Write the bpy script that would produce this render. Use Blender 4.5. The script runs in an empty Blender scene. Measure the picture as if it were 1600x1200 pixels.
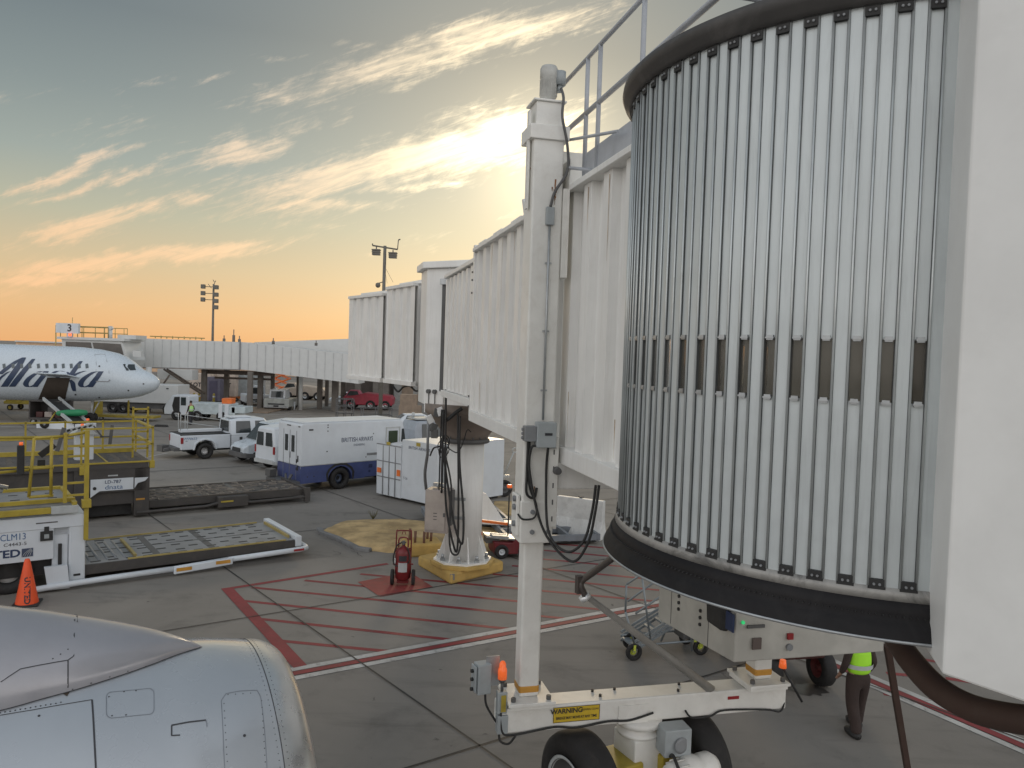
import bpy, bmesh, math, random
from mathutils import Vector, Matrix
random.seed(7)
S = bpy.context.scene
COL = S.collection
R_ = math.radians

# ---------------------------------------------------------------- camera
F_, H_, PIT, ROL = 1200.0, 6.0, math.atan(.036), .033
_x = Vector((1, 0, 0)); _f = Vector((0, math.cos(PIT), -math.sin(PIT))); _u = Vector((0, math.sin(PIT), math.cos(PIT)))
_r = math.cos(ROL)*_x + math.sin(ROL)*_u
_v = -math.sin(ROL)*_x + math.cos(ROL)*_u
cd = bpy.data.cameras.new("camera"); cam = bpy.data.objects.new("camera", cd); COL.objects.link(cam)
cam.matrix_world = Matrix(((_r.x, _v.x, -_f.x, 0), (_r.y, _v.y, -_f.y, 0), (_r.z, _v.z, -_f.z, H_), (0, 0, 0, 1)))
cd.sensor_width = 36; cd.lens = 27.0; cd.clip_start = .05; cd.clip_end = 12000
S.camera = cam

def ray(px, py):
    return _f + (px-800)/F_*_r + (600-py)/F_*_v
def G(px, py, z=0.0):            # where a line of sight meets the level z
    d = ray(px, py); t = (z-H_)/d.z
    return Vector((d.x*t, d.y*t, z))
def at(px, py, Y):               # point at distance Y in front
    d = ray(px, py); t = Y/d.y
    return Vector((d.x*t, Y, H_+d.z*t))

# ---------------------------------------------------------------- view
S.view_settings.view_transform = 'Standard'; S.view_settings.look = 'None'
S.view_settings.exposure = 0.0; S.view_settings.gamma = 1.0

# ---------------------------------------------------------------- world
SUN = Vector((.03, 1, .245)).normalized()
W = bpy.data.worlds.new("World"); S.world = W; W.use_nodes = True
nt = W.node_tree; nt.nodes.clear()
class N:
    """tiny node DSL"""
    def __init__(s, nt): s.nt = nt
    def n(s, t, **k):
        x = s.nt.nodes.new(t)
        for a, b in k.items(): setattr(x, a, b)
        return x
    def put(s, sock, v):
        if hasattr(v, 'is_output') or isinstance(v, bpy.types.NodeSocket): s.nt.links.new(v, sock)
        elif isinstance(v, (tuple, list)) and len(v) == 3 and len(getattr(sock, 'default_value', (0,)*3)) == 4: sock.default_value = (*v, 1)
        else: sock.default_value = v
    def m(s, op, a, b=0.0, c=None, clamp=False):
        x = s.n('ShaderNodeMath', operation=op); x.use_clamp = clamp
        s.put(x.inputs[0], a); s.put(x.inputs[1], b)
        if c is not None: s.put(x.inputs[2], c)
        return x.outputs[0]
    def ss(s, v, lo, hi):
        x = s.n('ShaderNodeMapRange', interpolation_type='SMOOTHSTEP')
        s.put(x.inputs[0], v); x.inputs[1].default_value = lo; x.inputs[2].default_value = hi
        return x.outputs[0]
    def mix(s, f, a, b, bt='MIX'):
        x = s.n('ShaderNodeMix', data_type='RGBA', blend_type=bt)
        s.put(x.inputs[0], f); s.put(x.inputs[6], a); s.put(x.inputs[7], b)
        return x.outputs[2]
    def noise(s, vec, scale, detail=4, rough=.55, dist=0.0):
        x = s.n('ShaderNodeTexNoise'); x.inputs['Scale'].default_value = scale; x.inputs['Detail'].default_value = detail
        x.inputs['Roughness'].default_value = rough; x.inputs['Distortion'].default_value = dist
        if vec is not None: s.nt.links.new(vec, x.inputs['Vector'])
        return x.outputs[0]
    def ramp(s, f, stops):
        x = s.n('ShaderNodeValToRGB'); e = x.color_ramp.elements
        while len(e) < len(stops): e.new(.5)
        for i, (p, c) in enumerate(stops): e[i].position = p; e[i].color = (*c, 1)
        s.put(x.inputs[0], f); return x.outputs[0]
    def xyz(s, a, b, c):
        x = s.n('ShaderNodeCombineXYZ'); s.put(x.inputs[0], a); s.put(x.inputs[1], b); s.put(x.inputs[2], c); return x.outputs[0]
w = N(nt)
tc = w.n('ShaderNodeTexCoord').outputs['Generated']
sp = w.n('ShaderNodeSeparateXYZ'); nt.links.new(tc, sp.inputs[0]); dx, dy, dz = sp.outputs
sky = w.n('ShaderNodeTexSky', sky_type='NISHITA'); sky.sun_disc = False
sky.sun_elevation = math.asin(SUN.z); sky.sun_rotation = math.atan2(SUN.x, SUN.y); sky.dust_density = 2.0
dots = w.n('ShaderNodeVectorMath', operation='DOT_PRODUCT'); nt.links.new(tc, dots.inputs[0]); dots.inputs[1].default_value = SUN
cs = dots.outputs['Value']
zz = w.m('MAXIMUM', dz, 0)
front = w.ramp(zz, [(0, (.80, .42, .18)), (.04, (.76, .47, .23)), (.09, (.64, .49, .29)), (.15, (.46, .45, .33)), (.21, (.32, .365, .33)), (.28, (.228, .272, .268)), (.36, (.158, .195, .208)), (.6, (.18, .225, .255)), (1, (.21, .27, .33))])
back = w.ramp(zz, [(0, (1.42, 1.33, 1.26)), (.25, (1.30, 1.27, 1.24)), (.6, (.86, .89, .94)), (1, (.42, .48, .54))])
base = w.mix(w.ss(dy, .42, -.30), front, back)
glow = w.m('POWER', w.m('MAXIMUM', cs, 0), 26)
base = w.mix(w.m('MULTIPLY', glow, .26), base, (.90, .78, .52))
glow2 = w.m('POWER', w.m('MAXIMUM', cs, 0), 380)
base = w.mix(w.m('MULTIPLY', glow2, .45), base, (1.7, 1.45, .95))
# streaky cirrus: u, v are tangents of azimuth and elevation in front; long narrow bands of torn cloud
ya = w.m('MAXIMUM', w.m('ABSOLUTE', dy), .05)
u = w.m('DIVIDE', dx, ya); v = w.m('DIVIDE', dz, ya)
def rotuv(a, cu, cv):
    c, s_ = math.cos(a), math.sin(a)
    du = w.m('SUBTRACT', u, cu); dv = w.m('SUBTRACT', v, cv)
    return (w.m('ADD', w.m('MULTIPLY', du, c), w.m('MULTIPLY', dv, s_)), w.m('SUBTRACT', w.m('MULTIPLY', dv, c), w.m('MULTIPLY', du, s_)))
a0 = R_(17); p_, q_ = rotuv(a0, 0, 0)
wv = w.xyz(w.m('MULTIPLY', p_, 1.5), w.m('MULTIPLY', q_, 6.0), .3)
wisp = w.noise(wv, 5.0, 9, .64, .8)
fib = w.noise(w.xyz(w.m('MULTIPLY', u, 7.0), w.m('ADD', w.m('MULTIPLY', v, 10.0), w.m('MULTIPLY', u, -7.0)), 4.1), 5.0, 6, .7, .7)
wob = w.m('MULTIPLY', w.m('SUBTRACT', w.noise(w.xyz(u, v, 2.2), 9.0, 6, .62), .5), .05)
bands = [  # image position, half length, half width (px), tilt deg, strength
    (650, 90, 300, 24, 20, .95), (800, 42, 200, 16, 13, 1.0), (600, 255, 270, 22, 19, 1.25), (770, 220, 130, 34, 17, 1.1), (500, 322, 150, 11, 5, .8), (650, 288, 130, 7, 9, .7),
    (200, 405, 250, 10, 9, 1.3), (320, 385, 110, 8, 8, 1.2), (60, 432, 130, 8, 5, 1.1), (100, 270, 120, 9, 25, 1.15), (160, 285, 150, 8, 22, .85), (370, 235, 130, 20, 22, .85), (140, 355, 120, 15, 16, 1.0),
    (330, 130, 50, 6, 20, .6), (590, 122, 50, 10, 12, .6), (430, 92, 60, 8, 12, .45), (520, 75, 130, 10, 16, .4), (230, 328, 60, 12, 18, .85), (295, 312, 44, 9, 5, .9), (40, 455, 110, 14, 6, .45), (540, 190, 30, 14, 50, .45), (460, 165, 60, 10, 25, .5), (20, 395, 60, 12, 10, .5), (150, 470, 130, 14, 4, .35)]
acc = None
for (ix, iy, hl, hw, tl, st) in bands:
    d = ray(ix, iy); P, Q = rotuv(R_(tl-1.9), d.x/d.y, d.z/d.y)
    Q = w.m('ADD', Q, wob)
    e = w.m('ADD', w.m('POWER', w.m('ABSOLUTE', w.m('MULTIPLY', P, F_/hl)), 2.0), w.m('POWER', w.m('ABSOLUTE', w.m('MULTIPLY', Q, F_/(hw*1.45))), 1.5))
    g = w.m('MULTIPLY', w.m('EXPONENT', w.m('MULTIPLY', e, -1.0)), st)
    acc = g if acc is None else w.m('MAXIMUM', acc, g)
gen = w.m('MULTIPLY', w.ss(w.noise(w.xyz(w.m('MULTIPLY', p_, 1.0), w.m('MULTIPLY', q_, 3.5), 7.7), 2.4, 5, .6, .6), .46, .78), .48)
acc = w.m('MAXIMUM', acc, gen)
a1, b1 = rotuv(R_(20), 0, 0)
fil = w.noise(w.xyz(w.m('MULTIPLY', a1, 3.2), w.m('MULTIPLY', b1, 26.0), 9.1), 3.6, 7, .68, .7)
tex = w.m('ADD', w.m('ADD', w.m('MULTIPLY', wisp, .75), w.m('MULTIPLY', fib, .45)), w.m('MULTIPLY', fil, .70))
cl = w.m('MULTIPLY', w.ss(w.m('ADD', acc, w.m('MULTIPLY', w.m('SUBTRACT', tex, .98), 1.55)), .20, 1.05), w.m('ADD', w.m('MULTIPLY', w.ss(fil, .30, .66), .45), .45))
cl = w.m('MULTIPLY', w.m('MULTIPLY', cl, w.ss(acc, .03, .30)), w.ss(dz, .0, .03))
ccol = w.mix(w.m('POWER', w.m('MAXIMUM', cs, 0), 24), w.ramp(zz, [(0, (.98, .52, .25)), (.12, (1.0, .64, .37)), (.25, (.95, .72, .52)), (.36, (.74, .64, .53)), (1, (.5, .5, .5))]), (1.25, .98, .62))
ccol = w.mix(w.m('POWER', w.m('MAXIMUM', cs, 0), 120), ccol, (3.4, 2.9, 1.9))
skyc = w.mix(w.m('MULTIPLY', cl, .84), base, ccol)
# the Nishita sky adds its own share of light
nish = w.mix(1.0, sky.outputs[0], (.006, .006, .006), 'MULTIPLY')
tot = w.mix(1.0, skyc, nish, 'ADD')
bg = w.n('ShaderNodeBackground'); nt.links.new(tot, bg.inputs[0]); bg.inputs[1].default_value = 1.0
wo = w.n('ShaderNodeOutputWorld'); nt.links.new(bg.outputs[0], wo.inputs[0])

# ---------------------------------------------------------------- sun
ld = bpy.data.lights.new("sun", 'SUN'); ld.energy = .6; ld.angle = R_(10); ld.color = (1, .78, .52)
lo = bpy.data.objects.new("sun", ld); COL.objects.link(lo)
lo.rotation_euler = SUN.to_track_quat('Z', 'Y').to_euler(); lo.location = (0, 0, 40)

# ---------------------------------------------------------------- materials
MATS = {}
def mat(name, col, rough=.5, metal=0.0, var=.12, scale=2.0, dirt=0.0, dirtcol=(.12, .10, .08), bump=0.0, bscale=30, emis=None, spec=.5, streak=False, trans=0.0, alpha=1.0):
    if name in MATS: return MATS[name]
    m = bpy.data.materials.new(name); m.use_nodes = True; t = m.node_tree; b = t.nodes['Principled BSDF']
    k = N(t); oc = k.n('ShaderNodeTexCoord').outputs['Object']
    c1 = k.noise(oc, scale, 5, .6)
    dark = tuple(x*(1-var) for x in col); lite = tuple(min(1, x*(1+var)) for x in col)
    c = k.mix(k.ss(c1, .3, .7), dark, lite)
    if dirt:
        if streak:
            mp = k.n('ShaderNodeMapping'); mp.inputs['Scale'].default_value = (7, 7, .5); t.links.new(oc, mp.inputs[0]); vec = mp.outputs[0]
        else: vec = oc
        dn = k.noise(vec, scale*1.7, 8, .72, .6)
        c = k.mix(k.m('MULTIPLY', k.ss(dn, .45, .78), dirt), c, dirtcol)
    t.links.new(c, b.inputs['Base Color'])
    rn = k.noise(oc, scale*4, 4, .6)
    rr = k.m('ADD', k.m('MULTIPLY', k.m('SUBTRACT', rn, .5), .25), rough, clamp=True)
    t.links.new(rr, b.inputs['Roughness'])
    b.inputs['Metallic'].default_value = metal
    b.inputs['Specular IOR Level'].default_value = spec
    if trans: b.inputs['Transmission Weight'].default_value = trans
    if alpha < 1: b.inputs['Alpha'].default_value = alpha
    if bump:
        bn = k.n('ShaderNodeBump'); bn.inputs['Strength'].default_value = bump; bn.inputs['Distance'].default_value = .02
        t.links.new(k.noise(oc, bscale, 6, .6), bn.inputs['Height']); t.links.new(bn.outputs[0], b.inputs['Normal'])
    if emis:
        b.inputs['Emission Color'].default_value = (*emis[0], 1); b.inputs['Emission Strength'].default_value = emis[1]
    MATS[name] = m; return m
white = mat('bridge white', (.78, .775, .75), .42, dirt=.25, dirtcol=(.45, .41, .35), streak=True, scale=1.1, var=.05)
white2 = mat('vehicle white', (.63, .67, .71), .35, dirt=.12, dirtcol=(.4, .38, .35), scale=1.2, var=.04)
cream = mat('column white', (.75, .74, .70), .45, dirt=.22, dirtcol=(.40, .34, .27), scale=2.5, var=.05)
grey = mat('box grey', (.34, .37, .38), .45, dirt=.15)
dgrey = mat('dark grey', (.10, .10, .10), .6, dirt=.3)
midgrey = mat('mid grey paint', (.22, .23, .24), .5, dirt=.3)
loader_dark = mat('loader grey', (.060, .055, .052), .6, dirt=.4, dirtcol=(.12, .10, .08))
black = mat('black rubber', (.022, .022, .022), .65, dirt=.25, dirtcol=(.09, .085, .08), scale=4)
tyrem = mat('tyre rubber', (.020, .019, .019), .8, dirt=.35, dirtcol=(.07, .06, .055), scale=3)
yellow = mat('yellow paint', (.40, .305, .04), .45, dirt=.35, dirtcol=(.22, .16, .06), scale=3)
orange = mat('orange paint', (.75, .17, .03), .45, dirt=.1)
amber = mat('amber band', (.55, .27, .04), .5, dirt=.2)
red = mat('red paint', (.30, .018, .022), .4, dirt=.3, dirtcol=(.09, .03, .03))
glass = mat('dark glass', (.035, .042, .045), .08, var=.2, spec=.7)
steel = mat('galvanised steel', (.42, .44, .45), .38, metal=.6, dirt=.25, scale=5)
rail = mat('railing grey', (.40, .42, .45), .5, dirt=.2)
deckm = mat('deck plate', (.26, .265, .27), .55, metal=.1, dirt=.4, scale=1.5)
chrome = mat('worn aluminium lip', (.66, .66, .655), .30, metal=.8, dirt=.15, dirtcol=(.40, .38, .36), scale=2.2, var=.08)
beaconm = mat('beacon orange', (.80, .13, .03), .25, emis=((1, .18, .04), .35))
navy = mat('navy lettering', (.03, .05, .11), .5)
ink = mat('dark lettering', (.03, .03, .035), .5)
inkblue = mat('blue lettering', (.05, .13, .28), .5)
hivis = mat('hi-vis lime', (.40, .85, .04), .7, var=.08, emis=None)
cloth = mat('dark trousers', (.045, .030, .026), .9, bump=1.0, bscale=9)
skin = mat('skin', (.35, .20, .14), .6)
silver = mat('silver tape', (.45, .47, .47), .35)

# ---------------------------------------------------------------- mesh builder
class MB:
    def __init__(s, M=None): s.v = []; s.f = []; s.mi = []; s.sm = []; s.k = 0; s.M = M or Matrix()
    def add(s, vs, fs, smooth=False):
        o = len(s.v); s.v += [s.M @ Vector(p) for p in vs]
        for f in fs: s.f.append([i+o for i in f]); s.mi.append(s.k); s.sm.append(smooth)
        return s
    def hexa(s, p): return s.add(p, [(0, 3, 2, 1), (4, 5, 6, 7), (0, 1, 5, 4), (1, 2, 6, 5), (2, 3, 7, 6), (3, 0, 4, 7)])
    def box(s, c, d, rz=0.0, rot=None):
        Mx = rot.to_4x4() if rot is not None else Matrix.Rotation(rz, 4, 'Z')
        x, y, z = d[0]/2, d[1]/2, d[2]/2
        return s.hexa([Vector(c)+Mx @ Vector(q) for q in [(-x, -y, -z), (x, -y, -z), (x, y, -z), (-x, y, -z), (-x, -y, z), (x, -y, z), (x, y, z), (-x, y, z)]])
    def bx(s, x0, x1, y0, y1, z0, z1): return s.box(((x0+x1)/2, (y0+y1)/2, (z0+z1)/2), (abs(x1-x0), abs(y1-y0), abs(z1-z0)))
    def cyl(s, a, b, r0, r1=None, n=14, smooth=True):
        a = Vector(a); b = Vector(b); r1 = r0 if r1 is None else r1; d = (b-a).normalized()
        t = d.orthogonal().normalized(); q = d.cross(t)
        vs = [a+(t*math.cos(2*math.pi*i/n)+q*math.sin(2*math.pi*i/n))*r0 for i in range(n)]
        vs += [b+(t*math.cos(2*math.pi*i/n)+q*math.sin(2*math.pi*i/n))*r1 for i in range(n)]
        s.add(vs, [(i, (i+1) % n, n+(i+1) % n, n+i) for i in range(n)], smooth)
        s.add(vs[:n], [tuple(range(n))[::-1]]); s.add(vs[n:], [tuple(range(n))]); return s
    def tube(s, pts, r, n=7, smooth=True, seg=0, flat=1.0):
        P = [Vector(p) for p in pts]
        if seg:
            Q = []
            for i in range(len(P)-1):
                p0 = P[max(i-1, 0)]; p1 = P[i]; p2 = P[i+1]; p3 = P[min(i+2, len(P)-1)]
                for j in range(seg):
                    t = j/seg
                    Q.append(.5*((2*p1)+(p2-p0)*t+(2*p0-5*p1+4*p2-p3)*t*t+(3*p1-p0-3*p2+p3)*t**3))
            P = Q+[P[-1]]
        vs = []; prev = None
        for i, p in enumerate(P):
            d = (P[min(i+1, len(P)-1)]-P[max(i-1, 0)]).normalized()
            t = d.orthogonal().normalized() if prev is None else (prev-d*prev.dot(d)).normalized()
            prev = t; q = d.cross(t)
            vs += [p+t*math.cos(2*math.pi*k/n)*r+q*math.sin(2*math.pi*k/n)*r*flat for k in range(n)]
        fs = []
        for i in range(len(P)-1):
            for k in range(n): fs.append((i*n+k, i*n+(k+1) % n, (i+1)*n+(k+1) % n, (i+1)*n+k))
        s.add(vs, fs, smooth); s.add(vs[:n], [tuple(range(n))[::-1]]); s.add(vs[-n:], [tuple(range(n))]); return s
    def lathe(s, prof, c=(0, 0, 0), axis=(0, 0, 1), n=32, a0=0, a1=2*math.pi, smooth=True, ref=None):
        c = Vector(c); d = Vector(axis).normalized(); t = Vector(ref) if ref else d.orthogonal().normalized(); q = d.cross(t)
        full = abs(a1-a0-2*math.pi) < 1e-6; m = n if full else n+1; vs = []
        for i in range(m):
            a = a0+(a1-a0)*i/n
            for (r, z) in prof: vs.append(c+d*z+(t*math.cos(a)+q*math.sin(a))*r)
        k = len(prof); fs = []
        for i in range(n):
            j = (i+1) % m
            for p in range(k-1): fs.append((i*k+p, j*k+p, j*k+p+1, i*k+p+1))
        return s.add(vs, fs, smooth)
    def prism(s, poly, f0, f1, smooth=False):   # f0/f1 map 2D -> 3D at the two ends
        n = len(poly); a = [f0(*p) for p in poly]; b = [f1(*p) for p in poly]
        s.add(a+b, [(i, (i+1) % n, n+(i+1) % n, n+i) for i in range(n)], smooth)
        s.add(a, [tuple(range(n))[::-1]]); s.add(b, [tuple(range(n))]); return s
    def prismy(s, poly, y0, y1): return s.prism(poly, lambda x, z: Vector((x, y0, z)), lambda x, z: Vector((x, y1, z)))
    def quad(s, a, b, c, d): return s.add([a, b, c, d], [(0, 1, 2, 3)])
    def split(s, name, m, parent, world, bevel):
        par = {}
        def fd(x):
            while par.setdefault(x, x) != x: x = par[x]
            return x
        key = [tuple(round(c, 4) for c in v) for v in s.v]
        for f in s.f:
            for i in f[1:]: par[fd(key[i])] = fd(key[f[0]])
        gr = {}
        for k, f in enumerate(s.f): gr.setdefault(fd(key[f[0]]), []).append(k)
        for ks in gr.values():
            b = MB(); mp = {}
            for k in ks:
                for i in s.f[k]:
                    if i not in mp: mp[i] = len(b.v); b.v.append(s.v[i])
                b.f.append([mp[i] for i in s.f[k]]); b.mi.append(0); b.sm.append(s.sm[k])
            o = b.build(name, m, parent, world, bevel)
        return o
    def build(s, name, m, parent=None, world=False, bevel=0.0, label=None, bseg=2, recalc=True, each=False):
        if each: return s.split(name, m, parent, world, bevel)
        me = bpy.data.meshes.new(name)
        inv = Matrix()
        if parent is not None and world: inv = parent['_M'] if False else ROOTM[parent.name].inverted()
        me.from_pydata([inv @ p for p in s.v], [], s.f)
        for x in (m if isinstance(m, (list, tuple)) else [m]): me.materials.append(x)
        me.polygons.foreach_set('material_index', s.mi); me.polygons.foreach_set('use_smooth', s.sm)
        if recalc:
            b = bmesh.new(); b.from_mesh(me); bmesh.ops.remove_doubles(b, verts=b.verts, dist=1e-5)
            bmesh.ops.recalc_face_normals(b, faces=b.faces); b.to_mesh(me); b.free()
        me.update()
        o = bpy.data.objects.new(name, me); COL.objects.link(o)
        if parent is not None: o.parent = parent
        if bevel:
            bm_ = o.modifiers.new('bevel', 'BEVEL'); bm_.width = bevel; bm_.segments = bseg; bm_.limit_method = 'ANGLE'; bm_.angle_limit = R_(40)
        if label: o['label'] = label
        return o
ROOTM = {}
def reg(o, M): ROOTM[o.name] = M
def thing(name, label, cat, loc=(0, 0, 0), rz=0.0, group=None):
    o = bpy.data.objects.new(name, None); COL.objects.link(o); o.location = loc; o.rotation_euler = (0, 0, rz)
    o.empty_display_size = .2
    reg(o, Matrix.Translation(Vector(loc)) @ Matrix.Rotation(rz, 4, 'Z'))
    o['label'] = label; o['category'] = cat
    if group: o['group'] = group
    return o
def tag(o, label, cat, group=None):
    o['label'] = label; o['category'] = cat
    if group: o['group'] = group
    return o
def structure(o): o['kind'] = 'structure'; return o
def textmesh(txt, size, shear=0.0, bold=0.0, sx=1.0, extrude=0.0):
    cu = bpy.data.curves.new('t', 'FONT'); cu.body = txt; cu.size = size; cu.shear = shear; cu.offset = bold; cu.extrude = extrude
    cu.align_x = 'CENTER'; cu.align_y = 'CENTER'; cu.resolution_u = 3
    o = bpy.data.objects.new('t', cu); COL.objects.link(o)
    me = o.to_mesh(); vs = [(p.co.x*sx, p.co.y, p.co.z) for p in me.vertices]; fs = [tuple(p.vertices) for p in me.polygons]
    o.to_mesh_clear(); bpy.data.objects.remove(o); bpy.data.curves.remove(cu)
    return vs, fs
def text(txt, size, o, xd, yd, m, parent, world=False, name='lettering', fn=None, **k):
    """flat lettering laid on a surface, standing 3 mm proud"""
    xd = Vector(xd).normalized(); yd = Vector(yd).normalized(); nz = xd.cross(yd)
    vs, fs = textmesh(txt, size, **k); b = MB()
    b.add([Vector(o)+xd*p[0]+yd*p[1]+nz*.004 for p in vs], fs)
    return b.build(name, m, parent, world, recalc=False)
def dup(root, loc, rz, label, mats=None):
    def cp(o, par):
        c = o.copy(); COL.objects.link(c); c.parent = par
        for ch in [x for x in KIDS.get(o.name, [])]: KIDS.setdefault(c.name, []).append(cp(ch, c))
        return c
    build_kids(); r = cp(root, None); r.location = loc; r.rotation_euler = (0, 0, rz); r['label'] = label
    return r
KIDS = {}
def build_kids():
    KIDS.clear()
    for o in COL.objects:
        if o.parent: KIDS.setdefault(o.parent.name, []).append(o)
def wheel(parent, x, y, r, wd, rimm=None, name='wheel', z=None, rimr=.56):
    """road wheel, axle along local y, outer face to the sign of y"""
    z = r if z is None else z; s = 1 if y >= 0 else -1; b = MB()
    b.lathe([(r*.55, -wd/2), (r*.93, -wd/2), (r, -wd*.36), (r, wd*.36), (r*.93, wd/2), (r*.55, wd/2), (r*.55, -wd/2)], (x, y, z), (0, 1, 0), 28)
    t = b.build(name, tyrem, parent)
    c = MB(); o = s*wd/2
    c.lathe([(r*rimr+.01, o*.92), (r*rimr*.9, o*.85), (r*rimr*.75, o*.35), (r*.22, o*.30), (r*.18, o*.75), (0.001, o*.78)], (x, y, z), (0, 1, 0), 24)
    for i in range(6):
        a = i*math.pi/3; c.cyl((x+r*.3*math.cos(a), y+o*.3, z+r*.3*math.sin(a)), (x+r*.3*math.cos(a), y+o*.5, z+r*.3*math.sin(a)), r*.035, n=6)
    c.build('rim', rimm or steel, t)
    return t
# ================================================================ ground
def ground_material():
    m = bpy.data.materials.new('apron concrete'); m.use_nodes = True; t = m.node_tree; b = t.nodes['Principled BSDF']; k = N(t)
    oc = k.n('ShaderNodeTexCoord').outputs['Object']
    n1 = k.noise(oc, .10, 6, .6, .5); n2 = k.noise(oc, .8, 8, .68, .4); n3 = k.noise(oc, 28, 5, .7)
    c = k.mix(k.ss(n1, .35, .68), (.225, .208, .188), (.285, .263, .238))
    mp = k.n('ShaderNodeMapping'); mp.inputs['Rotation'].default_value = (0, 0, R_(-38)); mp.inputs['Scale'].default_value = (.35, 2.2, 1); t.links.new(oc, mp.inputs[0])
    c = k.mix(k.m('MULTIPLY', k.ss(k.noise(mp.outputs[0], .9, 6, .62, .5), .52, .78), .42), c, (.105, .098, .090))     # tyre-dark lanes
    c = k.mix(k.m('MULTIPLY', k.ss(n2, .50, .78), .40), c, (.075, .070, .064))
    c = k.mix(k.m('MULTIPLY', k.ss(k.noise(oc, 2.6, 5, .6, 1.0), .67, .74), .55), c, (.045, .042, .040))            # oil spots
    c = k.mix(k.m('MULTIPLY', k.ss(n3, .5, .75), .18), c, (.26, .25, .23))
    v = k.n('ShaderNodeTexBrick'); v.offset = 0; v.inputs['Scale'].default_value = 1; v.inputs['Mortar Size'].default_value = 0.0; v.inputs['Brick Width'].default_value = 7.2; v.inputs['Row Height'].default_value = 7.2
    mp2 = k.n('ShaderNodeMapping'); mp2.inputs['Rotation'].default_value = (0, 0, R_(-31)); t.links.new(oc, mp2.inputs[0]); t.links.new(mp2.outputs[0], v.inputs[0])
    v.inputs['Color1'].default_value = (.86, .86, .86, 1); v.inputs['Color2'].default_value = (1.1, 1.09, 1.06, 1)
    c = k.mix(.8, c, v.outputs[0], 'MULTIPLY')
    t.links.new(c, b.inputs['Base Color'])
    t.links.new(k.m('ADD', k.m('MULTIPLY', n2, .25), .72), b.inputs['Roughness']); b.inputs['Specular IOR Level'].default_value = .2
    bn = k.n('ShaderNodeBump'); bn.inputs['Strength'].default_value = .35; bn.inputs['Distance'].default_value = .01
    t.links.new(n3, bn.inputs['Height']); t.links.new(bn.outputs[0], b.inputs['Normal'])
    return m
gm = ground_material()
b = MB(); b.quad((-3000, -400, 0), (3000, -400, 0), (3000, 5000, 0), (-3000, 5000, 0)); structure(b.build('apron', gm, recalc=False))
def worn(name, col, cut=.30):
    m = bpy.data.materials.new(name); m.use_nodes = True; t = m.node_tree; bb = t.nodes['Principled BSDF']; k = N(t)
    oc = k.n('ShaderNodeTexCoord').outputs['Object']
    a = k.noise(oc, 5, 8, .75, .5)
    c = k.mix(k.ss(k.noise(oc, 1.3, 5, .6), .3, .7), tuple(x*.8 for x in col), tuple(x*1.15 for x in col))
    c = k.mix(k.m('MULTIPLY', k.ss(a, .52, .70), cut*2.2, clamp=True), c, (.12, .115, .105))
    t.links.new(c, bb.inputs['Base Color']); bb.inputs['Roughness'].default_value = .7
    return m
redline = worn('worn red marking', (.22, .024, .030), .15); whiteline = worn('worn white marking', (.46, .45, .43), .35); seal = worn('joint sealant', (.035, .033, .031), .1)
padred = worn('red pad paint', (.27, .045, .04), .25)
def strip(b, p, q, w, z):
    p = Vector(p); q = Vector(q); d = (q-p); d.z = 0; d.normalize(); s = Vector((-d.y, d.x, 0))*w/2
    n = max(1, int((q-p).length/1.2)); vs = []
    for i in range(n+1):
        c = p.lerp(q, i/n); c.z = z; j = 1+random.uniform(-.05, .05)
        vs += [c+s*j, c-s*j]
    b.add(vs, [(2*i, 2*i+1, 2*i+3, 2*i+2) for i in range(n)])
A0 = Vector((.8515, .524, 0)); AN = Vector((-.524, .8515, 0))      # parallel to the near aircraft, and away from it
b = MB()
for p, q in (((433, 1001), (618, 1019)), ((404, 967), (709, 1000)), ((381, 939), (797, 983)), ((394, 918), (887, 967)), ((476, 907), (975, 956)),
             ((563, 897), (1060, 943)), ((770, 897), (1150, 934)), ((800, 884), (1150, 918)), ((820, 871), (1150, 902)), ((850, 860), (1150, 887)), ((870, 850), (1150, 873)),
             ((1385, 1052), (1450, 1058)), ((1425, 1028), (1490, 1038)), ((1478, 1060), (1545, 1070)), ((1380, 1084), (1480, 1098)), ((1590, 1110), (1700, 1125))):
    strip(b, G(*p), G(*q), .14, .004)
structure(b.build('hatching', redline, recalc=False))
b = MB(); strip(b, G(362, 919), G(606, 881), .16, .006); strip(b, G(354, 919), G(469, 1042), .27, .010); structure(b.build('marking_border', redline, recalc=False))
b = MB(); c0 = G(470, 1051); c1 = G(950, 961); dd = (c1-c0).normalized(); nn = Vector((-dd.y, dd.x, 0)); pa = c0-dd*3; pb = c0+dd*15.2
strip(b, pa+nn*.2, pb+nn*.2, .17, .008); strip(b, pa-nn*.2, pb-nn*.2, .17, .008)
r0 = G(1395, 1079); r1 = G(1600, 1167); rd = (r1-r0).normalized(); rn = Vector((-rd.y, rd.x, 0))
strip(b, r0-rd*3+rn*.19, r1+rd*4+rn*.19, .16, .008); strip(b, r0-rd*3-rn*.19, r1+rd*4-rn*.19, .16, .008)
structure(b.build('white_line', whiteline, recalc=False))
b = MB(); strip(b, pa, pb, .17, .012); strip(b, r0-rd*3, r1+rd*4, .18, .012); structure(b.build('red_line', redline, recalc=False))
b = MB(); b.add([G(559, 910)+Vector((0, 0, .012)), G(594, 933)+Vector((0, 0, .012)), G(677, 918)+Vector((0, 0, .012)), G(640, 894)+Vector((0, 0, .012))], [(0, 1, 2, 3)]); structure(b.build('red_pad', padred, recalc=False))
b = MB()
ja = G(340, 973); jb = G(677, 918); jd = (jb-ja).normalized(); jp = Vector((-jd.y, jd.x, 0))
for i in range(-2, 9):
    o = ja+jp*(i*7.4) if i else ja
    strip(b, o-jd*60, o+jd*60, .035 if i < 3 else .06, .016)
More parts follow.
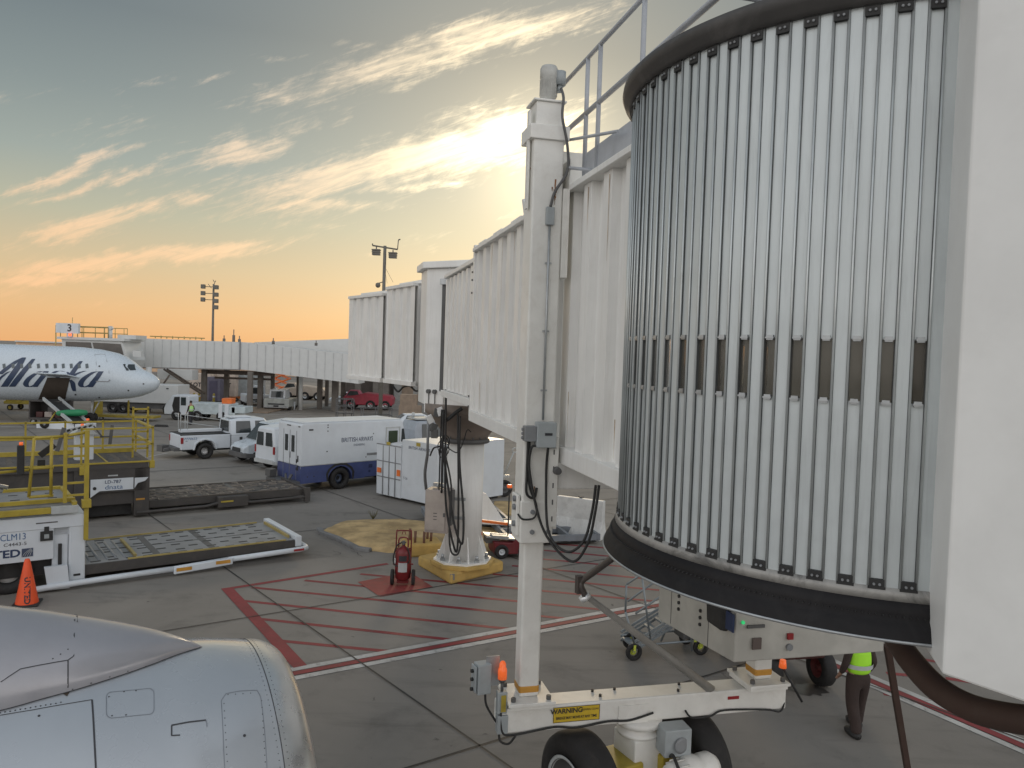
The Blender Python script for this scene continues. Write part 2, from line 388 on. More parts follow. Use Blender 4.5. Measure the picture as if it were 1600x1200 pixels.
ka = G(405, 925); kb = G(655, 1100); kd = (kb-ka).normalized()
for i in range(-6, 7): strip(b, ka+jd*(i*7.4)-kd*60, ka+jd*(i*7.4)+kd*16, .035, .016)
structure(b.build('apron_joints', seal, recalc=False))
b = MB()
for p, q, wd in (((0, 667), (235, 668), .25), ((215, 717), (262, 708), .12), ((455, 641), (540, 630), .25), ((360, 651), (470, 646), .2)): strip(b, G(*p), G(*q), wd, .008)
structure(b.build('lane_line', whiteline, recalc=False))
# sandy island
dirt = mat('sandy dirt', (.46, .33, .165), .95, var=.3, scale=1.6, dirt=.55, dirtcol=(.26, .17, .07), bump=1.0, bscale=9)
def mound(name, pts, h, m):
    n = len(pts); c = sum(pts, Vector())/n; P = []
    for i in range(n):
        for j in range(5):
            q = pts[i].lerp(pts[(i+1) % n], j/5); P.append(q+(q-c).normalized()*random.uniform(-.10, .10))
    rings = [(1.0, .0), (.96, .6), (.85, .85), (.6, 1.0), (.3, .95)]; vs = []
    for f, z in rings:
        for q in P: v_ = c.lerp(q, f); v_.z = z*h*random.uniform(.75, 1.15) if z else .0; vs.append(v_)
    vs.append(c+Vector((0, 0, h))); N_ = len(P); fs = []
    for k in range(4):
        for i in range(N_): fs.append((k*N_+i, k*N_+(i+1) % N_, (k+1)*N_+(i+1) % N_, (k+1)*N_+i))
    for i in range(N_): fs.append((4*N_+i, 4*N_+(i+1) % N_, len(vs)-1))
    b = MB(); b.add(vs, fs, True); return structure(b.build(name, m))
V3 = lambda x, y, z=0: Vector((x, y, z))
mound('sandy_ground', [V3(-6.2, 25.1), V3(-5.7, 26.6), V3(-4.0, 27.2), V3(-2.0, 26.8), V3(.3, 26.0), V3(.2, 24.0), V3(-1.0, 22.9), V3(-2.9, 22.7), V3(-4.5, 23.1)], .17, dirt)
mound('sandy_verge', [V3(-.8, 28.5), V3(-.6, 31.5), V3(.9, 31.8), V3(1.0, 29)], .05, dirt)
kerbm = mat('kerb concrete', (.20, .20, .20), .9, dirt=.5, bump=.6)
b = MB(); kp = [V3(-6.25, 25.35), V3(-6.05, 24.85), V3(-5.4, 24.2), V3(-4.5, 23.0), V3(-4.1, 22.85)]
for i in range(4): b.box((kp[i]+kp[i+1])/2+V3(0, 0, .05), ((kp[i+1]-kp[i]).length+.04, .18, .12), math.atan2((kp[i+1]-kp[i]).y, (kp[i+1]-kp[i]).x))
structure(b.build('kerb', kerbm, bevel=.02))

# ================================================================ near jet bridge
tv = Vector((-.245, .97, 0)).normalized(); nv = Vector((tv.y, -tv.x, 0))
def BP(n, t, z): return nv*n+tv*t+Vector((0, 0, z))
ANG = math.atan2(nv.y, nv.x)
bridge = thing('jet_bridge', 'white corrugated boarding bridge with a big grey slatted drum cab, near right', 'jet bridge', (-1.22, 20.9, 0))
def BX(b, n0, n1, t0, t1, z0, z1):
    return b.hexa([BP(n0, t0, z0), BP(n1, t0, z0), BP(n1, t1, z0), BP(n0, t1, z0), BP(n0, t0, z1), BP(n1, t0, z1), BP(n1, t1, z1), BP(n0, t1, z1)])
def corrugated(b, P, L, z0, z1, per=.62, dep=.16, flat=.40):
    """P(s, off) -> point on wall at s along, off outward"""
    s = 0; pts = []
    while s < L-.01:
        for ds, o in ((0, 0), (per*flat, 0), (per*flat+.035, -dep), (per-.035, -dep)):
            if s+ds <= L: pts.append((s+ds, o))
        s += per
    pts.append((L, 0)); vs = []
    for s_, o in pts: vs += [P(s_, o)+V3(0, 0, z0), P(s_, o)+V3(0, 0, z1)]
    b.add(vs, [(2*i, 2*i+2, 2*i+3, 2*i+1) for i in range(len(pts)-1)])
# outer tunnel
b = MB(); T0, T1 = 6.1, 14.6
corrugated(b, lambda s, o: BP(2.90-o, T1-s, 0), T1-T0, 4.93, 7.98)
BX(b, 3.0, 5.4, T0, T1, 4.90, 8.0)
b.build('outer_tunnel', white, bridge, True, recalc=True)
b = MB(); BX(b, 2.84, 5.5, T0, T1, 4.73, 4.93); b.build('bottom_rail', white, bridge, True, bevel=.01)
rustl = mat('rust runs', (.45, .33, .22), .7, var=.3, scale=9)
for i, (t_, z_, l_) in enumerate(((7.6, 7.93, .9), (8.25, 7.93, .5), (11.6, 7.93, .8), (12.4, 7.93, 1.2), (13.2, 7.93, .6), (13.9, 5.5, .5), (8.7, 5.6, .6), (7.2, 5.4, .4))):
    b = MB(); vs = []
    for k in range(7): w_ = .012*(1-k/6)*random.uniform(.5, 1.2)+.0015; vs += [BP(2.895, t_+w_, z_-l_*k/6), BP(2.895, t_-w_, z_-l_*k/6)]
    b.add(vs, [(2*k, 2*k+1, 2*k+3, 2*k+2) for k in range(6)]); b.build('rust_streak', rustl, bridge, True, recalc=False)
b = MB(); BX(b, 2.82, 5.52, T0, T1, 7.98, 8.05)
for k in range(4): BX(b, 2.86, 3.0, 9.9+k*1.25, 10.5+k*1.25, 8.05, 8.10)
b.build('tunnel_roof', white, bridge, True, bevel=.008)
b = MB(); b.prism([(10.75, 8.05), (10.95, 8.05), (11.1, 8.32), (11.02, 8.32)], lambda t, z: BP(2.86, t, z), lambda t, z: BP(2.89, t, z)); b.build('lifting_lug', white, bridge, True)
# end frame of the outer tunnel and inner tunnel
b = MB(); BX(b, 2.86, 5.45, 14.6, 14.72, 4.80, 8.12); b.build('end_frame', white, bridge, True, bevel=.01)
b = MB()
for z in (7.6, 7.45, 7.2, 5.2, 5.0): b.cyl(BP(2.85, 14.66, z), BP(2.83, 14.66, z), .02, n=8)
b.build('bolt', dgrey, bridge, True, each=True)
b = MB(); corrugated(b, lambda s, o: BP(3.12-o, 19.6-s, 0), 4.9, 5.1, 7.9, per=.55)
BX(b, 3.22, 5.2, 14.7, 19.6, 5.05, 7.95); b.build('inner_tunnel', white, bridge, True)
b = MB(); BX(b, 3.06, 5.25, 14.7, 19.6, 4.92, 5.08); BX(b, 3.06, 5.25, 14.7, 19.6, 7.93, 8.02); b.build('inner_tunnel_rail', white, bridge, True, bevel=.01, each=True)
# roller box / cross beam beneath the outer tunnel, by the lift column
b = MB(); BX(b, 2.62, 5.6, 8.75, 9.25, 4.42, 4.74); b.build('cross_beam', white, bridge, True, bevel=.02)
# rotunda
primer = mat('brown primer', (.20, .165, .14), .6, dirt=.35, dirtcol=(.10, .08, .07))
ro = [(-2.68, 22.0), (-2.40, 20.95), (-.9, 20.05), (.3, 21.3), (-.6, 23.3)]
b = MB(); b.prism(ro, lambda x, y: V3(x, y, 4.62), lambda x, y: V3(x, y, 8.30)); b.build('rotunda_cabin', white, bridge, True, bevel=.02)
cx_, cy_ = -1.2, 21.5
ro2 = [((x-cx_)*1.10+cx_, (y-cy_)*1.12+cy_) for x, y in ro]
b = MB(); b.prism(ro2, lambda x, y: V3(x, y, 8.30), lambda x, y: V3(x, y, 8.48)); b.build('rotunda_roof', white, bridge, True, bevel=.02)
b = MB(); p0 = V3(-2.36, 20.88); p1 = V3(-1.62, 20.42)
f = lambda s, z, o=0: p0.lerp(p1, s)+V3(-.52*o, -.85*o, z)
b.hexa([f(.0, 4.40, .02), f(.72, 4.40, .02), f(.72, 4.40, -.2), f(0, 4.40, -.2), f(0, 5.0, .02), f(.72, 5.0, .02), f(.72, 5.0, -.2), f(0, 5.0, -.2)]); b.build('skirt_panel', white, bridge, True)
b = MB()
b.hexa([f(.58, 5.0, .03), f(.70, 5.0, .03), f(.70, 5.0, .0), f(.58, 5.0, .0), f(.58, 7.9, .03), f(.70, 7.9, .03), f(.70, 7.9, 0), f(.58, 7.9, 0)]); b.build('curtain_track', dgrey, bridge, True)
b = MB(); b.hexa([f(.56, 7.85, .12), f(.95, 7.85, .12), f(.95, 7.85, 0), f(.56, 7.85, 0), f(.56, 8.0, .12), f(.95, 8.0, .12), f(.95, 8.0, 0), f(.56, 8.0, 0)]); b.build('curtain_housing', steel, bridge, True)
for s_ in (.18, .42):
    b = MB(); b.cyl(f(s_, 4.98, .01), f(s_, 4.98, .09), .06, n=12); b.cyl(f(s_, 4.4, .04), f(s_, 4.96, .04), .012, n=6); b.build('limit_switch', dgrey, bridge, True)
b = MB(); b.lathe([(.001, 4.65), (1.15, 4.65), (1.15, 4.42), (1.0, 4.3), (.60, 3.80), (.60, 3.74), (.001, 3.74)], V3(-1.2, 20.95), n=28); b.build('rotunda_neck', primer, bridge, True)
b = MB(); b.lathe([(.001, 3.62), (.60, 3.62), (.64, 3.64), (.64, 3.72), (.60, 3.74), (.001, 3.74)], V3(-1.2, 20.9), n=28)
for i in range(16):
    a = i*math.pi/8; b.cyl((-1.2+.56*math.cos(a), 20.9+.56*math.sin(a), 3.72), (-1.2+.56*math.cos(a), 20.9+.56*math.sin(a), 3.80), .025, n=6)
b.build('flange', dgrey, bridge, True)
b = MB(); b.lathe([(.001, .44), (.50, .44), (.50, 3.62), (.001, 3.62)], V3(-1.2, 20.9), n=32)
for i in range(8):
    a = i*math.pi/4+.3; c, s_ = math.cos(a), math.sin(a)
    b.prism([(.48, .44), (.70, .44), (.67, .60), (.50, 1.10), (.48, 1.15)], lambda r, z: V3(-1.2+r*c-.015*s_, 20.9+r*s_+.015*c, z), lambda r, z: V3(-1.2+r*c+.015*s_, 20.9+r*s_-.015*c, z))
b.build('pedestal', white, bridge, True)
b = MB(); b.lathe([(.001, .40), (.80, .40), (.80, .45), (.001, .45)], V3(-1.2, 20.9), n=8, smooth=False, a0=.2, a1=.2+2*math.pi); b.build('base_plate', white, bridge, True)
b = MB()
for i in range(8):
    a = i*math.pi/4+.68; p = V3(-1.2+.66*math.cos(a), 20.9+.66*math.sin(a)); b.cyl(p+V3(0, 0, .45), p+V3(0, 0, .52), .07, n=6, smooth=False); b.cyl(p+V3(0, 0, .52), p+V3(0, 0, .62), .04, n=8)
b.build('anchor_bolt', steel, bridge, True, each=True)
# plinth of yellow concrete
pym = mat('yellow concrete', (.50, .33, .10), .8, dirt=.35, dirtcol=(.30, .21, .10), bump=.4, scale=3)
pl = thing('pedestal_plinth', 'square yellow-painted concrete plinth under the white round pedestal', 'plinth', (-1.27, 21.3, 0))
b = MB(); b.prism([(-2.5, 21.5), (-1.42, 19.78), (-.06, 21.2), (-1.1, 22.75)], lambda x, y: V3(x, y, 0), lambda x, y: V3(x+.0, y, .30)); b.build('slab', pym, pl, True, bevel=.07, bseg=3)
b = MB(); b.lathe([(.001, .295), (.90, .295), (.90, .40), (.001, .40)], V3(-1.2, 20.9), n=8, smooth=False, a0=.2, a1=.2+2*math.pi); b.build('step', pym, pl, True, bevel=.015)
b = MB(); b.box((-1.39, 19.84, .2), (.12, .02, .16), .1); b.build('spalled_patch', kerbm, pl, True)

# ---- lift columns
KC = BP(2.66, 0, 0); KC = V3(.30, 9.29)
kn = KC.dot(nv); kt = KC.dot(tv)
def column(n, t, sgn):
    b = MB(); BX(b, n-.125, n+.125, t-.125, t+.125, 1.88, 4.2); b.build('inner_leg', cream, bridge, True, bevel=.03, bseg=3)
    b = MB(); BX(b, n-.187, n+.187, t-.187, t+.187, 3.83, 8.62); b.build('lift_column', cream, bridge, True, bevel=.025, bseg=3)
    b = MB(); BX(b, n-.129, n+.129, t-.129, t+.129, 1.92, 2.03); b.build('amber_band', amber, bridge, True, bevel=.03, bseg=3)
    b = MB(); BX(b, n-.24, n+.24, t-.22, t+.22, 8.55, 8.72); b.build('column_collar', cream, bridge, True, bevel=.01)
    b = MB(); BX(b, n-.16, n+.16, t-.16, t+.16, 8.70, 9.00); BX(b, n-.20, n+.20, t-.19, t+.19, 9.0, 9.025); b.build('gear_head', cream, bridge, True, bevel=.008)
    b = MB(); c = BP(n+.02, t, 0)
    b.lathe([(.001, 9.02), (.08, 9.02), (.08, 9.08), (.10, 9.10), (.10, 9.32), (.107, 9.33), (.107, 9.43), (.09, 9.465), (.04, 9.475), (.001, 9.48)], c, n=20)
    for i in range(10):
        a = i*math.pi/5; b.box(c+V3(.10*math.cos(a), .10*math.sin(a), 9.21), (.012, .006, .2), a)
    m_ = b.build('lift_motor', mat('motor grey', (.50, .50, .47), .5, dirt=.4, dirtcol=(.25, .23, .2), scale=6), bridge, True)
    b = MB(); p = BP(n+.15, t-.03, 0); b.cyl(p+V3(0, 0, 9.25), p+V3(0, 0, 9.41), .07, n=14); b.cyl(p+V3(0, 0, 9.17), p+V3(0, 0, 9.25), .035, n=10); q = b.build('terminal_box', grey, bridge, True)
    b = MB(); BX(b, n-.29, n+.29, t-.30, t+.30, 1.84, 1.88); BX(b, n-.27, n+.27, t-.27, t+.27, 1.79, 1.838)
    b.build('mounting_plate', cream, bridge, True, bevel=.006)
    b = MB()
    for a in (-1, 1):
        for c in (-1, 1): b.cyl(BP(n+a*.22, t+c*.22, 1.80), BP(n+a*.22, t+c*.22, 1.93), .03, n=6, smooth=False)
    b.build('hex_bolt', dgrey, bridge, True, each=True)
column(kn, kt, 1); column(kn+3.18, kt-.03, -1)
b = MB(); BX(b, kn-.20, kn+.20, kt-.205, kt+.2, 3.78, 4.28); BX(b, kn-.24, kn-.2, kt-.15, kt+.1, 3.86, 4.35); b.build('guide_shoe', cream, bridge, True, bevel=.012)
b = MB()
for dn in (-.06, .14):
    for z in (3.92, 4.16): b.cyl(BP(kn+dn, kt-.20, z), BP(kn+dn, kt-.235, z), .028, n=10)
for z in (4.0, 4.2, 4.3): b.cyl(BP(kn-.235, kt-.08, z), BP(kn-.27, kt-.08, z), .035, n=10)
b.build('shoe_bolt', midgrey, bridge, True, each=True)
# slotted channel plates right of the column
b = MB(); BX(b, kn+.20, kn+.24, kt-.22, kt-.02, 3.95, 5.05); BX(b, kn+.11, kn+.23, kt-.245, kt-.215, 3.98, 4.92)
b.build('slotted_plate', cream, bridge, True, bevel=.006)
b = MB()
for i in range(5): BX(b, kn+.165, kn+.18, kt-.25, kt-.243, 4.05+i*.2, 4.11+i*.2)
b.build('slot', dgrey, bridge, True, each=True)
b = MB(); BX(b, kn+.19, kn+.27, kt-.20, kt-.03, 6.95, 8.0); BX(b, kn+.25, kn+.262, kt-.23, kt+.1, 6.95, 8.35)
b.build('upper_channel', cream, bridge, True, bevel=.006)
b = MB(); BX(b, kn+.2, kn+.5, kt+.05, kt+.08, 7.95, 8.5); b.build('gusset', cream, bridge, True)
b = MB(); BX(b, kn-.235, kn-.21, kt-.1, kt-.02, 7.75, 8.9); b.build('side_channel', cream, bridge, True)
b = MB(); b.cyl(BP(kn-.22, kt+.1, 4.6), BP(kn-.22, kt+.1, 6.0), .0, n=4) if False else None
b = MB(); b.cyl(BP(kn+.21, kt-.25, 4.66), BP(kn+.21, kt-.33, 4.66), .05, .04, n=12); b.build('stop_roller', dgrey, bridge, True)
# conduit, junction box and cables on the column face
fc = kt-.20
b = MB(); b.box(BP(kn+.03, fc-.015, 7.66), (.10, .05, .21), ANG); b.build('conduit_box', grey, bridge, True, bevel=.008)
b = MB(); b.cyl(BP(kn+.03, fc-.01, 7.56), BP(kn+.03, fc-.01, 5.26), .014, n=8)
for z in (7.1, 6.3, 5.6): BX(b, kn-.01, kn+.07, fc-.012, fc, z, z+.02)
b.build('conduit', steel, bridge, True)
b = MB(); b.tube([BP(kn+.16, kt-.04, 9.22), BP(kn+.15, kt-.2, 9.05), BP(kn+.12, fc-.08, 8.8), BP(kn+.20, fc-.05, 8.5), BP(kn+.22, fc-.03, 8.2), BP(kn+.08, fc-.02, 7.95), BP(kn+.03, fc-.02, 7.77)], .017, seg=6); b.build('motor_cable', dgrey, bridge, True)
b = MB(); b.box(BP(kn+.05, fc-.07, 5.09), (.24, .13, .30), ANG); b.build('junction_box', grey, bridge, True, bevel=.012)
b = MB(); b.box(BP(kn+.07, fc-.14, 5.10), (.09, .006, .03), ANG); b.build('box_label', ink, bridge, True)
b = MB(); b.box(BP(kn-.14, fc-.05, 5.10), (.14, .13, .18), ANG)
for z in (5.05, 5.1, 5.15): b.cyl(BP(kn-.22, fc-.05, z), BP(kn-.24, fc-.05, z), .02, n=8)
b.build('switch_box', midgrey, bridge, True, bevel=.01)
b = MB(); b.tube([BP(kn-.15, fc-.04, 5.02), BP(kn-.15, fc-.03, 4.6), BP(kn-.14, fc-.02, 4.38), BP(kn-.05, fc-.02, 4.33), BP(kn-.02, fc-.02, 4.45)], .016, seg=5)
b.tube([BP(kn-.13, fc-.04, 5.0), BP(kn-.12, fc-.03, 4.5), BP(kn-.02, fc-.03, 4.25), BP(kn-.04, fc-.04, 4.10), BP(kn-.18, fc-.04, 4.08), BP(kn-.23, fc+.02, 4.13)], .012, seg=6)
b.build('control_cable', black, bridge, True, each=True)
d1 = at(931, 758, 8.6); d2 = at(936, 758, 8.55)
b = MB(); b.tube([BP(kn+.08, fc-.1, 4.95), BP(kn+.08, fc-.06, 4.6), at(857, 830, 8.9), at(885, 862, 8.7), at(912, 845, 8.6), at(925, 800, 8.6), d1], .016, seg=8)
b.tube([BP(kn-.02, fc-.1, 4.95), BP(kn-.12, fc-.08, 4.93), BP(kn-.12, fc-.06, 4.6), at(850, 830, 8.95), at(892, 877, 8.7), at(918, 850, 8.55), at(930, 800, 8.5), d2], .016, seg=8)
b.build('hanging_cable', black, bridge, True, each=True)
rustm = mat('rust stain', (.22, .10, .04), .9, var=.4, scale=20)
def rustrun(px, py, w_, h_):
    d = ray(px, py); P0 = BP(kn, kt-.192, 0); t = P0.dot(tv)/(d.x*tv.x+d.y*tv.y); p = V3(d.x*t, d.y*t, H_+d.z*t); b = MB(); vs = []
    for i in range(9): k_2 = w_*(1-i/8)*random.uniform(.5, 1.0)+.002; q = p-V3(0, 0, h_*i/8)+nv*random.uniform(-.3, .3)*w_; vs += [q-nv*k_2, q+nv*k_2]
    b.add(vs, [(2*i, 2*i+1, 2*i+3, 2*i+2) for i in range(8)]); b.build('rust_run', rustm, bridge, True, recalc=False)
rustrun(868, 296, .022, .12); rustrun(863, 292, .010, .05); rustrun(868, 280, .008, .30); rustrun(829, 262, .006, .02); rustrun(835, 760, .008, .12)
# ---- drive axle
b = MB(); BX(b, kn-.36, kn+3.52, kt-.17, kt+.17, 1.47, 1.78); b.build('axle_beam', cream, bridge, True, bevel=.02)
b = MB(); BX(b, kn+.30, kn+.90, kt-.176, kt-.171, 1.56, 1.74); s_ = b.build('warning_sign', mat('sign yellow', (.62, .43, .03), .5), bridge, True)
b = MB()
for z in (1.555, 1.74): BX(b, kn+.30, kn+.90, kt-.178, kt-.176, z, z+.006)
for n_ in (.30, .895): BX(b, kn+n_, kn+n_+.006, kt-.178, kt-.176, 1.56, 1.745)
b.build('sign_border', ink, s_, False, each=True) if False else b.build('sign_border', ink, bridge, True, each=True)
text('WARNING', .085, BP(kn+.47, kt-.178, 1.695), nv, (0, 0, 1), ink, bridge, True, bold=.002)
text('REMAIN CLEAR', .036, BP(kn+.775, kt-.178, 1.695), nv, (0, 0, 1), ink, bridge, True, sx=.9)
text('BRIDGE MAY MOVE AT ANY TIME', .045, BP(kn+.60, kt-.178, 1.61), nv, (0, 0, 1), ink, bridge, True, sx=.78, bold=.001)
b = MB(); BX(b, kn+2.66, kn+2.82, kt-.176, kt-.171, 1.66, 1.70); b.build('danger_sticker', red, bridge, True)
b = MB(); BX(b, kn+1.15, kn+1.55, kt-.185, kt-.171, 1.47, 1.70); b.build('cover_plate', cream, bridge, True, bevel=.004)
b = MB()
for n_, t_ in ((.95, -.05), (1.2, .1), (2.0, -.08), (2.1, .1), (.9, .1)): b.cyl(BP(kn+n_, kt+t_, 1.78), BP(kn+n_, kt+t_, 1.81), .018, n=8)
b.build('vent_plug', black, bridge, True, each=True)
b = MB(); b.tube([BP(kn-.36, kt-.19, 1.75), BP(kn-.34, kt-.2, 1.52), BP(kn-.2, kt-.2, 1.47), BP(kn+.3, kt-.2, 1.52), BP(kn+.6, kt-.2, 1.49), BP(kn+1.0, kt-.2, 1.53), BP(kn+1.3, kt-.2, 1.52), BP(kn+1.6, kt-.22, 1.60)], .014, seg=6)
b.tube([BP(kn+2.05, kt-.2, 1.58), BP(kn+2.15, kt-.2, 1.48), BP(kn+2.4, kt-.2, 1.48), BP(kn+2.6, kt-.2, 1.54), BP(kn+3.2, kt-.2, 1.50), BP(kn+3.42, kt-.2, 1.46), BP(kn+3.5, kt-.15, 1.58), BP(kn+3.38, kt-.15, 1.68)], .013, seg=6)
b.build('axle_cable', black, bridge, True, each=True)
# pivot and bogie under the beam
bc = BP(kn+1.50, kt, 0); bn = Vector((-.88, -.47, 0)).normalized(); bt = Vector((-bn.y, bn.x, 0)); bt = bt if bt.y < 0 else -bt
b = MB(); b.lathe([(.001, 1.47), (.30, 1.47), (.30, 1.40), (.22, 1.38), (.22, 1.33), (.27, 1.31), (.27, 1.27), (.001, 1.27)], bc, n=28); b.build('pivot', cream, bridge, True)
BA = math.atan2(bn.y, bn.x)
b = MB(); b.box(bc+V3(0, 0, .98), (.42, .46, .58), BA); b.build('gearbox', cream, bridge, True, bevel=.02)
b = MB(); b.box(bc-bn*.30+bt*.08+V3(0, 0, .8), (.3, .5, .5), BA); b.box(bc+bn*.35+V3(0, 0, .95), (.5, .55, .12), BA); b.build('bogie_frame', yellow, bridge, True, bevel=.02)
b = MB(); b.box(bc-bn*.25+bt*.40+V3(0, 0, 1.30), (.36, .26, .34), ANG); b.build('brake_box', grey, bridge, True, bevel=.015)
b = MB(); c = bc-bn*.25+bt*.54+V3(0, 0, 1.28); b.lathe([(.10, 0), (.10, .012), (.06, .016), (.001, .016)], c, bt, n=20); b.build('fan_cover', midgrey, bridge, True)
b = MB(); c = bc-bn*.02+bt*.62+V3(0, 0, .96); ax = -bn
b.lathe([(.001, -.02), (.15, 0), (.17, .06), (.17, .22), (.20, .24), (.20, .40), (.17, .44), (.19, .50), (.19, .62), (.14, .70), (.001, .72)], c, ax, n=26)
for i in range(12):
    a = i*math.pi/6; e = (bt*math.cos(a)+V3(0, 0, 1)*math.sin(a)); b.cyl(c+ax*.07+e*.185, c+ax*.22+e*.185, .010, n=5)
b.build('drive_motor', cream, bridge, True)
b = MB(); b.tube([bc-bn*.12+bt*.50+V3(0, 0, 1.15), bc-bn*.08+bt*.62+V3(0, 0, 1.2), bc-bn*.05+bt*.88+V3(0, 0, .9), bc-bn*.05+bt*.85+V3(0, 0, .6)], .02, seg=5); b.build('motor_hose', black, bridge, True)
for sgn in (1, -1):
    c = bc+bn*sgn*.84+V3(0, 0, .70); b = MB()
    b.lathe([(.42, -.19), (.60, -.21), (.68, -.17), (.705, -.10), (.705, .10), (.68, .17), (.60, .21), (.42, .19), (.42, -.19)], c, bn, n=48)
    t_ = b.build('tyre', tyrem, bridge, True)
    b = MB(); b.lathe([(.425, .20), (.44, .215), (.40, .215), (.385, .17), (.36, .05), (.18, .03), (.16, .12), (.001, .13)], c, bn if sgn > 0 else -bn, n=40)
    ROOTM[t_.name] = ROOTM[bridge.name]
    r__ = b.build('rim', dgrey, t_, True)
    b = MB(); b.lathe([(.425, .205), (.445, .222), (.405, .222), (.39, .19)], c, bn if sgn > 0 else -bn, n=40); b.build('rim_ring', silver, t_, True)
# control box and beacon at the axle end
e0 = BP(kn-.36, kt-.12, 0)
b = MB(); b.box(e0+V3(.02, -.02, 1.86), (.12, .10, .26), ANG); b.box(e0+V3(.03, -.02, 1.60), (.13, .12, .22), ANG); b.build('beacon_bracket', grey, bridge, True, bevel=.008)
b = MB(); b.box(e0+V3(.045, -.075, 1.86), (.06, .006, .2), ANG); b.build('yellow_placard', yellow, bridge, True)
b = MB(); b.cyl(e0+V3(.02, -.02, 1.99), e0+V3(.02, -.02, 2.10), .018, n=8); b.cyl(e0+V3(.02, -.02, 2.10), e0+V3(.02, -.02, 2.15), .035, .055, n=14); bb_ = b.build('beacon_base', dgrey, bridge, True)
b = MB(); b.lathe([(.001, 2.14), (.055, 2.14), (.055, 2.24), (.048, 2.27), (.040, 2.28), (.040, 2.32), (.025, 2.35), (.001, 2.36)], e0+V3(.02, -.02, 0), n=18); b.build('beacon', beaconm, bridge, True)
b = MB(); b.box(e0+V3(-.22, .02, 2.13), (.17, .16, .36), ANG+.2); b.box(e0+V3(-.32, -.01, 2.13), (.02, .14, .32), ANG+.2); b.build('control_box', grey, bridge, True, bevel=.012)
b = MB()
for z in (2.22, 2.12, 2.0): b.cyl(e0+V3(-.33, -.01, z), e0+V3(-.36, -.02, z), .022, n=10)
b.build('push_button', black, bridge, True, each=True)
b = MB(); b.box(e0+V3(-.1, .06, 2.20), (.16, .02, .36), ANG); b.build('back_plate', steel, bridge, True)
b = MB(); b.tube([e0+V3(-.18, 0, 1.95), e0+V3(-.16, 0, 1.8), e0+V3(-.05, 0, 1.62), e0+V3(0, 0, 1.55)], .014, seg=5); b.tube([e0+V3(0, -.02, 1.5), e0+V3(.02, -.02, 1.38), e0+V3(.12, -.04, 1.36), e0+V3(.2, -.06, 1.47)], .014, seg=5); b.build('box_cable', black, bridge, True, each=True)
# ---- drum cab
DC = Vector((2.5256, 5.544, 0)); DR = 1.70
slat = mat('drum slat', (.54, .58, .585), .38, metal=.25, dirt=.38, dirtcol=(.36, .38, .385), streak=True, scale=2.2, var=.05, bump=.12, bscale=2.5)
rodm = mat('slat rod', (.50, .53, .53), .35, metal=.5, dirt=.2)
rub = mat('drum rubber', (.014, .013, .014), .6, dirt=.25, dirtcol=(.05, .048, .046), scale=2.4, spec=.2)
def DP(a, r, z): return Vector((DC.x+r*math.cos(R_(a)), DC.y+r*math.sin(R_(a)), z))
Z0, Z1, WZ0, WZ1 = 4.87, 7.86, 5.825, 6.15
def slatpiece(b, a0, a1, r, z0, z1):
    m_ = (a0+a1)/2; rc = r*math.cos(R_((a1-a0)/2))
    b.hexa([DP(a0, r-.03, z0), DP(a1, r-.03, z0), DP(a1, r, z0), DP(a0, r, z0), DP(a0, r-.03, z1), DP(a1, r-.03, z1), DP(a1, r, z1), DP(a0, r, z1)])
bs = MB(); bg_ = MB(); br = MB(); bw = []; LAST = 29
for i in range(-1, LAST):
    a = -105.64-5*i
    wins = i >= 0
    if wins: slatpiece(bs, a-1.15, a+1.15, DR-.006, Z0, WZ0); slatpiece(bs, a-1.15, a+1.15, DR-.006, WZ1, Z1)
    slatpiece(bs, a+1.35, a+3.65, DR, Z0, Z1)
    for e in (-1.25, 1.25):
        if not wins and e < 0: continue
        br.cyl(DP(a+e, DR+.006, Z0+.0), DP(a+e, DR+.006, Z1+.02), .0068, n=8)
        slatpiece(bg_, a+e-.27, a+e+.27, DR+.0015, Z0, Z1)
curtain = bs.build('slat_curtain', slat, bridge, True, recalc=False)
br.build('slat_rods', rodm, bridge, True); bg_.build('slat_seals', mat('seal grey', (.085, .09, .09), .5, metal=.3), bridge, True, recalc=False)
tint = mat('tinted pane', (.62, .58, .50), .08, trans=.92, var=.05); tint.node_tree.nodes['Principled BSDF'].inputs['IOR'].default_value = 1.25
clipm = mat('bright clip', (.75, .76, .76), .35, metal=.4)
for i in range(0, 24):
    a = -105.64-5*i
    b = MB(); slatpiece(b, a-1.0, a+1.0, DR-.012, WZ0, WZ1); pw = b.build('window_pane', tint, bridge, True, recalc=False); ROOTM[pw.name] = ROOTM[bridge.name]
    if i < 15:
        for z, dz_ in ((WZ1-.012, .028), (WZ0-.016, .028)):
            b = MB(); slatpiece(b, a-.62, a+.62, DR+.010, z, z+dz_); slatpiece(b, a-.8, a+.8, DR+.016, z+dz_*.3, z+dz_*.6)
            b.build('window_clip', steel, pw, True, recalc=False)
for i in range(-1, LAST):
    a = -105.64-5*i
    for z in (Z1-.055, Z0-.01):
        b = MB(); b2 = MB()
        slatpiece(b, a-1.2, a+1.2, DR+.018, z, z+.05); slatpiece(b, a-1.4, a+1.4, DR+.022, z+(.05 if z > 6 else -.0), z+(.062 if z > 6 else .012))
        for e in (-.45, .45): b2.cyl(DP(a+e, DR+.015, z+.025), DP(a+e, DR+.026, z+.025), .007, n=6)
        o = b.build('roller_clip', black, bridge, True, recalc=False); ROOTM[o.name] = ROOTM[bridge.name]
        if i < 16: b2.build('screws', midgrey, o, True)
A0d, A1d = R_(-262), R_(-92)
topm = mat('drum top ring', (.06, .057, .055), .6, dirt=.3, dirtcol=(.2, .19, .18))
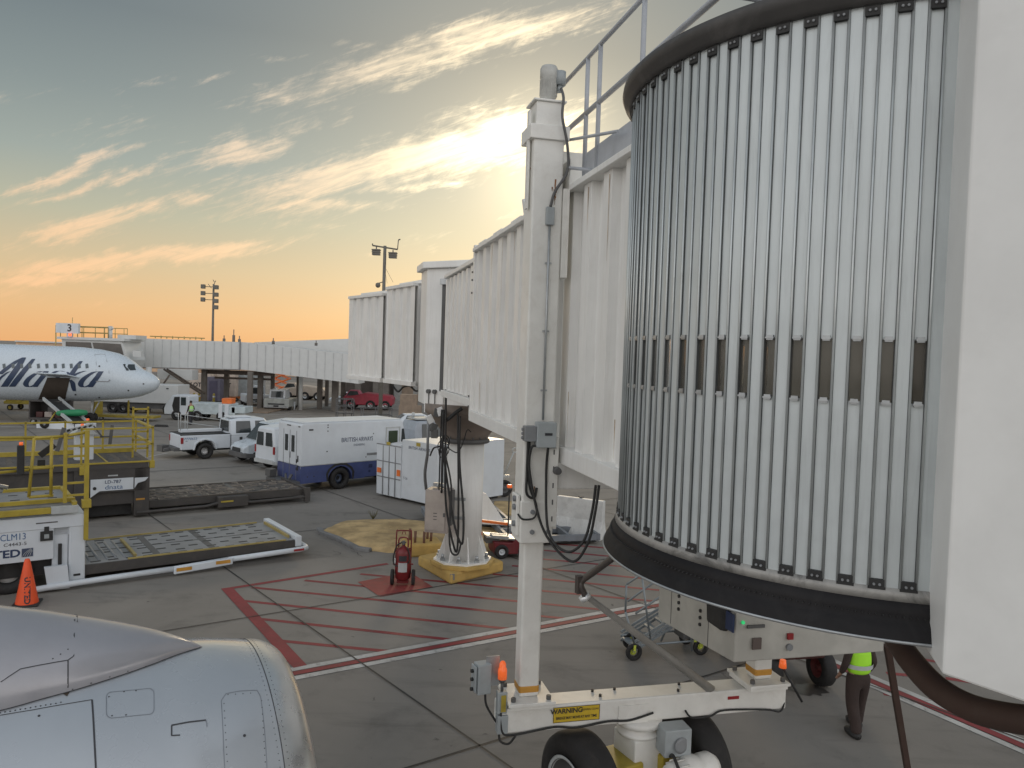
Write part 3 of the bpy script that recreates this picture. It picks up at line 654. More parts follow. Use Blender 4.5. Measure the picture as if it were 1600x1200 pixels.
b = MB(); b.lathe([(DR-.05, Z1), (DR+.03, Z1), (DR+.04, Z1+.02), (DR+.075, Z1+.05), (DR+.09, Z1+.085), (DR+.085, Z1+.12), (DR+.05, Z1+.14), (.5, Z1+.16), (.001, Z1+.17)], DC, n=90, a0=A0d, a1=A1d, ref=(1, 0, 0))
b.build('upper_ring', topm, bridge, True)
b = MB(); b.lathe([(DR-.05, Z0), (DR+.018, Z0), (DR+.03, Z0-.06), (DR-.02, Z0-.06)], DC, n=90, a0=A0d, a1=A1d, ref=(1, 0, 0)); b.build('worn_ring', mat('worn metal ring', (.34, .33, .31), .5, metal=.2, dirt=1.0, dirtcol=(.03, .03, .03), scale=1.6), bridge, True)
b = MB(); b.lathe([(DR-.02, Z0-.06), (DR+.032, Z0-.06), (DR+.050, Z0-.12), (DR+.047, Z0-.145), (DR+.075, Z0-.165), (DR+.10, Z0-.21), (DR+.11, Z0-.238)], DC, n=90, a0=A0d, a1=A1d, ref=(1, 0, 0)); b.build('lower_skirt', rub, bridge, True)
b = MB(); b.lathe([(DR+.10, Z0-.235), (DR+.115, Z0-.235), (DR+.115, Z0-.249), (.3, Z0-.255), (.001, Z0-.255)], DC, n=90, a0=A0d, a1=A1d, ref=(1, 0, 0)); b.build('cab_floor', steel, bridge, True)
b = MB()
for i in range(150):
    a = -98-i*1.05; b.cyl(DP(a, DR+.043, Z0-.128), DP(a, DR+.066, Z0-.130), .006, .002, n=5)
b.build('brush_seal', black, bridge, True)
# cab nose: the white side wall that runs on to the aircraft
wa = Vector((2.19, 3.97, 0)); wb = Vector((2.07, 3.57, 0)); wc = Vector((2.28, 3.26, 0)); wd_ = Vector((3.15, 1.95, 0))
wt = (wd_-wb).normalized(); wn = Vector((wt.y, -wt.x, 0)); wn = wn if wn.x < 0 else -wn
cabm = mat('cab wall', (.80, .80, .78), .38, dirt=.12, dirtcol=(.5, .48, .44), var=.05, scale=1.2)
def poly(b, pts, z0, z1, zs0=None):
    n = len(pts); lo = [p+V3(0, 0, (zs0 or [z0]*n)[i]) for i, p in enumerate(pts)]; hi = [p+V3(0, 0, z1) for p in pts]
    b.add(lo+hi, [(i, (i+1) % n, n+(i+1) % n, n+i) for i in range(n)]+[tuple(range(n))[::-1], tuple(range(n, 2*n))])
b = MB(); ins = V3(.12, .10); poly(b, [wa, wb, wd_, wd_+ins, wb+ins*1.1, wa+V3(.2, .05)], 4.6, 8.4, [4.57, 4.57, 4.60, 4.60, 4.6, 4.6]); b.build('cab_wall', cabm, bridge, True, bevel=.012)
b = MB(); poly(b, [wa, wb, wd_, wd_+V3(1.2, 1.0), wa+V3(2.2, 1.6), wa+V3(.6, .6)], 8.4, 8.5); b.build('cab_roof', cabm, bridge, True)
b = MB(); poly(b, [wa+V3(.15, -.02), wb+ins, wd_+ins, wd_+V3(1.2, 1.0), wa+V3(2.2, 1.6)], 4.62, 4.8); b.build('nose_floor', dgrey, bridge, True)
b = MB(); poly(b, [V3(3.0, 4.05), V3(4.25, 5.1), V3(4.3, 6.6), V3(3.9, 8.4), V3(3.8, 8.4), V3(4.2, 6.6), V3(4.15, 5.15), V3(2.95, 4.15)], 4.6, 8.3); b.build('added_sky_blocker', mat('sky blocker dark', (.06, .05, .04), .8), bridge, True)  # dark wall added to keep orange sky from showing through the panes
b = MB(); b.cyl(wa+V3(-.012, -.03, 4.78), wa+V3(-.045, -.05, 4.78), .018, n=8); b.build('latch', dgrey, bridge, True)
# dark bumper hose under the nose, and a dark strut to the ground
hosem = mat('reflection brown', (.060, .034, .026), .7, dirt=.2)  # brown of window reflections put into the hose and strut colour
b = MB(); b.tube([at(1395, 990, 5.0), at(1420, 1028, 4.7), at(1460, 1072, 4.45), at(1510, 1103, 4.2), at(1560, 1118, 4.0), at(1620, 1126, 3.8), at(1680, 1120, 3.7)], .075, seg=6, n=12); b.build('bumper_hose', hosem, bridge, True)
b = MB(); b.cyl(at(1386, 1008, 9.4), G(1428, 1262), .05, n=4, smooth=False); b.build('prop_strut', hosem, bridge, True)
# folded support arm at the left of the cab and the long brace
b = MB(); pa_ = [at(962, 868, 5.6), at(930, 892, 5.9), at(912, 905, 6.0), at(908, 915, 6.0), at(914, 930, 6.0)]
b.tube(pa_, .05, seg=4, n=6, flat=.5); b.box(at(905, 913, 6.0), (.05, .05, .14), .4); b.build('cable_arm', mat('arm brown black', (.055, .045, .04), .5, dirt=.4), bridge, True)
b = MB(); b.tube([at(912, 930, 6.0), at(916, 936, 6.0)], .05); b.build('arm_edge', clipm, bridge, True)
b = MB(); b.cyl(at(917, 932, 6.1), at(1112, 1078, 9.9), .025, .06, n=10); b.build('brace_pole', mat('brace grey', (.30, .29, .27), .5, dirt=.3), bridge, True)
# equipment box under the cab end
e = Vector((2.62, 8.6, 0))
def EP(n, t, z): return e+nv*n+tv*t+V3(0, 0, z)
b = MB(); b.hexa([EP(0, 0, 2.61), EP(2.0, 0, 2.61), EP(2.0, 2.0, 2.61), EP(0, 2.0, 2.42), EP(0, 0, 4.5), EP(2, 0, 4.5), EP(2, 2, 4.5), EP(0, 2, 4.5)]); b.build('equipment_box', mat('box shaded cream', (.46, .45, .41), .5, dirt=.2, dirtcol=(.3, .28, .24)), bridge, True, bevel=.015)  # box colour darkened to carry the shade under the bridge
b = MB()
for t_ in (.80, 1.38):
    for z in (0, .085, .17): b.cyl(EP(0, t_, 2.77+z), EP(-.02, t_, 2.77+z), .022, n=12)
b.build('vent_hole', black, bridge, True, each=True)
b = MB(); b.bx(0, 0, 0, 0, 0, 0) if False else None
b.hexa([EP(-.004, .60, 2.5), EP(-.004, .61, 2.5), EP(-.001, .61, 2.5), EP(-.001, .60, 2.5), EP(-.004, .60, 4.4), EP(-.004, .61, 4.4), EP(-.001, .61, 4.4), EP(-.001, .60, 4.4)])
b.hexa([EP(-.004, 1.60, 2.5), EP(-.004, 1.61, 2.5), EP(-.001, 1.61, 2.5), EP(-.001, 1.60, 2.5), EP(-.004, 1.60, 4.4), EP(-.004, 1.61, 4.4), EP(-.001, 1.61, 4.4), EP(-.001, 1.60, 4.4)])
b.build('panel_seam', dgrey, bridge, True, each=True)
b = MB(); b.box(EP(.27, -.02, 2.82), (.11, .02, .13), ANG); b.build('small_vent', mat('vent brown', (.12, .09, .08), .6), bridge, True)
b = MB(); b.box(EP(.25, -.02, 3.02), (.22, .02, .035), ANG); b.build('data_plate', dgrey, bridge, True)
b = MB(); b.box(EP(.70, -.02, 2.88), (.07, .03, .07), ANG); b.build('red_switch', red, bridge, True)
b = MB(); b.cyl(EP(.70, 0, 2.75), EP(.70, -.03, 2.75), .04, n=12); b.build('dial', midgrey, bridge, True)
b = MB(); b.cyl(EP(.09, 0, 3.07), EP(.09, -.02, 3.07), .02, n=12); b.build('green_lamp', mat('green lamp', (.05, .6, .2), .4, emis=((.05, 1, .3), .35)), bridge, True)
b = MB(); b.box(EP(.0, 0, 3.10)+V3(-.08, -.06, 0), (.02, .16, .2), ANG); b.build('blue_panel', mat('blue enamel', (.02, .035, .09), .4), bridge, True)
b = MB(); b.hexa([EP(-.14, .10, 2.95), EP(-.14, .42, 2.95), EP(-.02, .42, 2.92), EP(-.02, .10, 2.92), EP(-.14, .05, 3.7), EP(-.14, .5, 3.7), EP(-.02, .5, 3.7), EP(-.02, .05, 3.7)]); b.build('hung_bag', black, bridge, True, bevel=.03)
# ---- roof railing near the cab
def RP(px, py, nn_=3.0):
    d = ray(px, py); t = nn_/(d.x*nv.x+d.y*nv.y); return V3(d.x*t, d.y*t, H_+d.z*t)
b = MB(); zt, zm, zb = 9.55, 8.90, 8.22
yy = lambda p: p.dot(tv)
t_a = yy(RP(880, 125)); t_b = yy(RP(1011, 2)); t_l = yy(RP(1128, 5))
b.tube([BP(3.0, t_a+.5, zt), BP(3.0, t_b-1.4, zt)], .026, n=8)
b.tube([BP(3.0, t_a-.1, zm), BP(3.0, t_l, zm), BP(3.35, t_l-.1, zm-.05), BP(5.0, t_l-.35, zm-.1)], .03, n=8)
for px in (917, 936, 1002):
    t_p = yy(RP(px, 150)); b.tube([BP(3.0, t_p, 8.08 if px < 1000 else 8.1), BP(3.0, t_p, zt+.1 if px > 1000 else zt)], .026, n=8)
for t_p in (t_a+.45,): b.tube([BP(3.0, t_p, 8.05), BP(3.0, t_p, zt)], .022, n=8)
b.build('roof_railing', rail, bridge, True)
b = MB(); BX(b, 3.0, 3.02, t_b-.2, yy(RP(917, 230)), 8.16, 8.42); b.build('kick_plate', rail, bridge, True)
b = MB(); b.tube([BP(kn+.25, kt+.02, 8.62), at(965, 205, 7.9)], .018); b.tube([at(890, 262, 9.1), at(925, 266, 8.9)], .02); b.build('cross_bar', rail, bridge, True)
# ---- cables and lamp gear at the pedestal
b = MB()
b.tube([at(697, 605, 19.6), at(696, 700, 19.5), at(697, 790, 19.5), at(712, 862, 19.4), at(716, 820, 19.4), at(716, 700, 19.5), at(715, 640, 19.6)], .028, seg=7)
b.tube([at(690, 690, 19.5), at(700, 760, 19.5), at(710, 820, 19.3), at(722, 850, 19.3), at(724, 800, 19.3), at(718, 720, 19.4), at(719, 650, 19.5)], .03, seg=7)
b.tube([at(693, 700, 19.5), at(705, 760, 19.4), at(702, 830, 19.2), at(705, 862, 19.2), at(715, 866, 19.2), at(720, 850, 19.2)], .024, seg=7)
b.tube([at(690, 660, 19.7), at(700, 655, 19.6), at(712, 645, 19.6), at(722, 638, 19.6)], .05, seg=5)
b.tube([at(700, 700, 19.6), at(715, 707, 19.6), at(724, 690, 19.6), at(730, 672, 19.8), at(736, 675, 19.9)], .014, seg=6)
b.tube([at(672, 712, 19.7), at(678, 700, 19.6), at(690, 696, 19.6), at(694, 680, 19.6)], .022, seg=6)
b.tube([at(690, 640, 19.6), at(688, 700, 19.6), at(686, 765, 19.7)], .02, seg=6); b.tube([at(693, 640, 19.6), at(691, 720, 19.5), at(690, 770, 19.6)], .03, seg=6)
b.build('pedestal_cable', black, bridge, True, each=True)
b = MB()
for i in range(5):
    p = at(693+random.uniform(-3, 3), 690+i*4, 19.55); pts = [p+V3(.11*math.cos(a_), 0, .16*math.sin(a_)) for a_ in [k*math.pi/6 for k in range(13)]]; b.tube(pts, .012)
b.build('coiled_cable', black, bridge, True, each=True)
b = MB(); b.cyl(at(669, 650, 19.8), at(668, 712, 19.8), .035, n=10); b.build('lamp_pole', midgrey, bridge, True)
b = MB(); b.tube([at(668, 710, 19.8), at(664, 740, 19.8), at(666, 765, 19.9)], .04, seg=5); b.build('corrugated_duct', dgrey, bridge, True)
for (px, py, rz_, rt, mm) in ((672, 655, .2, -.5, clipm), (677, 668, .4, .4, dgrey), (683, 645, .1, .2, dgrey), (688, 643, 0, -.4, clipm), (679, 678, 0, 0, dgrey)):
    b = MB(); b.box(at(px, py, 19.8), (.17, .10, .22), rot=(Matrix.Rotation(rz_, 3, 'Z') @ Matrix.Rotation(rt, 3, 'Y'))); b.build('flood_lamp', mm, bridge, True, bevel=.01)
# tan cabinet strapped to the pedestal
cabn = thing('electrical_cabinet', 'tan metal electrical cabinet mounted beside the white round pedestal', 'cabinet', (-1.95, 20.0, 0))
cb = mat('cabinet tan', (.36, .31, .28), .45, dirt=.2)
cz = .93*math.pi-math.pi
b = MB(); b.box((-1.80, 20.0, 1.92), (.62, .52, 1.12), -.20); b.build('cabinet_body', cb, cabn, True, bevel=.015)
ROT = Matrix.Rotation(-.20, 3, 'Z')
def CL(x, y, z): return Vector((-1.80, 20.0, z))+ROT @ Vector((x, y, 0))
b = MB(); b.box(CL(-.02, -.275, 1.95), (.52, .02, 1.04), -.20); b.build('cabinet_door', mat('cabinet tan door', (.40, .35, .31), .45, dirt=.15), cabn, True, bevel=.006)
text('S7', .16, CL(0, -.29, 1.82), ROT @ Vector((1, 0, 0)), (0, 0, 1), cb, cabn, True) if False else None
b = MB(); b.box(CL(-.02, -.288, 1.80), (.10, .004, .02), -.20); b.box(CL(-.02, -.288, 1.88), (.10, .004, .02), -.20); b.box(CL(-.02, -.288, 1.72), (.09, .004, .02), -.20); b.box(CL(.22, -.288, 1.85), (.05, .02, .10), -.20); b.build('handle', dgrey, cabn, True)
b = MB(); b.box(CL(.33, .02, 2.0), (.08, .3, .9), -.20); b.build('side_conduits', dgrey, cabn, True)
b = MB(); b.box(CL(-.1, .1, 2.56), (.2, .1, .1), -.2); b.cyl(CL(.1, 0, 2.5), CL(.1, 0, 2.62), .04, n=8); b.cyl(CL(-.05, 0, 2.5), CL(-.05, 0, 2.6), .03, n=8); b.build('cable_gland', steel, cabn, True)
rusty_ = mat('rusty steel', (.16, .08, .05), .8, dirt=.4)
b = MB(); b.box(CL(.45, .2, 2.2), (.4, .04, .08), -.2); b.box(CL(.45, .2, 1.7), (.4, .04, .08), -.2); b.build('strap', steel, cabn, True)
# fixed walkway beyond the rotunda
wk = thing('fixed_walkway', 'two white corrugated fixed walkway sections beyond the rotunda, left of it', 'walkway', (-4.4, 27, 0))
def wsec(xa, Ya, xb, Yb, z0, z1):
    p = at(xa, 550, Ya); q = at(xb, 550, Yb); p.z = q.z = 0; d = (q-p).normalized(); L = (q-p).length; o_ = Vector((-d.y, d.x, 0)); o_ = o_ if o_.y < 0 else -o_
    b = MB(); corrugated(b, lambda s, o: p+d*s+o_*o, L, z0+.12, z1-.1, per=.62, dep=.08, flat=.5)
    b.hexa([p-o_*.1+V3(0, 0, z0), q-o_*.1+V3(0, 0, z0), q-o_*2.6+V3(0, 0, z0), p-o_*2.6+V3(0, 0, z0), p-o_*.1+V3(0, 0, z1-.02), q-o_*.1+V3(0, 0, z1-.02), q-o_*2.6+V3(0, 0, z1-.02), p-o_*2.6+V3(0, 0, z1-.02)])
    b.build('walkway_wall', white, wk, True)
    b = MB()
    for za, zb_ in ((z0-.02, z0+.12), (z1-.1, z1)):
        b.hexa([p+o_*.06+V3(0, 0, za), q+o_*.06+V3(0, 0, za), q-o_*2.7+V3(0, 0, za), p-o_*2.7+V3(0, 0, za), p+o_*.06+V3(0, 0, zb_), q+o_*.06+V3(0, 0, zb_), q-o_*2.7+V3(0, 0, zb_), p-o_*2.7+V3(0, 0, zb_)])
    b.hexa([p+d*.2-o_*.3+V3(0, 0, z1), q-d*.3-o_*.3+V3(0, 0, z1), q-d*.3-o_*2.3+V3(0, 0, z1), p+d*.2-o_*2.3+V3(0, 0, z1), p+d*.2-o_*.3+V3(0, 0, z1+.12), q-d*.3-o_*.3+V3(0, 0, z1+.12), q-d*.3-o_*2.3+V3(0, 0, z1+.12), p+d*.2-o_*2.3+V3(0, 0, z1+.12)])
    b.build('walkway_rail', white, wk, True, bevel=.01, each=True)
    return p, q, d, o_
p_, q_2, d_, o_ = wsec(646, 23.1, 602, 25.1, 5.02, 8.12)
p_3, q_3, d_3, o_3 = wsec(597, 25.3, 544, 27.6, 5.02, 7.95)
b = MB(); b.hexa([p_-o_*.25+V3(0, 0, 5.1)-d_*.8, q_2-o_*.25+V3(0, 0, 5.1)+d_*.35, q_2-o_*2.4+V3(0, 0, 5.1)+d_*.35, p_-o_*2.4+V3(0, 0, 5.1)-d_*.8, p_-o_*.25+V3(0, 0, 8)-d_*.8, q_2-o_*.25+V3(0, 0, 7.8)+d_*.35, q_2-o_*2.4+V3(0, 0, 7.8)+d_*.35, p_-o_*2.4+V3(0, 0, 8)-d_*.8]); b.build('bellows', dgrey, wk, True)
b = MB(); b.tube([at(614, 603, 24), at(622, 612, 24), at(630, 605, 23.8), at(640, 603, 23.6), at(650, 611, 23.4), at(660, 607, 22)], .03, seg=6); b.build('slack_cable', black, wk, True)
# ================================================================ equipment in the middle distance
def placard(name, m, parent, x0, x1, y, z0, z1, th=.006):
    b = MB(); b.bx(x0, x1, y-th, y, z0, z1); return b.build(name, m, parent)
def pipe_frame(b, segs, r=.03, n=8):
    for p, q in segs: b.cyl(p, q, r, n=n)
# ---- traffic cone
cone = thing('traffic_cone', 'tall orange traffic cone with dark vertical lettering by the white cargo loader wheel', 'cone', G(42, 944), .35)
conem = mat('cone orange', (.85, .10, .025), .5, var=.06)
b = MB(); b.lathe([(.001, 1.04), (.045, 1.04), (.06, 1.0), (.235, .045), (.235, .03)], n=28); b.build('cone_body', conem, cone)
b = MB(); b.bx(-.27, .27, -.27, .27, 0, .045); b.build('cone_base', black, cone, bevel=.02)
def cone_text():
    vs, fs = textmesh('UNITED', .165, bold=.006, sx=1.0); b = MB(); P = []
    for x, y, z in vs:   # text runs down the cone
        zz_ = .36-x*1.0; r = .235-(zz_-.045)/(1.0-.045)*.175+.004; a = (y)/r - math.pi/2 + .21
        P.append(Vector((r*math.cos(a), r*math.sin(a), zz_)))
    b.add(P, fs); return b.build('lettering', ink, cone, recalc=False)
cone_text()
# ---- wheeled fire extinguisher
fx = thing('fire_extinguisher', 'red wheeled fire extinguisher with black hose standing on a red painted pad', 'fire extinguisher', G(628, 916)+V3(0, .1), .06)
redx = mat('extinguisher red', (.17, .018, .02), .42, dirt=.3, dirtcol=(.08, .03, .03), scale=5)
b = MB(); b.lathe([(.001, .12), (.12, .13), (.195, .20), (.195, .84), (.175, .92), (.10, .98), (.045, 1.02), (.045, 1.08), (.001, 1.08)], (0, .02, 0), n=24); b.build('cylinder', redx, fx)
b = MB()
for s_ in (-1, 1): b.tube([(s_*.19, .03, .28), (s_*.19, .05, 1.32), (s_*.15, .06, 1.40), (0, .06, 1.41)], .018, seg=4)
b.cyl((-.26, .0, .55), (.26, .0, .55), .02); b.cyl((-.19, .04, .95), (.19, .04, .95), .016); b.bx(-.15, .15, -.02, .12, .05, .14); b.cyl((-.19, .05, .28), (.19, .05, .28), .02)
b.build('trolley_frame', redx, fx)
b = MB(); b.tube([(-.12, -.05, 1.0), (-.12, -.05, 1.18), (-.07, -.05, 1.25), (.07, -.05, 1.25), (.12, -.05, 1.18), (.12, -.05, 1.0)], .02, seg=4); b.tube([(-.05, 0, 1.32), (0, 0, 1.44), (.05, 0, 1.32)], .01, seg=4); b.build('guard_hoop', redx, fx)
b = MB(); b.cyl((0, 0, 1.06), (0, 0, 1.16), .04); b.cyl((-.07, -.03, 1.12), (.07, -.03, 1.12), .022); b.cyl((.0, -.1, 1.1), (.0, 0, 1.1), .03); b.build('valve', dgrey, fx)
b = MB(); b.tube([(-.05, -.08, 1.12), (-.16, -.08, 1.05), (-.23, -.06, .85), (-.25, -.05, .68), (-.22, -.08, .56), (-.13, -.12, .52)], .018, seg=6); b.tube([(.1, -.1, 1.0), (.16, -.12, .85), (.17, -.13, .7), (.13, -.13, .6)], .014, seg=5); b.build('hose', black, fx)
b = MB()
def arcpanel(b, r, a0, a1, z0, z1, c=(0, .02), n=8):
    vs = []
    for i in range(n+1):
        a = R_(a0+(a1-a0)*i/n); vs += [(c[0]+r*math.cos(a), c[1]+r*math.sin(a), z0), (c[0]+r*math.cos(a), c[1]+r*math.sin(a), z1)]
    b.add(vs, [(2*i, 2*i+2, 2*i+3, 2*i+1) for i in range(n)])
arcpanel(b, .198, -125, -55, .38, .62); b.build('silver_label', silver, fx, recalc=False)
b = MB(); arcpanel(b, .199, -120, -60, .66, .80); b.build('dark_label', ink, fx, recalc=False)
b = MB(); b.box((-.20, -.1, .66), (.03, .03, .13)); b.build('nozzle', silver, fx)
for s_ in (-1, 1):
    b = MB(); x0 = s_*.27; b.lathe([(.05, -.035), (.19, -.04), (.205, 0), (.19, .04), (.05, .035)], (x0, .03, .205), (1, 0, 0), 24); t_ = b.build('wheel', tyrem, fx)
    b = MB(); b.lathe([(.10, s_*.037), (.09, s_*.028), (.03, s_*.03), (.001, s_*.05)], (x0, .03, .205), (1, 0, 0), 18); b.build('hub', redx, t_)
# ---- anchor block with rusty rods
ab = thing('anchor_block', 'yellow concrete block with rusty steel rods behind the round pedestal', 'concrete block', (-2.55, 22.9, 0), .3)
b = MB(); b.bx(-.55, .55, -.45, .45, 0, .38); b.build('block', pym, ab, bevel=.06)
rusty = MATS['rusty steel']
for x, y in ((-.25, -.2), (.0, -.3), (-.35, .15), (.25, -.1), (.2, .2)):
    b = MB(); b.cyl((x, y, .3), (x+.01, y, .72), .04, n=8); b.build('rod', rusty, ab)
weedm = mat('dry weed', (.10, .09, .04), .9)
wd = thing('weed', 'small dry weed tuft at the back edge of the sandy ground', 'weed', G(583, 812))
b = MB()
for i in range(40):
    a = random.uniform(0, 6.28); l = random.uniform(.15, .42); e_ = V3(math.cos(a)*l*.6, math.sin(a)*l*.6, l*.8); s_ = V3(-math.sin(a), math.cos(a))*.012
    b.add([-s_, s_, e_+s_*.3, e_-s_*.3], [(0, 1, 2, 3)])
b.build('blades', weedm, wd, recalc=False)
# ---- cargo loader decks
slotm = mat('slot dark', (.03, .03, .03), .7); goldm = mat('gold strip', (.42, .33, .12), .45, metal=.3, dirt=.3)
def loader_deck(par, x0, x1, y0, y1, z, platem, sidem, railm, sm=None):
    b = MB(); b.bx(x0, x1, y0, y1, z-.26, z-.01); b.build('deck_side', sidem, par, bevel=.01)
    b = MB(); b.bx(x0+.02, x1-.05, y0+.04, y1-.04, z-.01, z); b.build('deck_plate', platem, par)
    b = MB(); n = int((x1-x0)/.42); m_ = 9
    for i in range(n):
        for j in range(m_):
            x = x0+.25+i*(x1-x0-.4)/n; y = y0+.2+j*(y1-y0-.4)/(m_-1)
            if (i+j) % 2 == 0 or j in (0, m_-1): b.box((x+random.uniform(-.02, .02), y, z+.003), (.23, .085, .006))
    b.build('roller_slots', sm or slotm, par)
    b = MB()
    for fx_ in (.30, .56): b.bx(x0+(x1-x0)*fx_, x0+(x1-x0)*fx_+.17, y0+.1, y1-.1, z, z+.005)
    b.bx(x0+.1, x1-.1, (y0+y1)/2-.03, (y0+y1)/2+.03, z, z+.004); b.build('cross_channel', dgrey, par, each=True)
    b = MB()
    for yy_ in (y0+.01, y1-.06): b.bx(x0+(x1-x0)*.18 if yy_ < y0+.1 else x0, x1-.3, yy_, yy_+.05, z+.002, z+.04)
    b.build('side_guide', railm, par, each=True)
LA = R_(36.6)
wl = thing('cargo_loader', 'white cargo loader with yellow railings and lowered pale roller deck at left edge', 'cargo loader', (-10.94, 18.18, 0), LA)
loader_deck(wl, .8, 6.2, .2, 2.85, .50, deckm, loader_dark, goldm)
b = MB()
for i in range(5): b.cyl((.95+i*.20, .45, .46), (.95+i*.20, 2.5, .46), .055, n=10)
b.build('roller', midgrey, wl, each=True)
b = MB(); b.bx(1.95, 2.02, .45, 2.4, .50, .56); b.bx(6.05, 6.10, .5, 2.6, .50, .58); b.build('stop_bar', goldm, wl, each=True)
b = MB(); b.bx(6.16, 6.34, .15, 2.95, .30, .60); b.build('front_lip', white2, wl, bevel=.02)
b = MB(); b.tube([(-.3, -.02, .10), (.1, -.06, .13), (1.2, -.06, .16), (2.8, -.06, .18)], .075, n=8, flat=1); b.tube([(2.8, -.06, .18), (3.3, -.05, .20), (4.2, -.05, .24)], .07, n=8)
b.tube([(4.2, -.06, .24), (6.2, -.06, .27), (6.42, .0, .28), (6.46, .2, .28), (6.46, 2.9, .28)], .075, n=8); b.build('guard_rail', white2, wl)
b = MB(); b.hexa([V3(2.8, -.15, .05), V3(4.3, -.15, .12), V3(4.3, -.04, .12), V3(2.8, -.04, .05), V3(2.8, -.15, .22), V3(4.3, -.15, .30), V3(4.3, -.04, .30), V3(2.8, -.04, .22)]); b.build('knuckle', white2, wl, bevel=.02)
for x_ in (2.86, 3.85): placard('amber_stripe', amber, wl, x_, x_+.38, -.152, .12+.05*(x_ > 3), .21+.05*(x_ > 3), .004)
placard('reflector', red, wl, 6.0, 6.3, -.137, .25, .31, .004)
b = MB(); b.bx(.44, .80, .12, .62, .12, 1.72); b.build('mast_column', white2, wl, bevel=.04)
b = MB(); b.bx(.10, .43, .2, .6, .3, 1.62); b.build('mast_web', white2, wl, bevel=.01)
for z in (.30, 1.55): b = MB(); b.box((.62, .115, z), (.15, .02, .055)); b.build('slot_opening', slotm, wl, bevel=.01)
b = MB(); b.bx(.22, .30, .15, .198, .55, 1.1); b.build('ram', black, wl, bevel=.01)
b = MB(); b.hexa([V3(.0, -.02, .04), V3(.45, -.05, .04), V3(.45, .1, .04), V3(.0, .1, .04), V3(-.08, .0, .60), V3(.40, -.02, .60), V3(.40, .1, .60), V3(-.08, .1, .60)]); b.build('foot_plate', white2, wl)
b = MB(); b.bx(-4.5, .12, .12, .2, .76, 1.52); b.bx(-4.5, .80, .10, .2, 1.50, 1.80); b.bx(-4.5, .8, .2, 2.6, 1.3, 1.78); b.build('body_panel', white2, wl, bevel=.012)
b = MB(); b.bx(-4.5, .3, .35, 2.5, .35, 1.5); b.build('chassis', black, wl)
b = MB(); b.bx(-.16, .10, .085, .12, 1.22, 1.45); b.bx(-.08, .02, .09, .12, 1.45, 1.56); b.build('lamp_recess', slotm, wl); b = MB(); b.box((-.03, .075, 1.33), (.10, .02, .10)); b.build('lamp', grey, wl)
text('UNITED', .25, (-1.07, .118, .98), (1, 0, 0), (0, 0, 1), navy, wl, bold=.008, sx=1.15)
b = MB(); b.bx(-.53, -.30, .112, .12, .88, 1.08); lg = b.build('logo_tile', mat('logo blue', (.06, .08, .13), .4), wl)
b = MB()
for i in range(4): b.tube([(-.52+i*.05, .108, .89), (-.46+i*.04, .108, .98), (-.34+i*.01, .108, 1.07-i*.02)], .006, n=4, seg=3)
b.build('logo_lines', silver, wl)
text('CLM13', .22, (-.70, .118, 1.37), (1, 0, 0), (0, 0, 1), inkblue, wl, sx=.8)
text('C4443-5', .11, (-.66, .118, 1.20), (1, 0, 0), (0, 0, 1), ink, wl, sx=1.2); text('COMMANDER', .07, (-.2, .098, 1.64), (1, 0, 0), (0, 0, 1), ink, wl, bold=.002, sx=1.3) if False else None
placard('maker_plate', dgrey, wl, -.25, .20, .098, 1.64, 1.67, .003)
t_ = wheel(wl, -.78, .36, .50, .32, mat('wheel white', (.55, .55, .54), .5, dirt=.4), rimr=.72); wheel(wl, -3.4, .02, .52, .32, MATS['wheel white'], rimr=.72)
# its upper platform
b = MB(); b.bx(-4.5, .55, .25, 2.6, 1.98, 2.04); b.build('platform_deck', deckm, wl)
b = MB()
for i in range(12):
    for j in range(6):
        if (i+j) % 2: b.box((-4.2+i*.4, .55+j*.36, 2.043), (.2, .07, .006))
b.build('platform_slots', slotm, wl)
b = MB(); b.bx(-4.5, .05, .0, .12, 1.88, 2.02); b.bx(-4.5, .60, .40, .5, 2.06, 2.16); b.bx(-4.5, .6, 2.5, 2.62, 1.98, 2.12); b.bx(.50, .60, .05, 2.6, 2.02, 2.12); b.build('platform_beam', yellow, wl, bevel=.01, each=True)
b = MB(); b.bx(.05, .62, -.01, .13, 1.86, 2.04); b.build('beam_end', silver, wl, bevel=.01)
b = MB(); px_ = .80
b.bx(px_-.05, px_+.05, .05, .15, 1.15, 3.85); b.bx(px_-.10, px_+.10, .0, .2, 1.95, 2.15); b.build('ladder_post', yellow, wl, bevel=.008)
b = MB(); b.bx(.30, .38, .05, .13, 2.1, 3.80); b.build('ladder_post', yellow, wl, bevel=.008)
b = MB()
for z in (2.25, 2.55, 2.95, 3.2, 3.45): b.bx(.36, .78, .07, .12, z, z+.05)
b.build('ladder_rung', yellow, wl, each=True)
b = MB(); pipe_frame(b, [((.78, .1, 3.80), (.30, .1, 3.72)), ((.30, .1, 3.72), (-.3, .1, 3.70)), ((-.3, .1, 3.70), (-.40, .1, 2.3)), ((.05, .1, 3.7), (.05, .1, 2.3)), ((-.4, .1, 2.3), (.1, .1, 2.3)), ((-.4, .1, 2.98), (.1, .1, 2.98))], .036)
b.build('gate_frame', yellow, wl)
b = MB(); pipe_frame(b, [((-4.5, 1.9, 3.62), (-.2, .4, 3.68)), ((-4.5, .1, 2.75), (-.4, .1, 2.95)), ((-2.0, .1, 2.0), (-2.0, .1, 2.87)), ((-3.5, .1, 2.0), (-3.5, .1, 2.8))], .035); b.build('handrail', yellow, wl)
b = MB(); b.bx(-.65, -.5, -.02, .08, 2.85, 3.55); b.build('control_panel', black, wl, bevel=.02)
b = MB(); b.cyl((-.57, .03, 3.55), (-.57, .03, 3.62), .04); b.build('red_button', beaconm, wl)
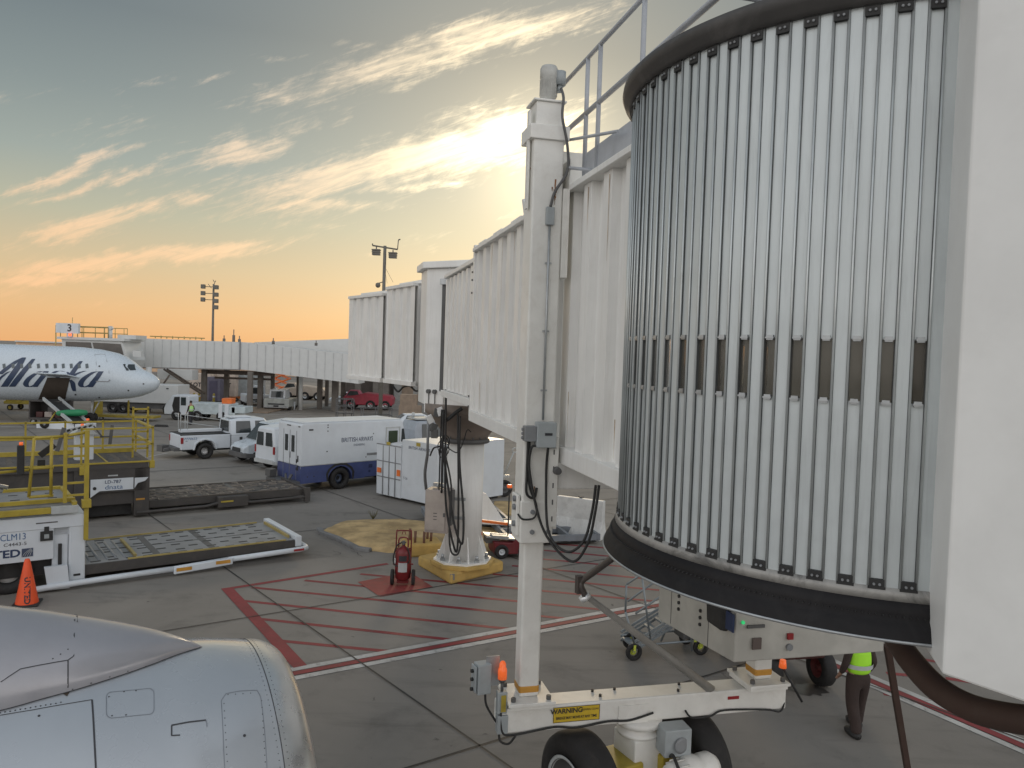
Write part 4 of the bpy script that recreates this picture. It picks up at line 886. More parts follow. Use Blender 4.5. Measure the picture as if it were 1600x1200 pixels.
b = MB(); b.box((.0, .5, 3.35), (.4, .08, .14), rot=Matrix.Rotation(-.7, 3, 'Y')); b.box((-.12, .5, 3.05), (.16, .08, .14)); b.build('joystick_box', black, wl)
b = MB()
for i in range(3): b.cyl((-1.9+i*.12, .6, 2.55+i*.1), (-1.0+i*.1, .4, 2.35+i*.08), .05)
b.build('hydraulic_tube', steel, wl, each=True)
b = MB(); b.bx(-4.5, -2.2, .1, .5, 2.15, 2.42); b.build('battery_box', white2, wl, bevel=.02)
# ---- grey loader behind
brown = mat('muddy deck', (.105, .092, .080), .75, dirt=.6, dirtcol=(.05, .045, .04), scale=2.5, bump=.6)
gl = thing('cargo_loader', 'dark grey cargo loader with a muddy brown lowered deck', 'cargo loader', (-12.56, 26.49, 0), R_(36))
loader_deck(gl, .15, 5.75, .25, 2.75, .52, brown, loader_dark, brown, slotm)
b = MB()
for i in range(150): b.box((random.uniform(.3, 5.6), random.uniform(.35, 2.65), .535), (random.uniform(.08, .35), random.uniform(.03, .08), .03), random.choice((0, 0, 1.57, .05)))
b.build('deck_fittings', mat('dusty steel', (.24, .21, .18), .7, dirt=.4), gl)
b = MB(); b.tube([(-.3, .0, .18), (2.0, .0, .20), (2.6, .0, .32), (3.2, .0, .32), (3.6, .0, .22), (5.6, .0, .24), (5.9, .15, .26), (5.9, 2.8, .26)], .06, n=6); b.bx(5.7, 5.92, .0, .14, .05, .6); b.bx(5.72, 5.85, .1, 2.8, .4, .58); b.build('guard_rail', loader_dark, gl)
b = MB(); b.bx(2.4, 3.5, -.06, .2, .1, .5); b.build('knuckle', loader_dark, gl, bevel=.03)
placard('yellow_mark', yellow, gl, 2.5, 2.95, -.065, .30, .36, .004)
b = MB(); b.bx(-2.2, -.0, .0, .08, .95, 1.75); b.bx(-2.2, -1.75, .0, .1, .08, 1.0); b.bx(-.38, .1, .0, .3, .08, 1.75); b.bx(-6, .05, .1, 2.7, .5, 1.74); b.build('chassis', loader_dark, gl, bevel=.01)
b = MB(); b.bx(-2.1, -.4, .35, 2.4, .1, .6); b.build('under_frame', black, gl)
b = MB(); b.bx(-1.72, -.42, -.03, .0, 1.02, 1.42); b.prismy([(-1.72, 1.02), (-1.72, .82), (-1.45, 1.02)], -.03, 0); b.prismy([(-.38, 1.40), (.05, 1.40), (-.05, 1.28), (-.28, 1.22), (-.38, 1.05)], -.03, 0); b.build('side_panel', white2, gl)
text('dnata', .22, (-1.02, -.032, 1.13), (1, 0, 0), (0, 0, 1), inkblue, gl, sx=1.15); text('LD-787', .15, (-1.05, -.032, 1.31), (1, 0, 0), (0, 0, 1), navy, gl, sx=1.1, bold=.002)
b = MB(); b.cyl((-1.6, -.03, 1.12), (-1.6, -.045, 1.12), .055, n=14); b.build('filler_cap', black, gl)
placard('maker_plate', silver, gl, -1.2, -.9, -.005, 1.50, 1.545, .004); placard('amber_mark', amber, gl, -.33, -.05, -.005, .62, .68, .004)
b = MB(); b.bx(-5.5, .05, -.02, .05, 1.74, 1.90); b.build('platform_edge', loader_dark, gl)
b = MB(); b.bx(-5.5, .1, .0, 2.7, 1.90, 1.97); b.build('platform_deck', brown, gl)
b = MB()
for i in range(14):
    for j in range(8): b.box((-5.3+i*.39+random.uniform(-.04, .04), .25+j*.31, 1.975), (.22, .10, .02))
b.build('platform_rollers', dgrey, gl)
b = MB(); b.bx(-5.5, .1, -.03, .03, 1.93, 1.98); b.bx(-5.5, .0, 2.6, 2.72, 1.97, 2.12); b.bx(-1.25, -1.2, .0, 2.6, 1.975, 1.99); b.build('platform_trim', yellow, gl)
b = MB(); b.bx(.08, .24, -.10, .08, 1.72, 1.98); b.bx(-2.05, -1.9, -.1, .08, 1.6, 1.86); b.build('socket', yellow, gl, bevel=.015)
b = MB(); segs = []
for z in (2.55, 3.12): segs.append(((-2.0, 0, z), (.18, 0, z)))
for x_ in (-2.0, .18): segs.append(((x_, 0, 1.8), (x_, 0, 3.14)))
for z in (2.55, 3.12): segs.append(((-4.5, 2.65, z), (.1, 2.65, z))); segs.append(((.18, 0, z), (.14, 2.65, z)))
for x_ in (-3.4, -2.2, -1.0, .1): segs.append(((x_, 2.65, 2.0), (x_, 2.65, 3.14)))
for x_ in (-.3, .18): segs.append(((x_, .9, 2.0), (x_, .9, 3.75)))
for z in (2.3, 2.6, 2.9, 3.4, 3.7): segs.append(((-.3, .9, z), (.18, .9, z)))
for p, q in segs: b.box(((p[0]+q[0])/2, (p[1]+q[1])/2, (p[2]+q[2])/2), (abs(p[0]-q[0])+.06, abs(p[1]-q[1])+.06, abs(p[2]-q[2])+.06))
b.build('railing', yellow, gl)
b = MB(); b.bx(-2.08, -1.52, .9, 1.3, 1.97, 2.85); b.build('control_cabinet', white2, gl, bevel=.015)
b = MB(); b.prismy([(-2.2, 2.85), (-1.4, 2.85), (-1.55, 2.98), (-1.8, 3.1), (-2.0, 3.02)], .8, 1.4); b.build('canopy', silver, gl)
b = MB(); b.cyl((-1.85, 1.1, 3.08), (-1.85, 1.1, 3.2), .05); b.build('warning_light', beaconm, gl)
b = MB(); b.bx(-1.9, -1.75, .885, .9, 2.45, 2.55); b.bx(-1.95, -1.87, .885, .9, 2.4, 2.44); b.build('switch', ink, gl); placard('caution_label', yellow, gl, -1.95, -1.85, .9, 2.72, 2.80, .004)
b = MB(); b.box((-2.55, .5, 2.75), (.12, .12, .8), rot=Matrix.Rotation(.25, 3, 'Y')); b.box((-.95, 1.2, 2.75), (.10, .08, .75), rot=Matrix.Rotation(.1, 3, 'Y')); b.box((-1.35, 1.2, 2.9), (.05, .05, .5), rot=Matrix.Rotation(-.6, 3, 'Y')); b.box((-1.15, 1.2, 2.72), (.3, .05, .05)); b.build('control_lever', dgrey, gl, each=True)
b = MB()
for i in range(5): b.box((-2.3+i*.16, .7, 3.02+i*.035), (.10, .04, .06), rot=Matrix.Rotation(-.5, 3, 'Y'))
b.build('striped_bar', black, gl)
b = MB(); b.box((-2.0, .72, 3.10), (.9, .02, .09), rot=Matrix.Rotation(-.22, 3, 'Y')); b.build('bar_board', silver, gl)
# ---- red cart with beacon pole behind the lift column
rc = thing('scissor_cart', 'small red wheeled cart with orange beacon on a black pole, behind the lift column', 'cart', (-.05, 22.9, 0), R_(15))
b = MB(); b.prismy([(-.38, .12), (.5, .12), (.55, .75), (.15, .45), (-.42, .50)], -.3, .5); b.build('cart_body', mat('cart red', (.15, .012, .018), .5, dirt=.3), rc, bevel=.02)
b = MB(); b.box((-.15, .1, .58), (.95, .6, .05), rot=Matrix.Rotation(.12, 3, 'Y')); b.box((-.2, -.05, .62), (.5, .35, .08), rot=Matrix.Rotation(.1, 3, 'Y')); b.build('tray', steel, rc)
b = MB(); b.box((-.28, .7, .88), (1.1, .10, .08), rot=Matrix.Rotation(.14, 3, 'Y')); b.box((-.85, .2, .65), (.35, .12, .10)); b.build('orange_arm', orange, rc, bevel=.01)
b = MB(); b.bx(-.6, -.2, -.1, .3, .42, .6); b.build('battery', dgrey, rc)
b = MB(); b.cyl((.12, .15, .5), (.12, .15, 2.0), .022, n=8); b.build('beacon_pole', black, rc)
b = MB(); b.cyl((.12, .15, 1.98), (.12, .15, 2.03), .07); b.build('beacon_base', dgrey, rc)
b = MB(); b.box((.12, .15, 2.08), (.14, .14, .10)); b.build('beacon', beaconm, rc, bevel=.02)
for x_ in (-.18, .55): wheel(rc, x_, -.3, .21, .14, white2, rimr=.4); wheel(rc, x_, .5, .21, .14, white2, rimr=.4)
# ---- low steel frame
df = thing('equipment_dolly', 'low grey steel lattice frame lying on the apron by the white barrier', 'dolly', (.6, 25.2, 0), R_(-40))
c_ = [V3(2.9, 24.0), V3(1.2, 23.3), V3(-2.0, 27.6), V3(-.4, 29.0)]
fr = thing('x', 'x', 'x'); bpy.data.objects.remove(fr)
def grid(par, o, ang, L, W_, nx, ny, z, m):
    u_ = V3(math.cos(ang), math.sin(ang)); v_ = V3(-math.sin(ang), math.cos(ang)); b = MB()
    for i in range(nx+1): b.box(o+u_*(L*i/nx)+v_*W_/2+V3(0, 0, z-.1), (.10, W_+.12, .20), ang)
    for j in range(ny+1): b.box(o+u_*L/2+v_*(W_*j/ny)+V3(0, 0, z-.1), (L, .10, .19), ang)
    return b.build('lattice', m, par, True)
dr = mat('frame blue grey', (.19, .21, .235), .5, metal=.2, dirt=.4)
grid(df, V3(.05, 24.0), R_(14), 3.0, 2.3, 3, 2, .34, dr); grid(df, V3(-2.6, 26.0), R_(14), 2.7, 2.3, 3, 2, .34, dr)
b = MB(); u_ = V3(math.cos(R_(14)), math.sin(R_(14))); v_ = V3(-math.sin(R_(14)), math.cos(R_(14))); b.box(V3(.05, 24)+u_*1.5+v_*1.15+V3(0, 0, .08), (2.9, 2.2, .03), R_(14)); b.box(V3(-2.6, 26)+u_*1.35+v_*1.15+V3(0, 0, .08), (2.6, 2.2, .03), R_(14)); b.build('tray', black, df, True)
b = MB(); b.hexa([V3(-1.3, 25.6, .36), V3(.3, 25.4, .36), V3(.6, 25.9, .36), V3(-.9, 26.1, .36), V3(-1.3, 25.6, .42), V3(.3, 25.4, .42), V3(.6, 25.9, .42), V3(-.9, 26.1, .42)]); b.prism([(-.9, .42), (-.1, .42), (-.75, 1.35), (-.9, 1.4)], lambda x, z: V3(x, 25.70, z), lambda x, z: V3(x, 25.76, z)); b.build('gusset_foot', white, df, True)
# ---- plastic barrier
ba = thing('plastic_barrier', 'white moulded plastic road barrier standing behind the hanging cables', 'barrier', (2.45, 25.75, 0), R_(-28))
b = MB(); b.prism([(-.30, 0), (.30, 0), (.30, .1), (.13, .62), (.10, 1.30), (-.10, 1.30), (-.13, .62), (-.30, .1)], lambda y, z: V3(-.85, y, z), lambda y, z: V3(.85, y, z))
b.build('barrier_body', mat('barrier white', (.60, .61, .60), .5, dirt=.25), ba, bevel=.03)
b = MB()
for i in range(6): x_ = -.72+i*.285; b.prism([(-.30, .06), (-.33, .06), (-.33, .12), (-.15, .62), (-.12, .62)], lambda y, z: V3(x_-.02, y, z), lambda y, z: V3(x_+.02, y, z))
b.build('ribs', MATS['barrier white'], ba)
b = MB(); b.cyl((0, 0, 1.29), (0, 0, 1.36), .05); b.cyl((-.1, 0, 1.34), (.1, 0, 1.34), .02); b.build('filler_cap', dgrey, ba)
# ---- white enclosed trailer
tr = thing('enclosed_trailer', 'white boxy trailer with ribbed doors and orange stickers behind the round pedestal', 'trailer', (-2.8, 29.5, 0), R_(47.5))
b = MB(); b.bx(0, 3.8, 0, 2.1, .12, 2.50); b.build('trailer_body', white2, tr, bevel=.015)
b = MB(); b.hexa([V3(.25, 2.1, .12), V3(3.6, 2.1, .12), V3(3.6, 3.65, .12), V3(.25, 3.65, .12), V3(.0, 2.1, 2.42), V3(3.6, 2.1, 2.42), V3(3.6, 3.65, 2.12), V3(0, 3.65, 2.12)]); b.build('front_body', white2, tr, bevel=.01)
b = MB(); b.hexa([V3(-.02, 2.1, .10), V3(.2, 2.1, .10), V3(.2, 3.68, .10), V3(-.02, 3.68, .10), V3(-.06, 2.1, 2.28), V3(.2, 2.1, 2.28), V3(.2, 3.68, 2.16), V3(-.06, 3.68, 2.16)]); dd_ = b.build('ribbed_door', white2, tr, bevel=.01)
b = MB()
for y_ in (2.45, 2.85, 3.25): b.bx(-.065, -.045, y_-.02, y_+.02, .12, 2.15)
for z_ in (.85, 1.5): b.bx(-.065, -.05, 2.1, 3.66, z_-.02, z_+.02)
b.bx(-.075, -.05, 2.1, 3.68, 2.17, 2.21); b.build('door_ribs', midgrey, tr)
b = MB(); b.bx(-.08, -.06, 3.35, 3.6, 1.0, 1.2); b.build('orange_sticker', orange, tr)
b = MB(); b.bx(-.08, -.06, 2.12, 2.32, 1.0, 1.25); b.build('orange_sticker', orange, tr)
text('BRITISH AIRWAYS', .17, (-.002, 1.05, 2.22), (0, -1, 0), (0, 0, 1), navy, tr, sx=.95); text('T-26', .14, (-.002, 1.85, .95), (0, -1, 0), (0, 0, 1), navy, tr)
for x_, y_ in ((-.005, 1.1), (-.07, 2.9)): b = MB(); b.bx(x_-.01, x_, y_-.12, y_+.12, 2.32 if y_ < 2 else 2.2, 2.46 if y_ < 2 else 2.32); b.build('yellow_tag', yellow, tr)
b = MB(); b.bx(.35, .75, -.02, .0, .3, 2.3); b.build('grey_strip', grey, tr)
b = MB(); b.bx(.2, 3.7, .2, 3.5, .0, .12); b.build('under_frame', black, tr)
hc = thing('tow_dolly', 'small wheeled tow bar with ring handle beside the white trailer', 'tow bar', (-.22, 32.7, 0), R_(20))
b = MB(); b.cyl((0, 0, .9), (.42, 0, 1.9), .03, n=8); pts = [(.46+.1*math.cos(k*.6), 0, 1.98+.1*math.sin(k*.6)) for k in range(12)]; b.tube(pts, .025); b.bx(-.15, .25, -.05, .05, .82, .92); b.cyl((0, 0, .3), (0, 0, .9), .03); b.build('tow_handle', silver, hc)
wheel(hc, 0, -.08, .36, .16, dgrey)
# ================================================================ road vehicles
def loft(b, secs, smooth=False):
    """secs: list of (x, [(y,z)...])"""
    n = len(secs[0][1]); vs = [V3(x, y, z) for x, ps in secs for y, z in ps]; fs = []
    for i in range(len(secs)-1):
        for k in range(n): fs.append((i*n+k, i*n+(k+1) % n, (i+1)*n+(k+1) % n, (i+1)*n+k))
    b.add(vs, fs, smooth); b.add(vs[:n], [tuple(range(n))[::-1]]); b.add(vs[-n:], [tuple(range(n))]); return b
def sec(w_, z0, zs, z1, wr):   # half widths
    return [(-w_, z0), (-w_*1.0, z0+.1), (-w_, zs), (-wr, z1-.04), (-wr+.1, z1), (wr-.1, z1), (wr, z1-.04), (w_, zs), (w_, z0+.1), (w_, z0)]
def box4(b, pts, n, th=.012):
    """thin slab from 4 corner points pushed along n"""
    n = Vector(n).normalized()*th; b.hexa([Vector(p)-n*.5 for p in pts]+[Vector(p)+n for p in pts]); return b
# ---- step van (rear near corner = local origin, nose to +x, near side y<0)
sv = thing('step_van', 'boxy step van, white over a blue lower body', 'van', (-8.68, 31.8, 0), R_(44))
bluem = mat('van blue', (.055, .075, .20), .4, dirt=.25, dirtcol=(.08, .09, .14))
b = MB(); b.prism([(0, 1.08), (7.1, 1.08), (7.1, 1.5), (6.75, 1.7), (6.45, 2.72), (6.25, 2.82), (.1, 2.82), (0, 2.74)], lambda x, z: V3(x, 0, z), lambda x, z: V3(x, 2.25, z)); b.build('body', white2, sv, bevel=.05, bseg=3)
def arch_poly(x0, x1, z0, z1, cx, r, n=10):
    return [(x0, z0), (cx-r, z0)]+[(cx-r*math.cos(math.pi*i/n), z0+r*math.sin(math.pi*i/n)) for i in range(1, n)]+[(cx+r, z0), (x1, z0), (x1, z1), (x0, z1)]
b = MB(); b.prismy(arch_poly(-.005, 3.4, .38, 1.08, 1.9, .60), -.006, 2.256); b.prismy([(3.4, .42), (7.12, .42), (7.12, 1.08), (3.4, 1.08)], -.006, 2.256); b.build('lower_body', bluem, sv)
b = MB(); b.prismy([(-.006, .99), (0, .99), (0, 1.09), (7.1, 1.09), (7.1, 1.12), (-.006, 1.12)], -.02, -.008); b.build('rub_rail', silver, sv)
b = MB(); b.bx(.2, 6.9, .25, 2.0, .35, .9); b.build('chassis', black, sv)
b = MB(); b.bx(.05, 6.3, .03, 2.22, 2.82, 2.86); b.build('roof', white2, sv, bevel=.02)
b = MB(); b.prismy([(1.25, .40), (1.2, .7), (1.32, .9), (1.6, 1.08), (1.9, 1.10), (2.2, 1.08), (2.48, .9), (2.6, .7), (2.55, .4), (2.5, .4), (2.5, .7), (2.38, .87), (2.15, 1.0), (1.9, 1.03), (1.65, 1.0), (1.42, .87), (1.3, .7), (1.3, .4)], -.03, -.004); b.build('wheel_arch', black, sv)
for y_ in (.12, 2.13): wheel(sv, 1.9, y_, .46, .30, mat('wheel blue', (.06, .08, .13), .5), rimr=.55); wheel(sv, 6.2, y_, .46, .26, MATS['wheel blue'])
text('BRITISH AIRWAYS', .26, (2.95, -.002, 2.05), (1, 0, 0), (0, 0, 1), navy, sv, bold=.002, sx=1.0); text('ENGINEERING', .13, (2.95, -.002, 1.82), (1, 0, 0), (0, 0, 1), navy, sv)
def round_window(par, pts, n, name='window', m=glass, th=.02):
    b = MB(); box4(b, pts, n, th); return b.build(name, m, par, bevel=.05, bseg=3)
w_ = round_window(sv, [V3(-.01, .62, 1.62), V3(-.01, .88, 1.62), V3(-.01, .88, 2.30), V3(-.01, .62, 2.30)], (-1, 0, 0)); round_window(sv, [V3(-.01, 1.25, 1.62), V3(-.01, 1.51, 1.62), V3(-.01, 1.51, 2.30), V3(-.01, 1.25, 2.30)], (-1, 0, 0))
b = MB()
for y_ in (.42, 1.06, 1.68): b.bx(-.012, -.001, y_-.012, y_+.012, .5, 2.5)
b.build('door_seam', midgrey, sv, each=True)
b = MB(); b.bx(-.02, 0, .35, .42, 1.2, 1.35); b.bx(-.02, 0, 1.0, 1.03, 1.35, 1.6); b.bx(-.02, 0, .35, .42, .9, 1.02); b.bx(-.02, 0, .1, .25, 2.66, 2.70); b.bx(-.02, 0, 1.0, 1.35, 2.66, 2.70); b.bx(-.02, 0, .22, .3, 1.25, 1.5); b.bx(-.02, 0, .22, .3, .9, 1.1); b.build('rear_light', slotm, sv, each=True)
b = MB(); b.bx(-.55, .0, .0, 2.2, .35, .48); b.bx(-.5, -.2, 1.9, 2.4, .5, .8); b.cyl((-.35, .4, .5), (-.2, .4, .75), .06); b.cyl((-.3, .7, .45), (-.2, 1.0, .7), .05); b.build('rear_step', dgrey, sv)
round_window(sv, [V3(5.25, -.005, 1.70), V3(6.0, -.005, 1.70), V3(6.0, -.005, 2.35), V3(5.25, -.005, 2.35)], (0, -1, 0), 'door_window', mat('green glass', (.04, .06, .035), .1))
b = MB()
for (x0, x1, z0, z1) in ((5.02, 5.12, .6, 2.50), (6.12, 6.20, .6, 2.50), (5.02, 6.2, 2.46, 2.52)): b.bx(x0, x1, -.022, -.0, z0, z1)
b.build('door_frame', silver, sv)
round_window(sv, [V3(6.28, -.005, 1.55), V3(6.74, -.005, 1.55), V3(6.52, -.005, 2.42), V3(6.34, -.005, 2.42)], (0, -1, 0), 'quarter_window')
b = MB(); box4(b, [V3(6.80, .15, 1.72), V3(6.80, 2.1, 1.72), V3(6.50, 2.1, 2.6), V3(6.50, .15, 2.6)], (1, 0, .3), .02); b.build('windscreen', glass, sv)
b = MB(); b.bx(3.55, 4.6, -.02, 0, 1.34, 1.44); b.build('vent_grille', midgrey, sv)
b = MB(); b.bx(.35, .55, -.015, 0, 2.52, 2.58)
for z_ in (2.45, 2.6, 2.7): b.bx(1.22, 1.27, -.015, 0, z_, z_+.04)
for x_, z_ in ((.6, .62), (.3, .62), (3.45, 1.25), (4.0, 2.24), (1.2, 1.6)): b.bx(x_, x_+.05, -.015, 0, z_, z_+.05)
b.build('marker_light', ink, sv, each=True)
b = MB(); b.bx(3.7, 4.0, -.012, 0, .80, .95); b.bx(4.4, 4.75, -.012, 0, .80, .98); b.bx(3.7, 3.85, -.012, 0, .6, .7); b.bx(4.5, 4.7, -.012, 0, .6, .72); b.build('filler_flaps', mat('dark blue', (.02, .03, .09), .5), sv)
for o in COL.objects:      # shorten the body ahead of the rear axle, slim and raise it a little
    if o.parent is sv:
        for p in o.data.vertices:
            if p.co.x > 2.6: p.co.x = 2.6+(p.co.x-2.6)*.667
            p.co.y *= .89
            if o.name.split('.')[0] != 'wheel': p.co.z *= 1.035
# roof access frames standing beyond the van
def stand(px, Y_, w_, h_, m, label, deck=.9):
    p = at(px, 640, Y_); p.z = 0; s = thing('work_platform', label, 'platform', p, R_(20)); b = MB(); D_ = .9
    for x in (0, w_/2, w_):
        for y in (0, D_): b.cyl((x, y, 0), (x, y, h_), .03, n=6)
    for z in (deck, h_-.45, h_):
        for y in (0, D_): b.cyl((0, y, z), (w_, y, z), .025, n=6)
        for x in (0, w_): b.cyl((x, 0, z), (x, D_, z), .025, n=6)
    b.build('frame', m, s); b = MB(); b.bx(0, w_, 0, D_, deck, deck+.05); b.build('deck', m, s)
    for x, y in ((0, 0), (w_, 0)): wheel(s, x, y, .12, .06)
    return s
stand(528, 49, 1.0, 2.9, dgrey, 'dark tubular work platform just left of the red tractor', 2.0); stand(568, 48, 1.8, 2.45, dgrey, 'dark tubular work platform beneath the red tractor', 1.7)
# ---- pickup truck
pk = thing('pickup_truck', 'white crew cab pickup truck parked with its tailgate to the left', 'pickup truck', (-16.24, 40.75, 0), R_(40))
yo = 1.0   # centre line
b = MB()
b.prism(arch_poly(-1.22, 1.35, .52, 1.28, 0, .50), lambda x, z: V3(x, 0, z), lambda x, z: V3(x, 2.0, z)); b.build('bed', white2, pk, bevel=.04, bseg=3)
b = MB(); b.bx(-1.15, 1.3, .1, 1.9, 1.20, 1.295); b.bx(-1.24, 1.33, .03, .12, 1.28, 1.32); b.bx(-1.24, 1.33, 1.88, 1.97, 1.28, 1.32); b.build('bed_liner', black, pk)
b = MB(); loft(b, [(1.37, sec(1.0, .48, 1.22, 1.30, .9)), (1.40, sec(1.0, .48, 1.22, 2.02, .78)), (2.0, sec(1.0, .48, 1.22, 2.10, .80)), (3.3, sec(1.0, .48, 1.22, 2.08, .80)), (4.05, sec(1.0, .48, 1.22, 1.30, .88)), (5.2, sec(.98, .48, 1.1, 1.2, .85)), (5.4, sec(.9, .5, 1.0, 1.05, .8))])
b.v = [v_+V3(0, 1.0, 0) for v_ in b.v]; b.build('cab', white2, pk, bevel=.03)
b = MB(); box4(b, [V3(1.365, .35, 1.38), V3(1.365, 1.65, 1.38), V3(1.375, 1.6, 1.95), V3(1.375, .4, 1.95)], (-1, 0, 0), .02); b.build('rear_window', glass, pk, bevel=.02)
for x0, x1, t0, t1 in ((1.65, 2.50, 1.7, 2.48), (2.75, 3.75, 2.75, 3.3)):
    b = MB(); box4(b, [V3(x0, .03, 1.30), V3(x1, .03, 1.30), V3(t1, .19, 1.95), V3(t0, .19, 1.95)], (0, -1, .25), .02); b.build('side_window', glass, pk, bevel=.02)
b = MB(); b.bx(1.85, 2.0, -.02, .0, .95, 1.10); b.bx(1.37, 1.385, -.005, .0, .6, 1.25); b.bx(2.62, 2.635, -.005, 0, .6, 1.25); b.build('door_handle', black, pk)
b = MB(); b.bx(-1.24, -1.1, -.02, .04, .85, 1.18); b.build('tail_light', red, pk, bevel=.02); b = MB(); b.bx(3.55, 3.7, -.28, -.08, 1.25, 1.55); b.bx(3.6, 3.65, -.1, .05, 1.3, 1.36); b.build('wing_mirror', black, pk, bevel=.02); b = MB(); b.bx(-1.24, -1.2, 1.9, 2.02, .85, 1.18); b.build('tail_light', red, pk)
b = MB(); b.bx(-1.5, -1.2, .2, 1.9, .45, .62); b.cyl((-1.8, 1.0, .5), (-1.3, 1.0, .55), .05); b.bx(-1.8, -1.3, .9, 1.1, .4, .5); b.box((-1.7, 1.5, .5), (.4, .5, .35), .3); b.build('rear_bumper', dgrey, pk)
b = MB(); b.prismy([(-.62, .5), (-.55, .85), (-.35, 1.03), (0, 1.1), (.35, 1.03), (.55, .85), (.62, .5), (.55, .5), (.48, .8), (.3, .95), (0, 1.02), (-.3, .95), (-.48, .8), (-.55, .5)], -.10, .05); b.build('wheel_flare', white2, pk, bevel=.02)
b = MB(); b.bx(-1.0, 5.2, .3, 1.7, .4, .7); b.build('chassis', black, pk)
b = MB(); b.bx(1.39, 1.40, -.004, .0, .55, 1.25); b.bx(1.4, 3.9, -.004, 0, 1.20, 1.215); b.bx(1.38, 4.0, -.004, .0, .62, .64); b.build('door_gap', midgrey, pk)
text('P770633', .17, (-.75, -.004, 1.1), (1, 0, 0), (0, 0, 1), inkblue, pk, shear=.2, sx=1.1)
placard('number_plate', ink, pk, -1.0, -.9, -.004, .98, 1.0)
for y_ in (.02, 1.98): wheel(pk, 0, y_, .42, .30, mat('wheel silver', (.72, .72, .72), .4, metal=.1, dirt=.2)); wheel(pk, 4.35, y_, .40, .25, MATS['wheel silver'])
b = MB(); b.bx(-.9, 1.3, 1.15, 1.6, 1.32, 1.48); b.build('tool_chest', white2, pk, bevel=.02)
b = MB()
for x_ in (-.9, -.55):
    for y_ in (1.2, 1.6): b.cyl((x_, y_, 1.4), (x_, y_, 2.35), .02, n=6)
for z_ in (1.9, 2.3): b.cyl((-.9, 1.2, z_), (1.2, 1.3, z_-.35), .02, n=6); b.cyl((-.9, 1.2, z_), (-.55, 1.2, z_), .02, n=6)
b.build('ladder_rack', silver, pk)
b = MB(); b.bx(1.5, 2.7, .6, 1.5, 2.10, 2.18); b.build('roof_fairing', white2, pk, bevel=.03)
# ---- compact vans
def small_van(label, loc, rz, silverish):
    v_ = thing('small_van', label, 'van', loc, rz); pm = mat('van silver blue', (.56, .61, .65), .3, metal=.1, dirt=.1) if silverish else white2; Wd = .88
    b = MB(); S_ = lambda w, z0, zs, z1, wr: sec(w, z0, zs, z1, wr)
    loft(b, [(0, S_(Wd*.94, .42, 1.25, 2.05, .62)), (.10, S_(Wd, .38, 1.25, 2.14, .68)), (1.2, S_(Wd, .36, 1.22, 2.20, .70)), (2.7, S_(Wd, .36, 1.18, 2.05, .68)), (3.3, S_(Wd, .36, 1.12, 1.20, .74)), (4.0, S_(Wd*.97, .38, .98, 1.02, .72)), (4.25, S_(Wd*.85, .42, .8, .84, .66))])
    b.build('body', pm, v_, bevel=.04, bseg=3)
    b = MB(); loft(b, [(-.08, S_(Wd*.9, .36, .5, .56, .8)), (.12, S_(Wd*1.01, .34, .5, .58, .85)), (.3, S_(Wd*1.01, .34, .5, .52, .86))]); b.build('rear_bumper', silver if not silverish else dgrey, v_, bevel=.02)
    b = MB(); loft(b, [(3.5, S_(Wd*1.01, .32, .5, .55, .86)), (4.15, S_(Wd, .32, .55, .62, .8)), (4.36, S_(Wd*.84, .34, .55, .60, .7))]); b.build('front_bumper', dgrey, v_, bevel=.02)
    b = MB(); box4(b, [V3(-.015, -.70, 1.22), V3(-.015, -.10, 1.22), V3(.005, -.10, 1.88), V3(.005, -.62, 1.88)], (-1, 0, 0), .02); box4(b, [V3(-.015, .10, 1.22), V3(-.015, .70, 1.22), V3(.005, .62, 1.88), V3(.005, .10, 1.88)], (-1, 0, 0), .02); b.build('rear_window', glass, v_, bevel=.02)
    b = MB(); box4(b, [V3(3.42, -.72, 1.20), V3(3.42, .72, 1.20), V3(2.78, .62, 1.98), V3(2.78, -.62, 1.98)], (1, 0, .8), .02); b.build('windscreen', glass, v_, bevel=.02)
    for s_ in (-1, 1):
        b = MB(); box4(b, [V3(2.1, s_*.885, 1.20), V3(3.1, s_*.885, 1.18), V3(2.75, s_*.71, 1.9), V3(2.1, s_*.71, 1.95)], (0, s_, .2), .02); b.build('side_window', glass, v_, bevel=.02)
        b = MB(); b.bx(-.03, .06, s_*.80-.05, s_*.80+.05, .85, 1.22); b.build('tail_light', red, v_, bevel=.01)
        b = MB(); box4(b, [V3(3.95, s_*.80, .78), V3(4.20, s_*.62, .74), V3(4.12, s_*.60, .90), V3(3.8, s_*.78, .96)], (.8, s_*.5, .6), .02); b.build('headlight', silver, v_, bevel=.01)
        for x_ in (.75, 3.55): wheel(v_, x_, s_*.78, .32, .2, MATS['wheel silver'])
    b = MB(); box4(b, [V3(4.30, -.45, .62), V3(4.30, .45, .62), V3(4.24, .45, .80), V3(4.24, -.45, .80)], (1, 0, .2), .02); b.build('grille', black, v_)
    return v_
bv = small_van('small white van seen from the rear, half hidden by the step van', (-12.05, 37.6, 0), R_(50), False)
text('BRITISH AIRWAYS', .17, (1.35, -.89, 1.42), (1, 0, 0), (0, 0, 1), inkblue, bv, bold=.004); text('ENGINEERING', .17, (1.25, -.885, 1.18), (1, 0, 0), (0, 0, 1), inkblue, bv, bold=.004)
placard('blue_stripe', inkblue, bv, .3, 2.6, -.885, .93, 1.0); placard('blue_stripe', inkblue, bv, .3, 2.6, -.885, .8, .84)
cv = small_van('silver blue compact van facing left between the pickup and white van', (-11.15, 42.75, 0), R_(224), True)
